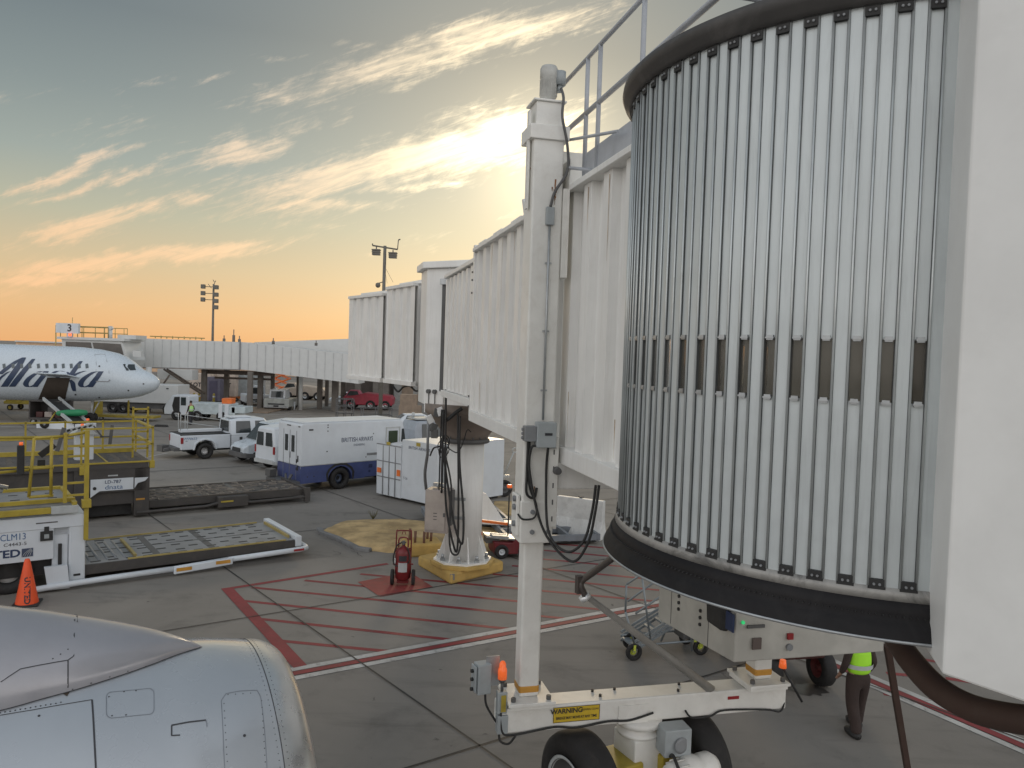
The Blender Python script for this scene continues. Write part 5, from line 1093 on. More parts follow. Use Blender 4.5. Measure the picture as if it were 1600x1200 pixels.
# light pickup behind the step van, its bonnet showing past the rotunda
pk2 = thing('utility_truck', 'grey utility truck parked behind the step van cab', 'truck', (-5.6, 41.5, 0), R_(35))
b = MB(); loft(b, [(0, sec(1.0, .5, 1.3, 1.9, .85)), (.2, sec(1.0, .5, 1.3, 2.35, .8)), (1.8, sec(1.0, .5, 1.3, 2.4, .8)), (2.5, sec(1.0, .5, 1.3, 1.4, .9)), (3.7, sec(.95, .5, 1.2, 1.3, .85)), (3.9, sec(.9, .55, 1.1, 1.15, .8))]); b.build('body', mat('truck grey', (.33, .36, .40), .35), pk2, bevel=.04)
b = MB(); box4(b, [V3(.4, -.98, 1.38), V3(2.2, -.98, 1.38), V3(1.7, -.83, 2.2), V3(.45, -.83, 2.2)], (0, -1, .2), .02); b.build('side_window', glass, pk2, bevel=.02)
b = MB(); b.bx(-3.0, -.1, -1.0, 1.0, .6, 1.2); b.build('bed', white2, pk2, bevel=.03)
for x_ in (-1.8, 3.0):
    for y_ in (-.9, .9): wheel(pk2, x_, y_, .42, .25)
b = MB(); b.bx(.3, 1.6, -.6, .6, 2.42, 2.5); b.cyl((.5, .3, 2.5), (.5, .3, 2.75), .08); b.build('light_bar', silver, pk2)
# ---- mobile stair beneath the cab
ms = thing('mobile_stair', 'grey aluminium wheeled stair with lime tape near the bridge axle', 'stairs', G(990, 1032)+V3(0, 0, 0), R_(16))
alu = mat('stair aluminium', (.26, .29, .31), .45, metal=.5, dirt=.3)
b = MB()
for y_ in (0, .6):
    for k in range(3): b.box((.62, y_, .62+k*.09-.10), (1.45, .03, .05), rot=Matrix.Rotation(-.48, 3, 'Y'))
b.build('stringer', alu, ms, each=True)
b = MB()
for i in range(6): b.box((.08+i*.24, .3, .24+i*.125), (.16, .6, .03))
b.build('step', alu, ms, each=True)
b = MB(); segs = [((.0, 0, .35), (-.22, 0, 1.0)), ((-.22, 0, 1.0), (-.22, 0, 1.55)), ((-.22, 0, 1.55), (.85, 0, 2.2)), ((.0, 0, .95), (1.1, 0, 1.6)), ((.35, 0, .4), (.1, 0, 1.75)), ((1.3, 0, .1), (1.2, 0, 1.0)), ((.9, .6, .1), (1.3, .6, 1.0)), ((0, .6, .3), (1.9, .6, .3)), ((0, 0, .3), (1.9, 0, .3)), ((.1, .6, 1.0), (1.2, .6, 1.7))]
for p, q in segs: b.cyl(p, q, .022, n=8)
b.build('handrail', alu, ms)
for x_, y_ in ((0, 0), (1.5, 0), (.2, .6), (1.5, .6)): t_ = wheel(ms, x_, y_, .17, .06, mat('lime tape', (.55, .62, .08), .5), rimr=.35)
b = MB(); b.bx(1.15, 1.45, .1, .5, .3, .5); b.tube([(1.6, .1, .35), (1.9, .1, .15), (2.4, .1, .12), (2.8, .2, .12)], .03, seg=4); b.build('hitch', dgrey, ms)
for x_, z_ in ((.0, .26), (1.3, .95), (1.35, .35)): b = MB(); b.box((x_, -.03, z_), (.05, .02, .12)); b.build('tape', MATS['lime tape'], ms)
# ---- tractor mostly hidden by the equipment box
tt = thing('tow_tractor', 'dark red tow tractor largely hidden behind the equipment box, tyre showing', 'tractor', G(1282, 1070), R_(102))
b = MB(); b.bx(-.3, 2.2, .12, 1.1, .62, 1.15); b.build('body', mat('maroon', (.07, .022, .02), .6), tt, bevel=.05); dred = mat('dark red rim', (.12, .02, .02), .6); wheel(tt, 0, 0, .34, .24, dred); wheel(tt, 1.6, 0, .34, .24, dred); wheel(tt, 0, 1.1, .34, .24, dred); wheel(tt, 1.6, 1.1, .34, .24, dred)
b = MB(); b.bx(-.3, .3, .3, .9, 1.15, 1.3); b.build('seat', black, tt, bevel=.03)
lamp2 = at(1223, 1043, 11.6)
b = MB(); b.cyl(ROOTM[tt.name].inverted() @ lamp2, ROOTM[tt.name].inverted() @ (lamp2+V3(0, 0, .12)), .06, .045, n=12); b.build('beacon', beaconm, tt)
b = MB(); b.cyl(ROOTM[tt.name].inverted() @ lamp2, ROOTM[tt.name].inverted() @ (lamp2-V3(-.3, .05, .5)), .02, n=8); b.build('beacon_stalk', black, tt)
stainm = mat('wet stain', (.055, .050, .046), .35, var=.2)
def blob(name, c, r, m, z=.009, sq=.6):
    n = 26; vs = []
    for i in range(n): a = 2*math.pi*i/n; k = r*random.uniform(.7, 1.15); vs.append(V3(c.x+k*math.cos(a), c.y+k*sq*math.sin(a), z))
    b = MB(); b.add(vs, [tuple(range(n))]); return structure(b.build(name, m, recalc=False))
blob('wet_patch', G(1262, 1078), .42, stainm)
# ================================================================ near engine
EA = Vector((math.cos(R_(31)), math.sin(R_(31)), 0)); EN = Vector((-EA.y, EA.x, 0))
eng = thing('jet_engine', 'silver grey jet engine cowl with polished lip in the bottom left foreground', 'engine', EA*1.55+EN*6.85+V3(0, 0, 1.97), R_(31))
EPROF = [(-4.2, 1.10), (-3.6, 1.30), (-3.0, 1.44), (-2.4, 1.53), (-1.7, 1.56), (-1.3, 1.55), (-1, 1.53), (-.7, 1.505), (-.5, 1.48), (-.3, 1.455), (-.15, 1.43), (0, 1.40)]
def ER(x):
    for (a, ra), (b_, rb) in zip(EPROF, EPROF[1:]):
        if a <= x <= b_: return ra+(rb-ra)*(x-a)/(b_-a)
    return EPROF[0][1] if x < EPROF[0][0] else EPROF[-1][1]
def ES(x, ang, off=0.0):      # ang 0 faces the camera side, 90 is the top
    r = ER(x)+off; a = R_(ang); return V3(x, -r*math.cos(a), r*math.sin(a))
cowlm = bpy.data.materials.new('cowl paint'); cowlm.use_nodes = True; _t = cowlm.node_tree; _b = _t.nodes['Principled BSDF']; k_ = N(_t); _oc = k_.n('ShaderNodeTexCoord').outputs['Object']
_c = k_.mix(k_.ss(k_.noise(_oc, 1.1, 3, .5, .3), .3, .7), (.43, .455, .485), (.48, .505, .535)); _mp = k_.n('ShaderNodeMapping'); _mp.inputs['Scale'].default_value = (.5, 5, 5); _t.links.new(_oc, _mp.inputs[0])
_c = k_.mix(k_.m('MULTIPLY', k_.ss(k_.noise(_mp.outputs[0], 2.0, 8, .7),   .55, .85), .25), _c, (.30, .31, .33)); _t.links.new(_c, _b.inputs['Base Color'])
_t.links.new(k_.m('ADD', k_.m('MULTIPLY', k_.noise(_oc, 2.5, 4, .55), .16), .18), _b.inputs['Roughness']); _b.inputs['Metallic'].default_value = .25; _b.inputs['Coat Weight'].default_value = .9; _b.inputs['Coat Roughness'].default_value = .10
fairm = mat('fairing paint', (.36, .36, .385), .22, metal=.2, dirt=.15, dirtcol=(.2, .19, .19), scale=1.5, var=.05)
def fine(p, n=6):
    out = []
    for (a, ra), (b_, rb) in zip(p, p[1:]):
        for i in range(n): out.append((a+(b_-a)*i/n, ra+(rb-ra)*i/n))
    return out+[p[-1]]
def smoothprof(p, n=5):
    P = [Vector((x, r, 0)) for x, r in p]; Q = []
    for i in range(len(P)-1):
        p0 = P[max(i-1, 0)]; p1 = P[i]; p2 = P[i+1]; p3 = P[min(i+2, len(P)-1)]
        for j in range(n): t = j/n; q = .5*((2*p1)+(p2-p0)*t+(2*p0-5*p1+4*p2-p3)*t*t+(3*p1-p0-3*p2+p3)*t**3); Q.append((q.x, q.y))
    return Q+[(P[-1].x, P[-1].y)]
EPROF = smoothprof(EPROF)
b = MB(); b.lathe([(r, x) for x, r in EPROF], (0, 0, 0), (1, 0, 0), n=120); b.build('cowl', cowlm, eng)
LIP = smoothprof([(.004, 1.401), (.10, 1.382), (.19, 1.345), (.255, 1.29), (.285, 1.22), (.27, 1.15), (.20, 1.09), (.05, 1.05), (-.3, 1.04)], 5)
b = MB(); b.lathe([(r, x) for x, r in LIP], (0, 0, 0), (1, 0, 0), n=120); b.build('intake_lip', chrome, eng)
b = MB(); b.lathe([(1.04, -.3), (1.06, -1.0), (.001, -1.0)], (0, 0, 0), (1, 0, 0), n=60); b.build('intake_duct', dgrey, eng)
b = MB(); b.lathe([(.001, -.45), (.12, -.5), (.28, -.7), (.32, -.98), (.001, -.98)], (0, 0, 0), (1, 0, 0), n=30); b.build('spinner', dgrey, eng)
b = MB(); b.lathe([(1.0, -4.1), (.75, -5.2), (.5, -6.0), (.001, -6.2)], (0, 0, 0), (1, 0, 0), n=40); b.build('exhaust_core', steel, eng)
# pylon fairing: a dome growing aft along the top of the cowl
FX = [(-.42, .0, .0), (-.5, .055, .042), (-.6, .12, .085), (-.8, .25, .155), (-1.0, .35, .212), (-1.2, .43, .265), (-1.4, .49, .318), (-1.6, .53, .374), (-1.8, .56, .43), (-2.2, .58, .56), (-3.0, .56, .78), (-4.2, .48, 1.15), (-5.5, .35, 1.5)]
FXs = [Vector(p) for p in FX]; sm_ = []
for i in range(len(FXs)-1):
    p0 = FXs[max(i-1, 0)]; p1 = FXs[i]; p2 = FXs[i+1]; p3 = FXs[min(i+2, len(FXs)-1)]
    for j in range(4): t = j/4; sm_.append(.5*((2*p1)+(p2-p0)*t+(2*p0-5*p1+4*p2-p3)*t*t+(3*p1-p0-3*p2+p3)*t**3))
sm_.append(FXs[-1])
def FS(x, v, off=0.0):
    for a, c in zip(sm_, sm_[1:]):
        if c.x <= x <= a.x: t = (a.x-x)/(a.x-c.x+1e-9); w_ = a.y+(c.y-a.y)*t; h_ = a.z+(c.z-a.z)*t; break
    else: w_, h_ = sm_[-1].y, sm_[-1].z
    r = ER(max(x, -4.2)); y = w_*math.sin(v*math.pi/2); base = math.sqrt(max(r*r-y*y, 0)); return V3(x, y, base+h_*math.cos(v*math.pi/2)**.9+.004+off)
b = MB(); m_ = 24; vs = []; xs_ = [p.x for p in sm_]
for x in xs_: vs += [FS(x, -1+2*i/m_) for i in range(m_+1)]
fs = [(k*(m_+1)+i, k*(m_+1)+i+1, (k+1)*(m_+1)+i+1, (k+1)*(m_+1)+i) for k in range(len(xs_)-1) for i in range(m_)]
b.add(vs, fs, True); b.build('pylon_fairing', fairm, eng)
def ribbon(b, P, Nf, w):
    vs = []
    for i, p in enumerate(P):
        d = (P[min(i+1, len(P)-1)]-P[max(i-1, 0)]).normalized(); s = d.cross(Nf(p)).normalized()*w/2; vs += [p-s, p+s]
    b.add(vs, [(2*i, 2*i+1, 2*i+3, 2*i+2) for i in range(len(P)-1)])
en_ = lambda p: V3(0, p.y, p.z).normalized()
def eline(pts, w=.006, dens=8):
    P = []
    for (x0, a0), (x1, a1) in zip(pts, pts[1:]):
        for i in range(dens): t = i/dens; P.append(ES(x0+(x1-x0)*t, a0+(a1-a0)*t, .002))
    P.append(ES(*pts[-1], .002)); b = MB(); ribbon(b, P, en_, w); return b
seamm = mat('seam dark', (.05, .05, .055), .6); softseam = mat('seam soft', (.20, .215, .24), .5)
def invE(px, py):             # line of sight on to the cowl, in (x, angle)
    M = ROOTM[eng.name].inverted(); best = (1e9, 0, 0)
    o = M @ Vector((0, 0, H_)); d = (M.to_3x3() @ ray(px, py))
    t = 2.0
    while t < 12:
        p = o+d*t; r = math.hypot(p.y, p.z)
        if r <= ER(p.x): return (p.x, math.degrees(math.atan2(p.z, -p.y)))
        t += .004
    return None
def Z4(x, y): return (x/3.2, 920+y/3.2)
def eseam(pts, w=.006, m=seamm, name='panel_seam'):
    Q = [invE(*Z4(*p)) for p in pts]; Q = [q for q in Q if q]
    if len(Q) > 1: return eline(Q, w).build(name, m, eng, recalc=False)
b = MB(); P = [ES(.0, a, .003) for a in range(-20, 200, 3)]; ribbon(b, P, en_, .007); b.build('lip_seam', seamm, eng, recalc=False)
eseam([(0, 635), (170, 606), (340, 575), (460, 555)]); eseam([(460, 555), (466, 640), (472, 760), (482, 960)], .012)
b = MB(); ribbon(b, [FS(x, -1, .004)+V3(0, -.006, -.002) for x in [-.44-.05*i for i in range(50)]], en_, .009); b.build('fairing_gap', seamm, eng, recalc=False)
def roundrect(x0, y0, x1, y1, sk=0, r=26, n=5):
    P = []
    for cx, cy, a0 in ((x1-r, y0+r, -90), (x1-r, y1-r, 0), (x0+r, y1-r, 90), (x0+r, y0+r, 180)):
        for i in range(n+1): a = R_(a0+90*i/n); P.append((cx+r*math.cos(a), cy+r*math.sin(a)-sk*(cx-x0)))
    return P+[P[0]]
eseam(roundrect(532, 520, 770, 650, .10), .005, softseam, 'access_panel'); eseam([(1125, 950), (1118, 800), (1106, 560), (1130, 525), (1200, 512), (1285, 508), (1303, 540), (1322, 700), (1336, 950)], .005, softseam, 'access_panel')
eseam([(1030, 657), (940, 668), (857, 684)], .012, seamm, 'latch_recess'); eseam([(858, 684), (858, 735), (900, 733)], .010, seamm, 'latch_recess'); eseam([(1030, 657), (1036, 690)], .008, softseam, 'latch_recess')
def rivets(pts, step, name='rivets', r=.0055, m=seamm):
    b = MB()
    for (x0, y0), (x1, y1) in zip(pts, pts[1:]):
        n = max(1, int(math.hypot(x1-x0, y1-y0)/step))
        for i in range(n):
            q = invE(*Z4(x0+(x1-x0)*i/n, y0+(y1-y0)*i/n))
            if q: p = ES(q[0], q[1], 0); nn_ = en_(p); b.cyl(p, p+nn_*.0025, r, n=6, smooth=False)
    if b.v: b.build(name, m, eng)
rivets([(0, 622), (330, 565)], 24); rivets([(545, 540), (620, 515), (740, 505)], 55); rivets([(560, 635), (630, 632), (745, 605)], 60); rivets([(1120, 575), (1138, 900)], 34, r=.004); rivets([(1140, 530), (1290, 520)], 32, r=.004); rivets([(1308, 560), (1328, 900)], 34, r=.004)
rivets([(345, 380), (345, 520)], 45) ; rivets([(195, 636), (260, 603)], 60, r=.009); rivets([(1222, 735), (1240, 735)], 30, r=.012)
b = MB()
for a in range(20, 150, 1):
    if a % 2 == 0:
        for x_ in (-.035, .035):
            if x_ < 0: p = ES(x_, a, 0)
            else: p = V3(x_, -1.396*math.cos(R_(a)), 1.396*math.sin(R_(a)))
            nn_ = en_(p); b.cyl(p, p+nn_*.002, .004, n=5, smooth=False)
b.build('lip_rivets', seamm, eng)
# joints on the fairing
def invF(px, py):
    M = ROOTM[eng.name].inverted(); o = M @ Vector((0, 0, H_)); d = (M.to_3x3() @ ray(px, py)); best = None
    for i in range(60):
        x = -.45-i*.03
        for j in range(60):
            v = -1+j/30; q = FS(x, v, .003)-o; c = (q.cross(d)).length/d.length
            if best is None or c < best[0]: best = (c, x, v)
    _, x0, v0 = best
    for i in range(-6, 7):
        for j in range(-6, 7):
            x = x0+i*.006; v = max(-1, min(1, v0+j*.006)); q = FS(x, v, .003)-o; c = (q.cross(d)).length/d.length
            if c < best[0]: best = (c, x, v)
    return best[1:]
fn_ = lambda p: V3(0, p.y*1.3, .9+.0*p.z).normalized()
def fseam(pts, w, name='fairing_seam'):
    Q = [invF(*Z4(*p)) for p in pts]; P = []
    for (x0, v0), (x1, v1) in zip(Q, Q[1:]): P += [FS(x0+(x1-x0)*k/6, v0+(v1-v0)*k/6, .003) for k in range(6)]
    P.append(FS(*Q[-1], .003)); b = MB(); ribbon(b, P, fn_, w); return b.build(name, seamm, eng, recalc=False)
fseam([(388, 165), (380, 270), (368, 335), (340, 355)], .008); fseam([(340, 355), (220, 378), (100, 402), (5, 464)], .008); fseam([(340, 358), (338, 495)], .009)
def frivet(pts, step):
    b = MB()
    for (x0, y0), (x1, y1) in zip(pts, pts[1:]):
        n = max(1, int(math.hypot(x1-x0, y1-y0)/step))
        for i in range(n): p = FS(*invF(*Z4(x0+(x1-x0)*i/n, y0+(y1-y0)*i/n)), 0); b.cyl(p, p+fn_(p)*.003, .005, n=6, smooth=False)
    b.build('fairing_rivets', seamm, eng)
frivet([(358, 165), (355, 235), (342, 300), (265, 348), (195, 362)], 38); frivet([(365, 500), (640, 410), (905, 335)], 90)
grease = mat('grease', (.07, .05, .035), .6)
Q = [invE(*Z4(x, y)) for x, y in ((305, 520), (325, 485), (345, 480), (352, 515), (335, 540))]
b = MB(); b.add([ES(q[0], q[1], .004) for q in Q if q], [tuple(range(len([q for q in Q if q])))]); b.build('grease_mark', grease, eng, recalc=False)
# ================================================================ distant jet
D57 = 57.5
jet = thing('airliner', 'white airliner with large dark script lettering, nose to the right at far left', 'airliner', (-26.4, D57, 0))
JS = [(0, 3.15, 3.15, 0.02), (.06, 3.38, 2.92, .22), (.28, 3.60, 2.62, .50), (.7, 3.86, 2.36, .85), (1.42, 4.16, 2.08, 1.22), (1.75, 4.42, 2.0, 1.36), (2.1, 4.70, 1.93, 1.48), (2.6, 5.03, 1.87, 1.62), (3.2, 5.27, 1.80, 1.75), (4.4, 5.50, 1.68, 1.9), (5.8, 5.62, 1.57, 1.96), (8, 5.66, 1.50, 1.98), (28, 5.66, 1.50, 1.98), (34, 5.5, 2.4, 1.4), (38, 5.2, 3.8, .5)]
def JP(s, a, off=0.0):
    for p, q in zip(JS, JS[1:]):
        if p[0] <= s <= q[0]:
            t = (s-p[0])/(q[0]-p[0]); zt, zb, hw = (p[i]+(q[i]-p[i])*t for i in (1, 2, 3)); break
    zc = (zt+zb)/2; return V3(-26.4-s, D57-(hw+off)*math.cos(a), zc+((zt-zb)/2+off)*math.sin(a))
jetw = mat('jet white', (.58, .645, .70), .28, var=.02, dirt=.08, dirtcol=(.5, .5, .5))
b = MB(); n_ = 40; ss_ = []
for p, q in zip(JS, JS[1:]): ss_ += [p[0]+(q[0]-p[0])*i/3 for i in range(3)]
ss_.append(38); vs = []
for s in ss_: vs += [JP(s, 2*math.pi*i/n_) for i in range(n_)]
b.add(vs, [(k*n_+i, k*n_+(i+1) % n_, (k+1)*n_+(i+1) % n_, (k+1)*n_+i) for k in range(len(ss_)-1) for i in range(n_)], True); b.build('fuselage', jetw, jet, True)
def jsurf(zx, zy, off=.015):       # position on the fuselage side as seen in the photo's detail
    px, py = zx/5.926, 480+zy/5.926; Yv = 55.6
    for _ in range(4):
        p = at(px, py, Yv); s = -26.4-p.x; lo, hi = -1.45, 1.45
        for __ in range(24):
            m2 = (lo+hi)/2
            if JP(max(s, .01), m2).z < p.z: lo = m2
            else: hi = m2
        Yv = JP(max(s, .01), lo).y
    return JP(max(s, .01), lo, off)
def stroke(b, pts, ws):
    P = []; W_ = []
    for i in range(len(pts)-1):
        p0 = pts[max(i-1, 0)]; p1 = pts[i]; p2 = pts[i+1]; p3 = pts[min(i+2, len(pts)-1)]
        for j in range(6):
            t = j/6; P.append(tuple(.5*((2*p1[k])+(p2[k]-p0[k])*t+(2*p0[k]-5*p1[k]+4*p2[k]-p3[k])*t*t+(3*p1[k]-p0[k]-3*p2[k]+p3[k])*t**3) for k in (0, 1))); W_.append(ws[i]+(ws[i+1]-ws[i])*t)
    P.append(pts[-1]); W_.append(ws[-1]); vs = []
    for i, p in enumerate(P):      # broad flat-nib pen: width laid horizontally
        vs += [jsurf(p[0]-W_[i]/2, p[1]), jsurf(p[0]+W_[i]/2, p[1])]
    b.add(vs, [(2*i, 2*i+1, 2*i+3, 2*i+2) for i in range(len(P)-1)])
L_ = []
L_.append([([(222, 468), (170, 550), (100, 650), (40, 736)], [40, 62, 66, 66])]); L_[-1].append(([(225, 466), (150, 505), (60, 570), (0, 620)], [36, 50, 56, 50])); L_[-1].append(([(-60, 736), (0, 660), (80, 600), (130, 600)], [50, 30, 24, 30]))
L_.append([([(312, 480), (240, 570), (165, 665), (112, 736)], [30, 58, 64, 60])])
def la(dx, dy=0): return [([(420+dx, 592+dy), (360+dx, 600+dy), (280+dx, 650+dy), (240+dx, 705+dy), (262+dx, 738+dy), (320+dx, 720+dy), (370+dx, 670+dy), (415+dx, 600+dy)], [30, 40, 54, 52, 40, 34, 34, 34]), ([(430+dx, 592+dy), (390+dx, 650+dy), (345+dx, 705+dy), (330+dx, 738+dy)], [44, 54, 54, 40])]
L_.append(la(0)); L_.append([([(598, 596), (540, 590), (490, 612), (490, 632), (540, 650)], [20, 40, 40, 40, 40]), ([(540, 650), (500, 660)], [40, 30])])
L_.append([([(752, 500), (715, 545), (670, 610), (640, 640)], [30, 46, 50, 46]), ([(790, 590), (730, 608), (670, 640)], [30, 40, 40]), ([(650, 672), (672, 700), (680, 740), (690, 776)], [30, 46, 44, 30]), ([(625, 600), (650, 640)], [20, 30])])
L_.append(la(508, 2)); L_[-1].append(([(932, 598), (880, 680), (845, 738)], [30, 50, 34]))
for st in L_:
    b = MB()
    for pts, ws in st: stroke(b, pts, ws)
    b.build('letter', mat('livery navy', (.035, .055, .105), .4), jet, True, recalc=False)
def jpatch(name, m, corners, off=.02, n=6, bev=0):
    """quad in detail coords laid on the skin, subdivided"""
    (a, c, d, e) = corners; vs = []
    for i in range(n+1):
        for j in range(n+1):
            u_, v_ = i/n, j/n; x = (a[0]*(1-u_)+c[0]*u_)*(1-v_)+(e[0]*(1-u_)+d[0]*u_)*v_; y = (a[1]*(1-u_)+c[1]*u_)*(1-v_)+(e[1]*(1-u_)+d[1]*u_)*v_; vs.append(jsurf(x, y, off))
    b = MB(); b.add(vs, [(i*(n+1)+j, (i+1)*(n+1)+j, (i+1)*(n+1)+j+1, i*(n+1)+j+1) for i in range(n) for j in range(n)], True); return b.build(name, m, jet, True, recalc=False)
jwin = mat('cabin window', (.10, .12, .13), .15)
for x in (38, 122, 200, 276, 356, 434, 511, 586, 660, 733, 805): jpatch('cabin_window', jwin, ((x-15, 526), (x+12, 522), (x+16, 562), (x-10, 568)), n=2)
jpatch('cockpit_window', glass, ((1165, 530), (1205, 526), (1220, 586), (1178, 588)), n=3); jpatch('cockpit_window', glass, ((1222, 530), (1248, 530), (1290, 582), (1236, 586)), n=3)
b = MB(); P = [jsurf(x, y, .02) for x, y in ((878, 440), (892, 520), (890, 600), (892, 685), (1015, 685), (1010, 600), (990, 500), (975, 440), (930, 436), (878, 440))]; ribbon(b, P, lambda p: V3(0, -1, .2), .035); b.build('door_outline', mat('seam grey', (.35, .38, .40), .5), jet, True, recalc=False)
b = MB(); P = [jsurf(x, y, .025) for x, y in ((888, 684), (1000, 688), (1022, 672))]; ribbon(b, P, lambda p: V3(0, -1, .2), .07); b.build('door_sill', midgrey, jet, True, recalc=False)
jpatch('door_window', ink, ((914, 540), (928, 540), (928, 554), (914, 554)), n=1)
holdm = mat('hold interior', (.055, .042, .032), .8)
jpatch('hold_opening', holdm, ((440, 650), (650, 655), (600, 868), (355, 850)), .02, 8)
b = MB(); q0 = jsurf(430, 640, .05); q1 = jsurf(740, 655, .05); b.hexa([q0, q1, q1+V3(-.3, -1.3, .25), q0+V3(-.1, -1.3, .25), q0+V3(0, 0, .10), q1+V3(0, 0, .08), q1+V3(-.3, -1.3, .33), q0+V3(-.1, -1.3, .33)]); b.build('hold_door', jetw, jet, True, bevel=.02)
for x, y in ((1332, 710), (1190, 770), (700, 808), (920, 835)): jpatch('static_port', ink, ((x-8, y-6), (x+8, y-6), (x+8, y+6), (x-8, y+6)), n=1)
b = MB(); g_ = V3(-31.5, D57, 0); b.cyl(g_+V3(0, 0, .4), g_+V3(.1, 0, 1.7), .09); b.cyl(g_+V3(0, 0, .4), g_+V3(.6, 0, 1.6), .05); b.build('nose_gear_strut', silver, jet, True)
for y_ in (-.22, .22): b = MB(); b.lathe([(.12, -.1), (.36, -.1), (.38, 0), (.36, .1), (.12, .1)], g_+V3(0, y_, .38), (0, 1, 0), 20); b.build('nose_wheel', tyrem, jet, True)
for s_ in (-1, 1):
    b = MB(); b.hexa([V3(-40, D57+s_*1.8, 2.3), V3(-45, D57+s_*1.8, 2.3), V3(-53, D57+s_*17, 3.4), V3(-51, D57+s_*17, 3.4), V3(-40, D57+s_*1.8, 2.7), V3(-45, D57+s_*1.8, 2.6), V3(-53, D57+s_*17, 3.5), V3(-51, D57+s_*17, 3.5)]) ; b.build('wing', jetw, jet, True)
b = MB(); b.prism([(-57, 5.5), (-62, 5.4), (-65, 11.4), (-63, 11.4)], lambda x, z: V3(x, D57-.12, z), lambda x, z: V3(x, D57+.12, z)); b.build('tail_fin', MATS['livery navy'], jet, True)
b = MB()
for s_ in (-1, 1):
    b.cyl(V3(-44, D57+s_*3.6, .5), V3(-44, D57+s_*3.4, 2.4), .12)
b.build('main_gear', steel, jet, True)
# belt loader and bag cart at the hold door
bl = thing('belt_loader', 'belt loader with raised dark belt reaching the airliner hold door', 'belt loader', at(100, 672, 53.0)*1.0-V3(0, 0, at(100, 672, 53.0).z))
b = MB(); p0 = at(80, 625, 55); p1 = at(124, 662, 52.5); q = V3(.25, -.35, 0)
def slab(b, p, q, w, th):
    d = (q-p).normalized(); s = d.cross(V3(0, 0, 1)).normalized()*w/2; u_ = V3(0, 0, th); b.hexa([p-s, q-s, q+s, p+s, p-s+u_, q-s+u_, q+s+u_, p+s+u_])
slab(b, p0, p1, .9, .06); b.build('belt', black, bl, True)
b = MB(); d_ = (p1-p0).normalized(); s_ = d_.cross(V3(0, 0, 1)).normalized()
for k in (-.52, .52): slab(b, p0+s_*k, p1+s_*k, .12, .22)
b.build('side_rail', silver, bl, True)
b = MB(); c = at(104, 664, 53); b.box(c+V3(0, 0, -.1), (3.6, 1.2, .55), -.1); b.build('chassis', white2, bl, True, bevel=.04)
for i, (x, y) in enumerate(((-1.2, -.5), (1.2, -.6), (-1.2, .6), (1.2, .5))):
    b = MB(); w0 = V3(c.x+x, c.y+y, .32); b.lathe([(.1, -.1), (.30, -.1), (.32, 0), (.30, .1), (.1, .1)], w0, (0, 1, 0), 18); b.build('wheel', tyrem, bl, True)
b = MB(); b.cyl(c+V3(.4, 0, .2), p0.lerp(p1, .6), .05); b.cyl(c+V3(-1.2, 0, .2), p0.lerp(p1, .3), .05); b.build('lift_arm', yellow, bl, True)
b = MB(); b.cyl(at(137, 657, 52), at(137, 654, 52), .10); b.build('beacon', beaconm, bl, True)
gb = thing('green_bag', 'green bag riding on the raised belt loader', 'bag', p0.lerp(p1, .75)+V3(0, 0, .1), .1)
b = MB(); b.lathe([(.001, -1.1), (.16, -.95), (.24, -.4), (.24, .5), (.16, .95), (.001, 1.05)], (0, 0, .22), (1, 0, .05), 12); b.build('bag', mat('bag green', (.02, .22, .09), .6, bump=.5), gb)
bc2 = thing('baggage_cart', 'dark baggage cart with pink and pale bags beneath the open hold door', 'baggage cart', V3(at(80, 650, 55.5).x, 55.5, 0))
b = MB(); b.bx(-1.2, 1.2, -.7, .7, .35, .5); b.bx(-1.2, -1.1, -.7, .7, .5, 1.7); b.bx(-1.2, 1.2, .65, .7, .5, 1.7); b.bx(-1.2, 1.0, -.7, .7, 1.65, 1.72); b.build('cart_frame', loader_dark, bc2)
for x_, y_, z_, s_, m_2 in ((-.6, -.2, .7, .5, 'maroon'), (.1, -.3, .72, .55, 'cabinet tan'), (.7, -.2, .68, .4, 'maroon'), (.0, .2, 1.05, .5, 'dark grey')): b = MB(); b.box((x_, y_, z_), (s_, .5, .4)); b.build('bag', MATS[m_2], bc2, bevel=.05)
for x_ in (-.9, .9): wheel(bc2, x_, -.6, .22, .15); wheel(bc2, x_, .6, .22, .15)
def yellow_cart(px, py, Yv, label):
    p = at(px, py, Yv); p.z = 0; y = thing('flat_cart', label, 'cart', p); b = MB(); b.bx(-1.6, 1.6, -.8, .8, .55, .8); b.bx(-1.5, -.2, -.7, .7, .8, 1.0); b.bx(.1, 1.5, -.7, .7, .8, 1.05); b.build('bed', yellow, y, bevel=.03)
    for x_ in (-1.1, 1.1): wheel(y, x_, -.7, .25, .15, yellow); wheel(y, x_, .7, .25, .15, yellow)
    return y
yellow_cart(44, 645, 66, 'yellow flat cart under the airliner fuselage at far left')
yb = thing('dolly_train', 'long low yellow dolly under the airliner nose', 'dolly', at(200, 653, 60)-V3(0, 0, at(200, 653, 60).z)); b = MB(); b.bx(-2.5, 2.3, -.6, .6, .25, .42); b.bx(-2.5, -2.3, -.6, .6, .4, 1.4); b.bx(.2, .3, -.5, -.4, .4, 1.6); b.build('bed', yellow, yb)
for x_ in (-1.8, 1.6): wheel(yb, x_, -.5, .16, .1)
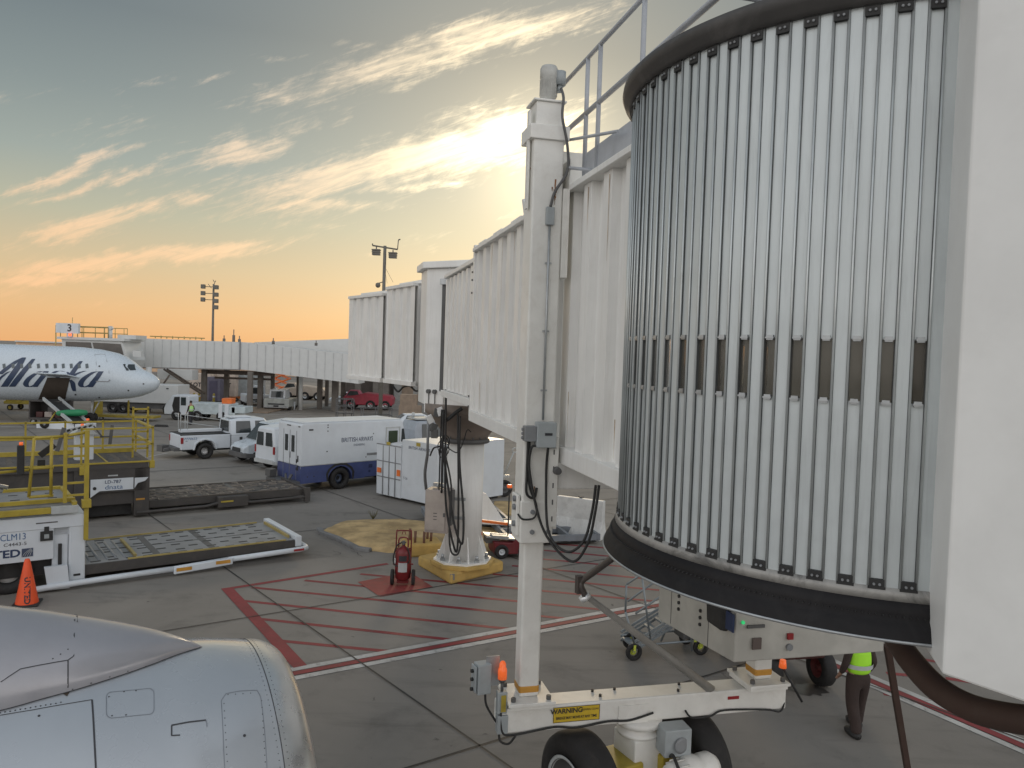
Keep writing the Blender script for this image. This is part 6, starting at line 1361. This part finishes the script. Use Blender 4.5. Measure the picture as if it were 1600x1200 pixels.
# ================================================================ gate 3 bridge and far walkway
g3 = thing('gate_bridge', 'distant white boarding bridge cab with gate sign 3 behind the airliner', 'jet bridge', (-37, 66, 0))
def FB(b, x0, x1, z0, z1, y0=66, y1=69): return b.bx(x0, x1, y0, y1, z0, z1)
offw = mat('far white', (.60, .61, .60), .5, var=.03)
b = MB(); b.prism([(-38.6, 3.6), (-33.6, 3.6), (-33.2, 4.6), (-33.7, 6.2), (-38.9, 6.2)], lambda x, z: V3(x, 66.2, z), lambda x, z: V3(x, 69.5, z)); b.build('cab', offw, g3, True)
b = MB(); b.prism([(-38.5, 5.2), (-36.2, 5.2), (-36.4, 6.0), (-38.5, 6.0)], lambda x, z: V3(x, 66.12, z), lambda x, z: V3(x, 66.2, z)); b.prism([(-36.0, 5.2), (-33.5, 4.9), (-33.8, 5.95), (-36.2, 6.0)], lambda x, z: V3(x, 66.12, z), lambda x, z: V3(x, 66.2, z)); b.build('cab_window', mat('far glass', (.10, .09, .08), .2), g3, True)
b = MB(); FB(b, -39.2, -33.4, 6.2, 6.42, 66, 69.8); FB(b, -34.5, -32.9, 6.4, 6.75, 67, 69); FB(b, -32.9, -32.2, 4.9, 5.4, 66.5, 67); b.build('cab_roof', offw, g3, True)
b = MB(); FB(b, -38.75, -37.25, 6.72, 7.58, 65.8, 66.1); FB(b, -39.3, -38.8, 6.75, 7.58, 66.0, 66.6); FB(b, -38.3, -37.9, 6.4, 6.75, 65.9, 66.2); b.build('sign_board', white2, g3, True)
text('3', .85, (-38.0, 65.8, 7.15), (1, 0, 0), (0, 0, 1), ink, g3, True, bold=.02)
b = MB(); b.cyl((-37.9, 65.7, 6.5), (-37.9, 65.7, 6.68), .12); b.build('red_lamp', mat('red lamp', (.9, .1, .03), .4, emis=((1, .12, .03), 2)), g3, True)
b = MB()
for z in (6.85, 7.35):
    b.cyl((-39.4, 66.2, z), (-34.9, 66.2, z), .035, n=5); b.cyl((-39.4, 69.5, z), (-34.9, 69.5, z), .035, n=5); b.cyl((-39.4, 66.2, z), (-39.4, 69.5, z), .035, n=5)
for x in (-39.4, -39, -37.0, -36, -35.2, -34.9):
    b.cyl((x, 66.2, 6.4), (x, 66.2, 7.37), .035, n=5); b.cyl((x, 69.5, 6.4), (x, 69.5, 7.37), .035, n=5)
b.cyl((-38.2, 66.5, 6.4), (-38.15, 66.5, 8.1), .03, n=5); b.cyl((-39.4, 66.2, 4.0), (-39.4, 66.2, 7.4), .05, n=5); b.build('roof_railing', goldm, g3, True)
b = MB(); b.cyl((-34.8, 66.4, 6.4), (-34.8, 66.4, 7.15), .16); b.cyl((-34.8, 66.2, 7.3), (-34.8, 66.6, 7.3), .17); b.build('dish', offw, g3, True)
b = MB(); b.cyl((-32.2, 68, 0), (-32.2, 68, 4.0), .25, n=10); b.cyl((-35, 68, 0), (-35, 68, 4), .25, n=10); b.box((-33.6, 68, 1.2), (4, .6, .5)); b.build('drive_column', offw, g3, True)
b = MB(); b.cyl((-31.5, 70, 3.8), (-28, 70, 1.7), .10, n=6); b.cyl((-31.6, 69.6, 3.8), (-28.2, 69.6, 1.7), .10, n=6); b.cyl((-31.8, 69, 1.8), (-30.8, 69, 3.3), .08, n=6)
for i in range(8): b.box((-31.3+i*.45, 69.8, 3.65-i*.27), (.35, .5, .05))
b.build('service_stair', mat('stair brown', (.09, .07, .055), .7), g3, True)
fw = thing('far_walkway', 'long pale enclosed passenger walkway on grey columns across the background', 'walkway', (-27, 72, 0))
WP = [V3(-36.9, 72), V3(-25.57, 72), V3(-14.4, 72)]; WZ = [(6.55, 3.84), (6.50, 3.95), (5.66, 2.95)]
for i in (0, 1):
    b = MB(); a, c = WP[i], WP[i+1]; (t0, b0), (t1, b1) = WZ[i], WZ[i+1]
    b.hexa([a+V3(0, 0, b0), c+V3(0, 0, b1), c+V3(0, 3, b1), a+V3(0, 3, b0), a+V3(0, 0, t0), c+V3(0, 0, t1), c+V3(0, 3, t1), a+V3(0, 3, t0)]); b.build('wall', offw, fw, True)
    b = MB(); n = 14
    for k in range(1, n):
        p = a.lerp(c, k/n); zt = t0+(t1-t0)*k/n-.05; zb = b0+(b1-b0)*k/n+.05; b.bx(p.x-.02, p.x+.02, 71.96, 72, zb, zt)
    b.build('wall_seams', mat('seam pale', (.50, .51, .51), .6), fw, True)
b = MB(); b.bx(-25.62, -25.5, 71.9, 72, 3.9, 6.6); b.build('joint_cover', midgrey, fw, True)
b = MB(); a, c = WP[0], WP[1]; b.hexa([a+V3(0, -.08, 3.74), c+V3(0, -.08, 3.85), c+V3(0, .2, 3.85), a+V3(0, .2, 3.74), a+V3(0, -.08, 3.84), c+V3(0, -.08, 3.95), c+V3(0, .2, 3.95), a+V3(0, .2, 3.84)]); b.build('bottom_edge', mat('far edge grey', (.22, .21, .20), .7), fw, True)  # darker grey strip along the bottom edge
b = MB(); b.hexa([V3(-25.6, 76, 4.2), V3(-12, 76, 4.4), V3(-12, 80, 4.4), V3(-25.6, 80, 4.2), V3(-25.6, 76, 6.55), V3(-12, 76, 7.5), V3(-12, 80, 7.5), V3(-25.6, 80, 6.55)]); b.build('rear_walkway', offw, fw, True)
farcol = mat('column grey brown', (.15, .135, .12), .7, dirt=.3)
for px, wpx, y0, Yv, zt in ((319, 7, 0, 73, 3.9), (354, 6.5, 0, 76, 3.9), (391, 7, 0, 70.5, 3.8), (407, 7, 0, 75, 3.9), (426, 5, 0, 78, 3.9), (466, 4.5, 0, 80, 3.9), (500, 7, 0, 78, 3.9), (511, 5, 0, 82, 3.9), (524, 9, 0, 76, 3.9), (537, 7, 0, 80, 3.9)):
    p = at(px, 600, Yv); b = MB(); w_ = wpx*Yv/1200; b.box((p.x, Yv, zt/2-.0), (w_, w_, zt)); b.build('column', farcol, fw, True)
b = MB(); p = at(470, 600, 76); b.cyl((p.x, 76, 0), (p.x, 76, 3.9), .2, n=10); b.build('pale_post', offw, fw, True)
b = MB(); b.box((at(375, 600, 74).x, 74, 3.55), (6.4, .35, .4)); b.box((at(378, 600, 75).x, 75.4, 2.95), (5.6, .25, .2)); b.build('cross_beam', mat('beam brown', (.13, .10, .085), .7), fw, True)
b = MB(); b.bx(-32.6, -29.4, 70.5, 71.9, 2.85, 3.78); b.build('hanging_unit', offw, fw, True); b = MB(); b.bx(-31.4, -31.2, 70.44, 70.5, 3.4, 3.48); b.build('unit_grille', ink, fw, True)
b = MB()
for i in range(9): b.cyl((-40+.0+i*.55+6.0, 73, 6.6), (-40+6.0+i*.55, 73, 6.75+.12*(i % 2)), .05, n=5)
b.cyl((-34.5, 73, 6.78), (-29.3, 73, 6.75), .05, n=5); b.build('roof_pipe', goldm, fw, True)
for px, h_ in ((350, .5), (365, 1.1), (374, .5), (427, .4), (494, .3)):
    p = at(px, 535, 74); b = MB(); b.cyl((p.x, 74, 6.4), (p.x, 74, 6.5+h_*.6), .14, n=8); b.cyl((p.x, 74, 6.5), (p.x, 74, 6.6+h_), .05, n=6); b.build('roof_vent', farcol, fw, True)
# ================================================================ far apron objects
def gpos(px, py, Yv=None):
    p = G(px, py) if Yv is None else at(px, py, Yv); p.z = 0; return p
peach = mat('far hangar wall', (.62, .42, .27), .8, var=.08)  # peach carries the sunset light, put into the wall colour
hg = thing('hangar', 'long low building, sunset light put into its peach colour, on the horizon seen beneath the far walkway', 'building', (-40, 170, 0))
b = MB(); b.bx(-110, -4, 170, 185, 0, 5.6); b.build('wall', peach, hg, True)
b = MB(); b.bx(-110, -4, 169.6, 186, 5.6, 5.9); b.build('roof', offw, hg, True)
b = MB()
for i in range(18): b.bx(-108+i*6, -105+i*6, 169.8, 170, .2, 3.6)
b.build('bay_doors', mat('peach door', (.40, .28, .20), .8), hg, True)
tb = thing('terminal_building', 'grey and tan terminal wall with openings under the fixed walkway', 'building', (-10, 96, 0))
tan = mat('tan block wall', (.26, .20, .15), .85, var=.15); gw = mat('grey block wall', (.30, .30, .29), .85)
b = MB(); b.bx(-21, -14.6, 97, 99, 0, 6); b.build('wall', mat('dark bay wall', (.10, .085, .075), .8), tb, True); b = MB(); b.bx(-14.6, -9.6, 95, 99, 0, 6); b.build('wall', gw, tb, True); b = MB(); b.bx(-9.6, 16, 95, 99, 0, 6); b.build('wall', gw, tb, True)
b = MB(); b.bx(-13.6, -12.2, 94.9, 95, 0, 3); b.bx(-11.6, -9.8, 94.9, 95, 0, 3.2); b.build('roller_door', tan, tb, True)
b = MB(); b.bx(-22, 16, 94, 99, 6, 6.4); b.build('roof_slab', farcol, tb, True)
for x in (-18.8, -16.6, -15.4, -9.2): b = MB(); b.bx(x-.35, x+.35, 93.6, 94.3, 0, 6); b.build('pillar', farcol, tb, True)
# containers
def container(px, py, label, txt, col=white2, group=None, w_=2.9, h_=2.5, Yv=84):
    p = gpos(px, py, Yv); c = thing('freight_container', label, 'container', p); b = MB(); b.bx(-w_/2, w_/2, 0, 2.0, .5, .5+h_); b.build('shell', col, c, bevel=.06); b = MB(); b.bx(-w_/2-.1, w_/2+.1, -.1, 2.0, .25, .5); b.build('dolly', mat('far orange', (.45, .16, .05), .6), c)
    if txt: text(txt, .62, (-.25, -.01, 1.75), (1, 0, 0), (0, 0, 1), ink, c, bold=.02)
    for x_ in (-1.1, 1.1): wheel(c, x_, .1, .22, .15)
    return c
peachw = mat('sunlit container', (.62, .52, .44), .6)
container(312, 620, 'pale lettered freight container left of the thick grey column', 'LOTT', peachw, w_=2.3); container(353, 620, 'pale lettered freight container between the two grey columns', 'LOTT', peachw, w_=2.0, Yv=85)
container(385, 620, 'dull grey shrink-wrapped freight block right of the lettered containers', None, grey, w_=3.0, Yv=86)
pc = thing('portable_cabin', 'small purple grey upright cabin between the lettered containers', 'cabin', gpos(333, 620, 83)); b = MB(); b.bx(-.75, .75, 0, 1.4, .1, 2.7); b.build('cabin', mat('purple grey', (.16, .15, .20), .6), pc, bevel=.04); b = MB(); b.bx(-.45, .45, -.02, 0, .2, 2.3); b.build('door', mat('purple door', (.10, .09, .14), .6), pc)
bt = thing('box_truck', 'long grey white box truck behind the airliner nose', 'truck', gpos(225, 630, 66)); b = MB(); b.bx(-4.2, 2.9, 0, 2.4, .95, 2.55); b.build('box', offw, bt, bevel=.04); b = MB(); b.bx(-4.1, 2.8, .2, 2.2, .45, .95); b.build('chassis', dgrey, bt)
b = MB(); b.bx(.2, .75, -.02, 0, 1.95, 2.1); b.bx(1.9, 2.1, -.02, 0, 2.2, 2.3); b.build('vent', ink, bt)
for x_ in (-2.8, -1.9, 2.0): wheel(bt, x_, .2, .45, .3); wheel(bt, x_, 2.2, .45, .3)
# service truck with open cab, worker beside
st_ = thing('service_truck', 'white forward cab service truck with red box behind it', 'truck', gpos(258, 655, 61.5)); bodyw = mat('truck pale blue', (.48, .55, .57), .4, dirt=.15)
b = MB(); b.prismy([(-.1, .45), (1.9, .45), (1.9, 1.9), (1.75, 2.0), (.55, 2.0), (-.02, 1.2), (-.12, .9)], 0, 1.9); b.build('cab', white2, st_, bevel=.05)
b = MB(); box4(b, [V3(.02, .15, 1.22), V3(.02, 1.75, 1.22), V3(.50, 1.7, 1.9), V3(.50, .2, 1.9)], (-1, 0, .7), .02); b.build('windscreen', mat('pink glass', (.18, .07, .06), .15), st_, bevel=.02)
b = MB(); b.prismy([(.55, 1.15), (.72, 1.85), (1.15, 1.88), (1.15, .6), (.7, .6)], -.02, .0); b.build('door_opening', black, st_); b = MB(); b.prismy([(1.25, 1.2), (1.25, 1.85), (1.65, 1.85), (1.65, 1.2)], -.02, .0); b.build('side_window', glass, st_)
b = MB(); b.bx(2.1, 5.6, 0, 1.9, .55, 1.25); b.bx(2.0, 5.2, .0, 1.9, 1.25, 1.42); b.bx(5.3, 6.4, 0, 1.9, .7, 1.2); b.build('bed', bodyw, st_, bevel=.03)
b = MB(); b.bx(4.4, 5.2, .3, 1.2, 1.42, 1.85); b.build('red_box', orange, st_, bevel=.03); b = MB(); b.bx(4.3, 4.6, -.1, 0, .3, 1.4); b.bx(4.8, 5.1, -.1, 0, .3, 1.4); b.build('lockers', white2, st_)
for x_ in (.9, 2.55, 4.5): wheel(st_, x_, .05, .40, .25); wheel(st_, x_, 1.8, .40, .25)
# tugs and tractors
def tug(px, py, Yv, label, rz, m, sc=1.0):
    t = thing('baggage_tug', label, 'tug', gpos(px, py, Yv), rz); b = MB(); b.bx(-1.25, 1.25, -1.6, 1.4, .3, 1.15); b.build('hull', m, t, bevel=.1)
    b = MB(); b.prism([(-1.4, 1.15), (-1.2, 2.0), (.2, 2.05), (.3, 1.15)], lambda y, z: V3(-.78, y, z), lambda y, z: V3(.78, y, z)); b.build('cab', white2, t, bevel=.05)
    b = MB(); box4(b, [V3(-.62, -1.37, 1.22), V3(.62, -1.37, 1.22), V3(.6, -1.23, 1.85), V3(-.6, -1.23, 1.85)], (0, -1, .2), .02); b.build('windscreen', glass, t, bevel=.03)
    b = MB(); b.bx(-.8, .8, -1.62, -1.58, .55, .68); b.bx(-.25, .25, -1.66, -1.6, .35, .5)
    for x_ in (-.65, .65): b.bx(x_-.12, x_+.12, -1.42, -1.38, .98, 1.05)
    b.build('grille', ink, t); b = MB(); b.bx(-1.2, 1.2, -1.66, -1.5, .25, .45); b.build('bumper', mat('bumper grey', (.35, .36, .36), .6), t, bevel=.03)
    for x_ in (-1.15, 1.15):
        for y_ in (-1.0, .9): bb = MB(); bb.lathe([(.15, -.12), (.40, -.12), (.42, 0), (.40, .12), (.15, .12)], (x_*.98, y_, .42), (1, 0, 0), 18); bb.build('wheel', tyrem, t)
    b = MB(); b.cyl((-.3, -.9, 2.04), (-.3, -.9, 2.16), .07); b.build('beacon', white2, t); return t
tug(439, 640, 76, 'pale grey baggage tug facing the camera under the far walkway', 0, mat('tug grey', (.40, .42, .40), .5, dirt=.2))
tug(398, 634, 81, 'white baggage tug half hidden behind the grey columns', .5, white2)
def aircraft_tractor(px, py, Yv, label, rz, m, m2):
    t = thing('aircraft_tractor', label, 'tractor', gpos(px, py, Yv), rz); b = MB(); b.prismy([(-2.6, .5), (2.4, .5), (2.5, 1.2), (2.2, 1.5), (-.4, 1.75), (-1.0, 1.55), (-2.6, 1.3)], -1.2, 1.2); b.build('hull', m, t, bevel=.08)
    b = MB(); b.prismy([(-2.5, 1.3), (-2.0, 2.0), (-1.1, 2.0), (-.7, 1.5)], -1.0, 0.2); b.build('cab', m2, t, bevel=.04); b = MB(); b.prismy([(-2.3, 1.4), (-1.95, 1.9), (-1.2, 1.9), (-1.0, 1.5)], -1.03, -1.0); b.build('window', glass, t)
    for x_ in (-1.8, .2, 1.7): wheel(t, x_, -1.1, .5, .3); wheel(t, x_, 1.1, .5, .3)
    return t
pink = mat('tractor pink red', (.35, .035, .06), .5, dirt=.2)
aircraft_tractor(578, 637, 80, 'large red aircraft tractor under the fixed walkway', 0.05, pink, mat('tractor pink', (.45, .10, .16), .5))
aircraft_tractor(478, 615, 92, 'beige aircraft tractor with a big wheel behind the far columns', 0.0, mat('tractor beige', (.40, .34, .28), .6), MATS['tractor beige'])
def far_car(px, py, Yv, label, rz, m):
    t = thing('parked_car', label, 'car', gpos(px, py, Yv), rz); b = MB(); loft(b, [(-2.1, sec(.85, .35, .6, .7, .7)), (-1.0, sec(.88, .3, .85, .95, .75)), (-.4, sec(.88, .3, .88, 1.4, .65)), (1.0, sec(.88, .3, .88, 1.42, .65)), (1.9, sec(.86, .3, .85, 1.0, .7)), (2.1, sec(.8, .35, .7, .8, .7))]); b.build('body', m, t, bevel=.05)
    b = MB(); box4(b, [V3(-.5, -.86, .95), V3(1.3, -.86, .95), V3(.95, -.70, 1.32), V3(-.3, -.70, 1.32)], (0, -1, .3), .02); box4(b, [V3(-1.0, -.7, .98), V3(-1.0, .7, .98), V3(-.5, .6, 1.36), V3(-.5, -.6, 1.36)], (-1, 0, .8), .02); b.build('windows', glass, t)
    for x_ in (-1.35, 1.3): wheel(t, x_, -.8, .32, .2); wheel(t, x_, .8, .32, .2)
    return t
far_car(545, 624, 86, 'white car parked just left of the red tractor', .15, white2); far_car(640, 652, 58, 'white car glimpsed behind the step van roof', .3, white2); far_car(382, 612, 100, 'pale car beyond the lettered containers', 0, offw); far_car(318, 606, 100, 'white car behind the left lettered container', 0, white2)
sl = thing('lattice_lift', 'orange lattice scissor lift beneath the far walkway', 'lift', gpos(438, 615, 95)); b = MB()
for i in range(4):
    z = .8+i*.75
    for y_ in (0, 1): b.cyl((-1.0, y_, z), (1.0, y_, z+.75), .06, n=5); b.cyl((1.0, y_, z), (-1.0, y_, z+.75), .06, n=5)
b.bx(-1.2, 1.2, -.2, 1.2, .3, .8); b.bx(-1.1, 1.1, -.1, 1.1, 3.75, 3.85)
for x_ in (-1.1, 0, 1.1): b.cyl((x_, -.1, 3.8), (x_, -.1, 4.7), .04, n=5)
b.cyl((-1.1, -.1, 4.7), (1.1, -.1, 4.7), .04, n=5); b.build('lift_frame', orange, sl)
for x_ in (-.9, .9): wheel(sl, x_, -.1, .3, .2)
kb = thing('traffic_island', 'tan kerbed island under the middle walkway columns', 'kerb', gpos(398, 640, 72)); b = MB(); b.box((0, 1.2, .07), (3.4, 5.5, .14)); b.build('island', tan, kb, bevel=.03)
def bollard(px, py, Yv, label):
    t = thing('bollard', label, 'bollard', gpos(px, py, Yv)); b = MB(); b.lathe([(.12, 0), (.12, 1.0), (.08, 1.1), (.001, 1.13)], n=12); b.build('post', yellow, t); b = MB(); b.lathe([(.125, .7), (.125, .85)], n=12); b.build('band', white2, t); return t
bollard(303, 632, 80, 'yellow bollard in front of the left lettered container'); bollard(311, 632, 80, 'second yellow bollard beside the thick grey column'); bollard(334, 632, 80, 'yellow bollard by the purple grey cabin')
wp = thing('post', 'short white post right of the grey baggage tug', 'post', gpos(460, 634, 76)); b = MB(); b.cyl((0, 0, 0), (0, 0, .8), .09, n=10); b.build('post', white2, wp)
for px, py, Yv, lb in ((252, 667, 53, 'dark rubber chock lying alone near the pickup tail'),):
    c = thing('wheel_chock', lb, 'chock', gpos(px, py) if True else 0); b = MB(); b.prismy([(-.5, 0), (.5, 0), (.4, .16), (-.4, .16)], -.12, .12); b.build('block', black, c)
cr = thing('crate_stack', 'brown crate stack against the grey terminal wall', 'crate', gpos(640, 640, 70)); b = MB(); b.bx(-1.0, 1.0, 0, 1, 0, 1.2); b.bx(-.9, .6, 0, 1, 1.2, 2.2); b.build('crates', tan, cr)
# floodlight masts
dusk = mat('mast grey', (.16, .15, .13), .6)
m1 = thing('floodlight_mast', 'tall thin mast with stacked square floodlights on the left', 'light mast', gpos(332, 540, 110)); X1 = 110/1200
b = MB(); b.cyl((0, 0, 0), (0, 0, 14.9), .22, .14, n=8); b.build('pole', dusk, m1)
for k, z in enumerate((14.5, 13.55, 12.65)):
    b = MB(); b.cyl((-1.2, 0, z), (.1, 0, z), .05, n=5); b.build('arm', dusk, m1); b = MB(); b.box((-1.45, -.1, z), (.55, .5, .6)); b.build('floodlight', dusk, m1, bevel=.05)
for z in (14.45, 13.4, 12.5, 11.6): b = MB(); b.box((.42, -.1, z), (.6, .5, .58)); b.build('floodlight', dusk, m1, bevel=.05)
b = MB(); b.cyl((0, 0, 14.8), (.3, 0, 15.4), .05, n=5); b.cyl((.1, 0, 15.2), (-.1, 0, 15.5), .05, n=5); b.cyl((-.8, 0, 14.9), (-.3, 0, 14.3), .04, n=5); b.build('aerial', dusk, m1)
p2_ = gpos(597, 540, 60); m2_ = thing('floodlight_mast', 'light mast with two hanging fixtures on a crossbar above the fixed walkway', 'light mast', p2_); zz2 = lambda y: at(597, y, 60).z; k2 = 60/1200
b = MB(); b.cyl((0, 0, 0), (0.02, 0, zz2(384)), .16, .12, n=10); b.build('pole', dusk, m2_)
b = MB(); b.cyl((-19*k2, 0, zz2(384)), (20*k2, 0, zz2(389)), .06, n=6); b.cyl((20*k2, 0, zz2(389)), (21*k2, 0, zz2(374)), .04, n=6); b.cyl((21*k2, 0, zz2(374)), (24*k2, 0, zz2(373)), .05, n=6); b.cyl((-19*k2, 0, zz2(384)), (-19*k2, 0, zz2(381)), .05, n=5); b.build('crossbar', dusk, m2_)
for dx_, y_ in ((-13, 394), (13, 398)):
    b = MB()
    for j in range(3): b.box((dx_*k2, 0, zz2(y_-3+j*3.4)), (13*k2-j*.03, .5, .10))
    b.box((dx_*k2, 0, zz2(y_)), (11*k2, .4, .35)); b.cyl((dx_*k2, 0, zz2(y_-8)), (dx_*k2, 0, zz2(y_-3)), .05, n=5); b.build('fixture', dusk, m2_)
b = MB(); b.lathe([(.001, .22), (.16, .15), (.2, 0), (.14, -.15), (.001, -.2)], (-9*k2, 0, zz2(446)), n=12); b.cyl((-9*k2, 0, zz2(443)), (0, 0, zz2(440)), .04, n=5); b.build('camera_dome', dusk, m2_)
b = MB(); b.cyl((0, 0, zz2(415)), (12*k2, -2, zz2(446)), .012, n=4); b.cyl((0, 0, zz2(415)), (24*k2, -3, zz2(446)), .012, n=4); b.build('guy_wire', dusk, m2_)
# ================================================================ people
def skinfig(name, verts, edges, m, parent, sub=1):
    """verts: (x,y,z,r)"""
    me = bpy.data.meshes.new(name); me.from_pydata([v[:3] for v in verts], edges, []); o = bpy.data.objects.new(name, me); COL.objects.link(o)
    if parent: o.parent = parent
    md = o.modifiers.new('skin', 'SKIN'); md.use_smooth_shade = True
    for i, v in enumerate(verts): me.skin_vertices[0].data[i].radius = ((v[3], v[3]*(v[4] if len(v) > 4 else 1)))
    me.skin_vertices[0].data[0].use_root = True
    s = o.modifiers.new('sub', 'SUBSURF'); s.levels = sub; s.render_levels = sub
    me.materials.append(m); return o
def person(loc, rz, label, trousers, vestm, step=.18, shirt=None, hair=(.03, .02, .015)):
    P = thing('person', label, 'person', loc, rz)      # facing local +y
    st = step; B = [(0, 0, .98, .135, .8), (0, 0, 1.12, .14, .75), (0, .01, 1.32, .165, .7), (0, 0, 1.44, .11, .8), (0, .01, 1.54, .055), (0, .03, 1.62, .085), (0, .03, 1.72, .09), (0, .02, 1.78, .06)]
    E_ = [(0, 1), (1, 2), (2, 3), (3, 4), (4, 5), (5, 6), (6, 7)]
    def add(c, frm):
        for i, v in enumerate(c): B.append(v); E_.append((frm if i == 0 else len(B)-2, len(B)-1))
    for s in (-1, 1):
        f = st*s
        add([(s*.10, 0, .92, .095), (s*.12, f*.35+.03, .50, .062), (s*.13, f-.02, .12, .042), (s*.135, f+.10, .05, .036), (s*.14, f+.19, .035, .028)], 0)
        add([(s*.19, 0, 1.42, .06), (s*.26, -.02, 1.16, .045), (s*.25, .12, .95, .034), (s*.24, .17, .90, .026)], 3)
        h = len(B)-1
        for k, (dx_, dz_) in enumerate(((-.03, -.07), (-.01, -.085), (.01, -.08), (.03, -.065))): add([(s*.24+dx_, .19, .90+dz_*.5, .009), (s*.24+dx_, .20+.015, .90+dz_, .008)], h)
        add([(s*.24-s*.045, .18, .885, .010), (s*.24-s*.055, .20, .86, .009)], h)
    skinfig('body', B, E_, skin, P, 2)
    for s in (-1, 1):
        f = st*s; b_ = [(s*.10, 0, .95, .125), (s*.12, f*.35+.03, .52, .088), (s*.13, f-.02, .14, .078), (s*.13, f-.01, .08, .082)]
    T = [(0, 0, 1.08, .16, .8), (0, 0, .90, .16, .85)]; TE = [(0, 1)]
    for s in (-1, 1):
        f = st*s
        for i, v in enumerate([(s*.10, 0, .84, .125), (s*.125, f*.40+.03, .50, .105), (s*.135, f-.02, .16, .092), (s*.135, f-.02, .07, .095)]): T.append(v); TE.append((1 if i == 0 else len(T)-2, len(T)-1))
    skinfig('trousers', T, TE, trousers, P, 2)
    for s in (-1, 1):
        f = st*s; b = MB(); b.lathe([(.001, -.14), (.06, -.12), (.075, 0), (.07, .08), (.06, .16), (.03, .21), (.001, .22)], (s*.135, f+.04, .055), (0, 1, 0), 14); o = b.build('boot', black, P)
    Vv = [(0, 0, .97, .215, .80), (0, 0, 1.10, .215, .78), (0, 0, 1.34, .22, .72), (0, 0, 1.46, .15, .72)]
    skinfig('vest', Vv, [(0, 1), (1, 2), (2, 3)], vestm, P, 2)
    b = MB(); pr_ = [(.196, 1.08), (.200, 1.14)]; vs = []
    for i in range(25):
        a = 2*math.pi*i/24; vs += [V3(.228*math.cos(a), .182*math.sin(a), 1.10), V3(.23*math.cos(a), .184*math.sin(a), 1.17)]
    b.add(vs, [(2*i, 2*i+2, 2*i+3, 2*i+1) for i in range(24)], True); b.build('reflective_band', silver, P, recalc=False)
    SL = []; SE = []
    for s in (-1, 1):
        n0 = len(SL); SL += [(s*.17, 0, 1.43, .075), (s*.265, -.02, 1.16, .062), (s*.25, .10, .97, .048)]; SE += [(n0, n0+1), (n0+1, n0+2)]
        o = skinfig('sleeve', [SL[n0], SL[n0+1], SL[n0+2]], [(0, 1), (1, 2)], shirt or cloth, P, 2)
    b = MB(); b.lathe([(.001, 1.83), (.07, 1.81), (.105, 1.74), (.108, 1.68), (.09, 1.66)], (0, .015, 0), n=18); b.build('hair', mat('hair', hair, .9), P)
    b = MB(); b.box((0, .125, 1.665), (.03, .03, .04)); b.box((-.033, .112, 1.69), (.025, .01, .012)); b.box((.033, .112, 1.69), (.025, .01, .012)); b.box((0, .112, 1.63), (.05, .01, .012)); b.build('face', mat('face dark', (.22, .12, .09), .6), P, bevel=.004)
    return P
person((5.85, 12.45, 0), R_(12), 'person in a lime hi-vis vest and dark trousers standing under the bridge cab', cloth, hivis, .17)
person(gpos(298, 662, 58.5), R_(60), 'person in lime vest walking beside the white service truck far away', mat('dark trousers far', (.03, .03, .035), .9), mat('hi-vis pale', (.42, .75, .25), .7), .15)
# ================================================================ wear and small marks on the apron
crackm = mat('crack', (.045, .042, .040), .9)
b = MB()
for (x0, y0, ang, L) in ((548, 858, .3, 1.3), (548, 862, -.1, .8), (520, 868, .6, .7), (585, 862, .2, .9)):
    p = G(x0, y0); a = ang
    for k in range(10):
        q = p+V3(math.cos(a), math.sin(a))*L/10; s_ = V3(-math.sin(a), math.cos(a))*.007
        b.add([p+s_+V3(0, 0, .024), p-s_+V3(0, 0, .024), q-s_+V3(0, 0, .024), q+s_+V3(0, 0, .024)], [(0, 1, 2, 3)]); p = q; a += random.uniform(-.7, .7)
structure(b.build('cracks', crackm, recalc=False))
# repeats carry a common group
GR = {'cargo_loader': 'cargo loaders on the apron', 'small_van': 'small vans parked in a row', 'freight_container': 'freight containers under the far walkway', 'parked_car': 'cars parked in the far background', 'bollard': 'yellow bollards under the far walkway', 'floodlight_mast': 'floodlight masts against the sky', 'baggage_tug': 'baggage tugs under the far walkway', 'aircraft_tractor': 'aircraft tractors in the background', 'work_platform': 'tubular work platforms beyond the step van', 'person': 'ground crew in hi-vis vests'}
for o in COL.objects:
    if o.parent is None and o.name.split('.')[0] in GR: o['group'] = GR[o.name.split('.')[0]]
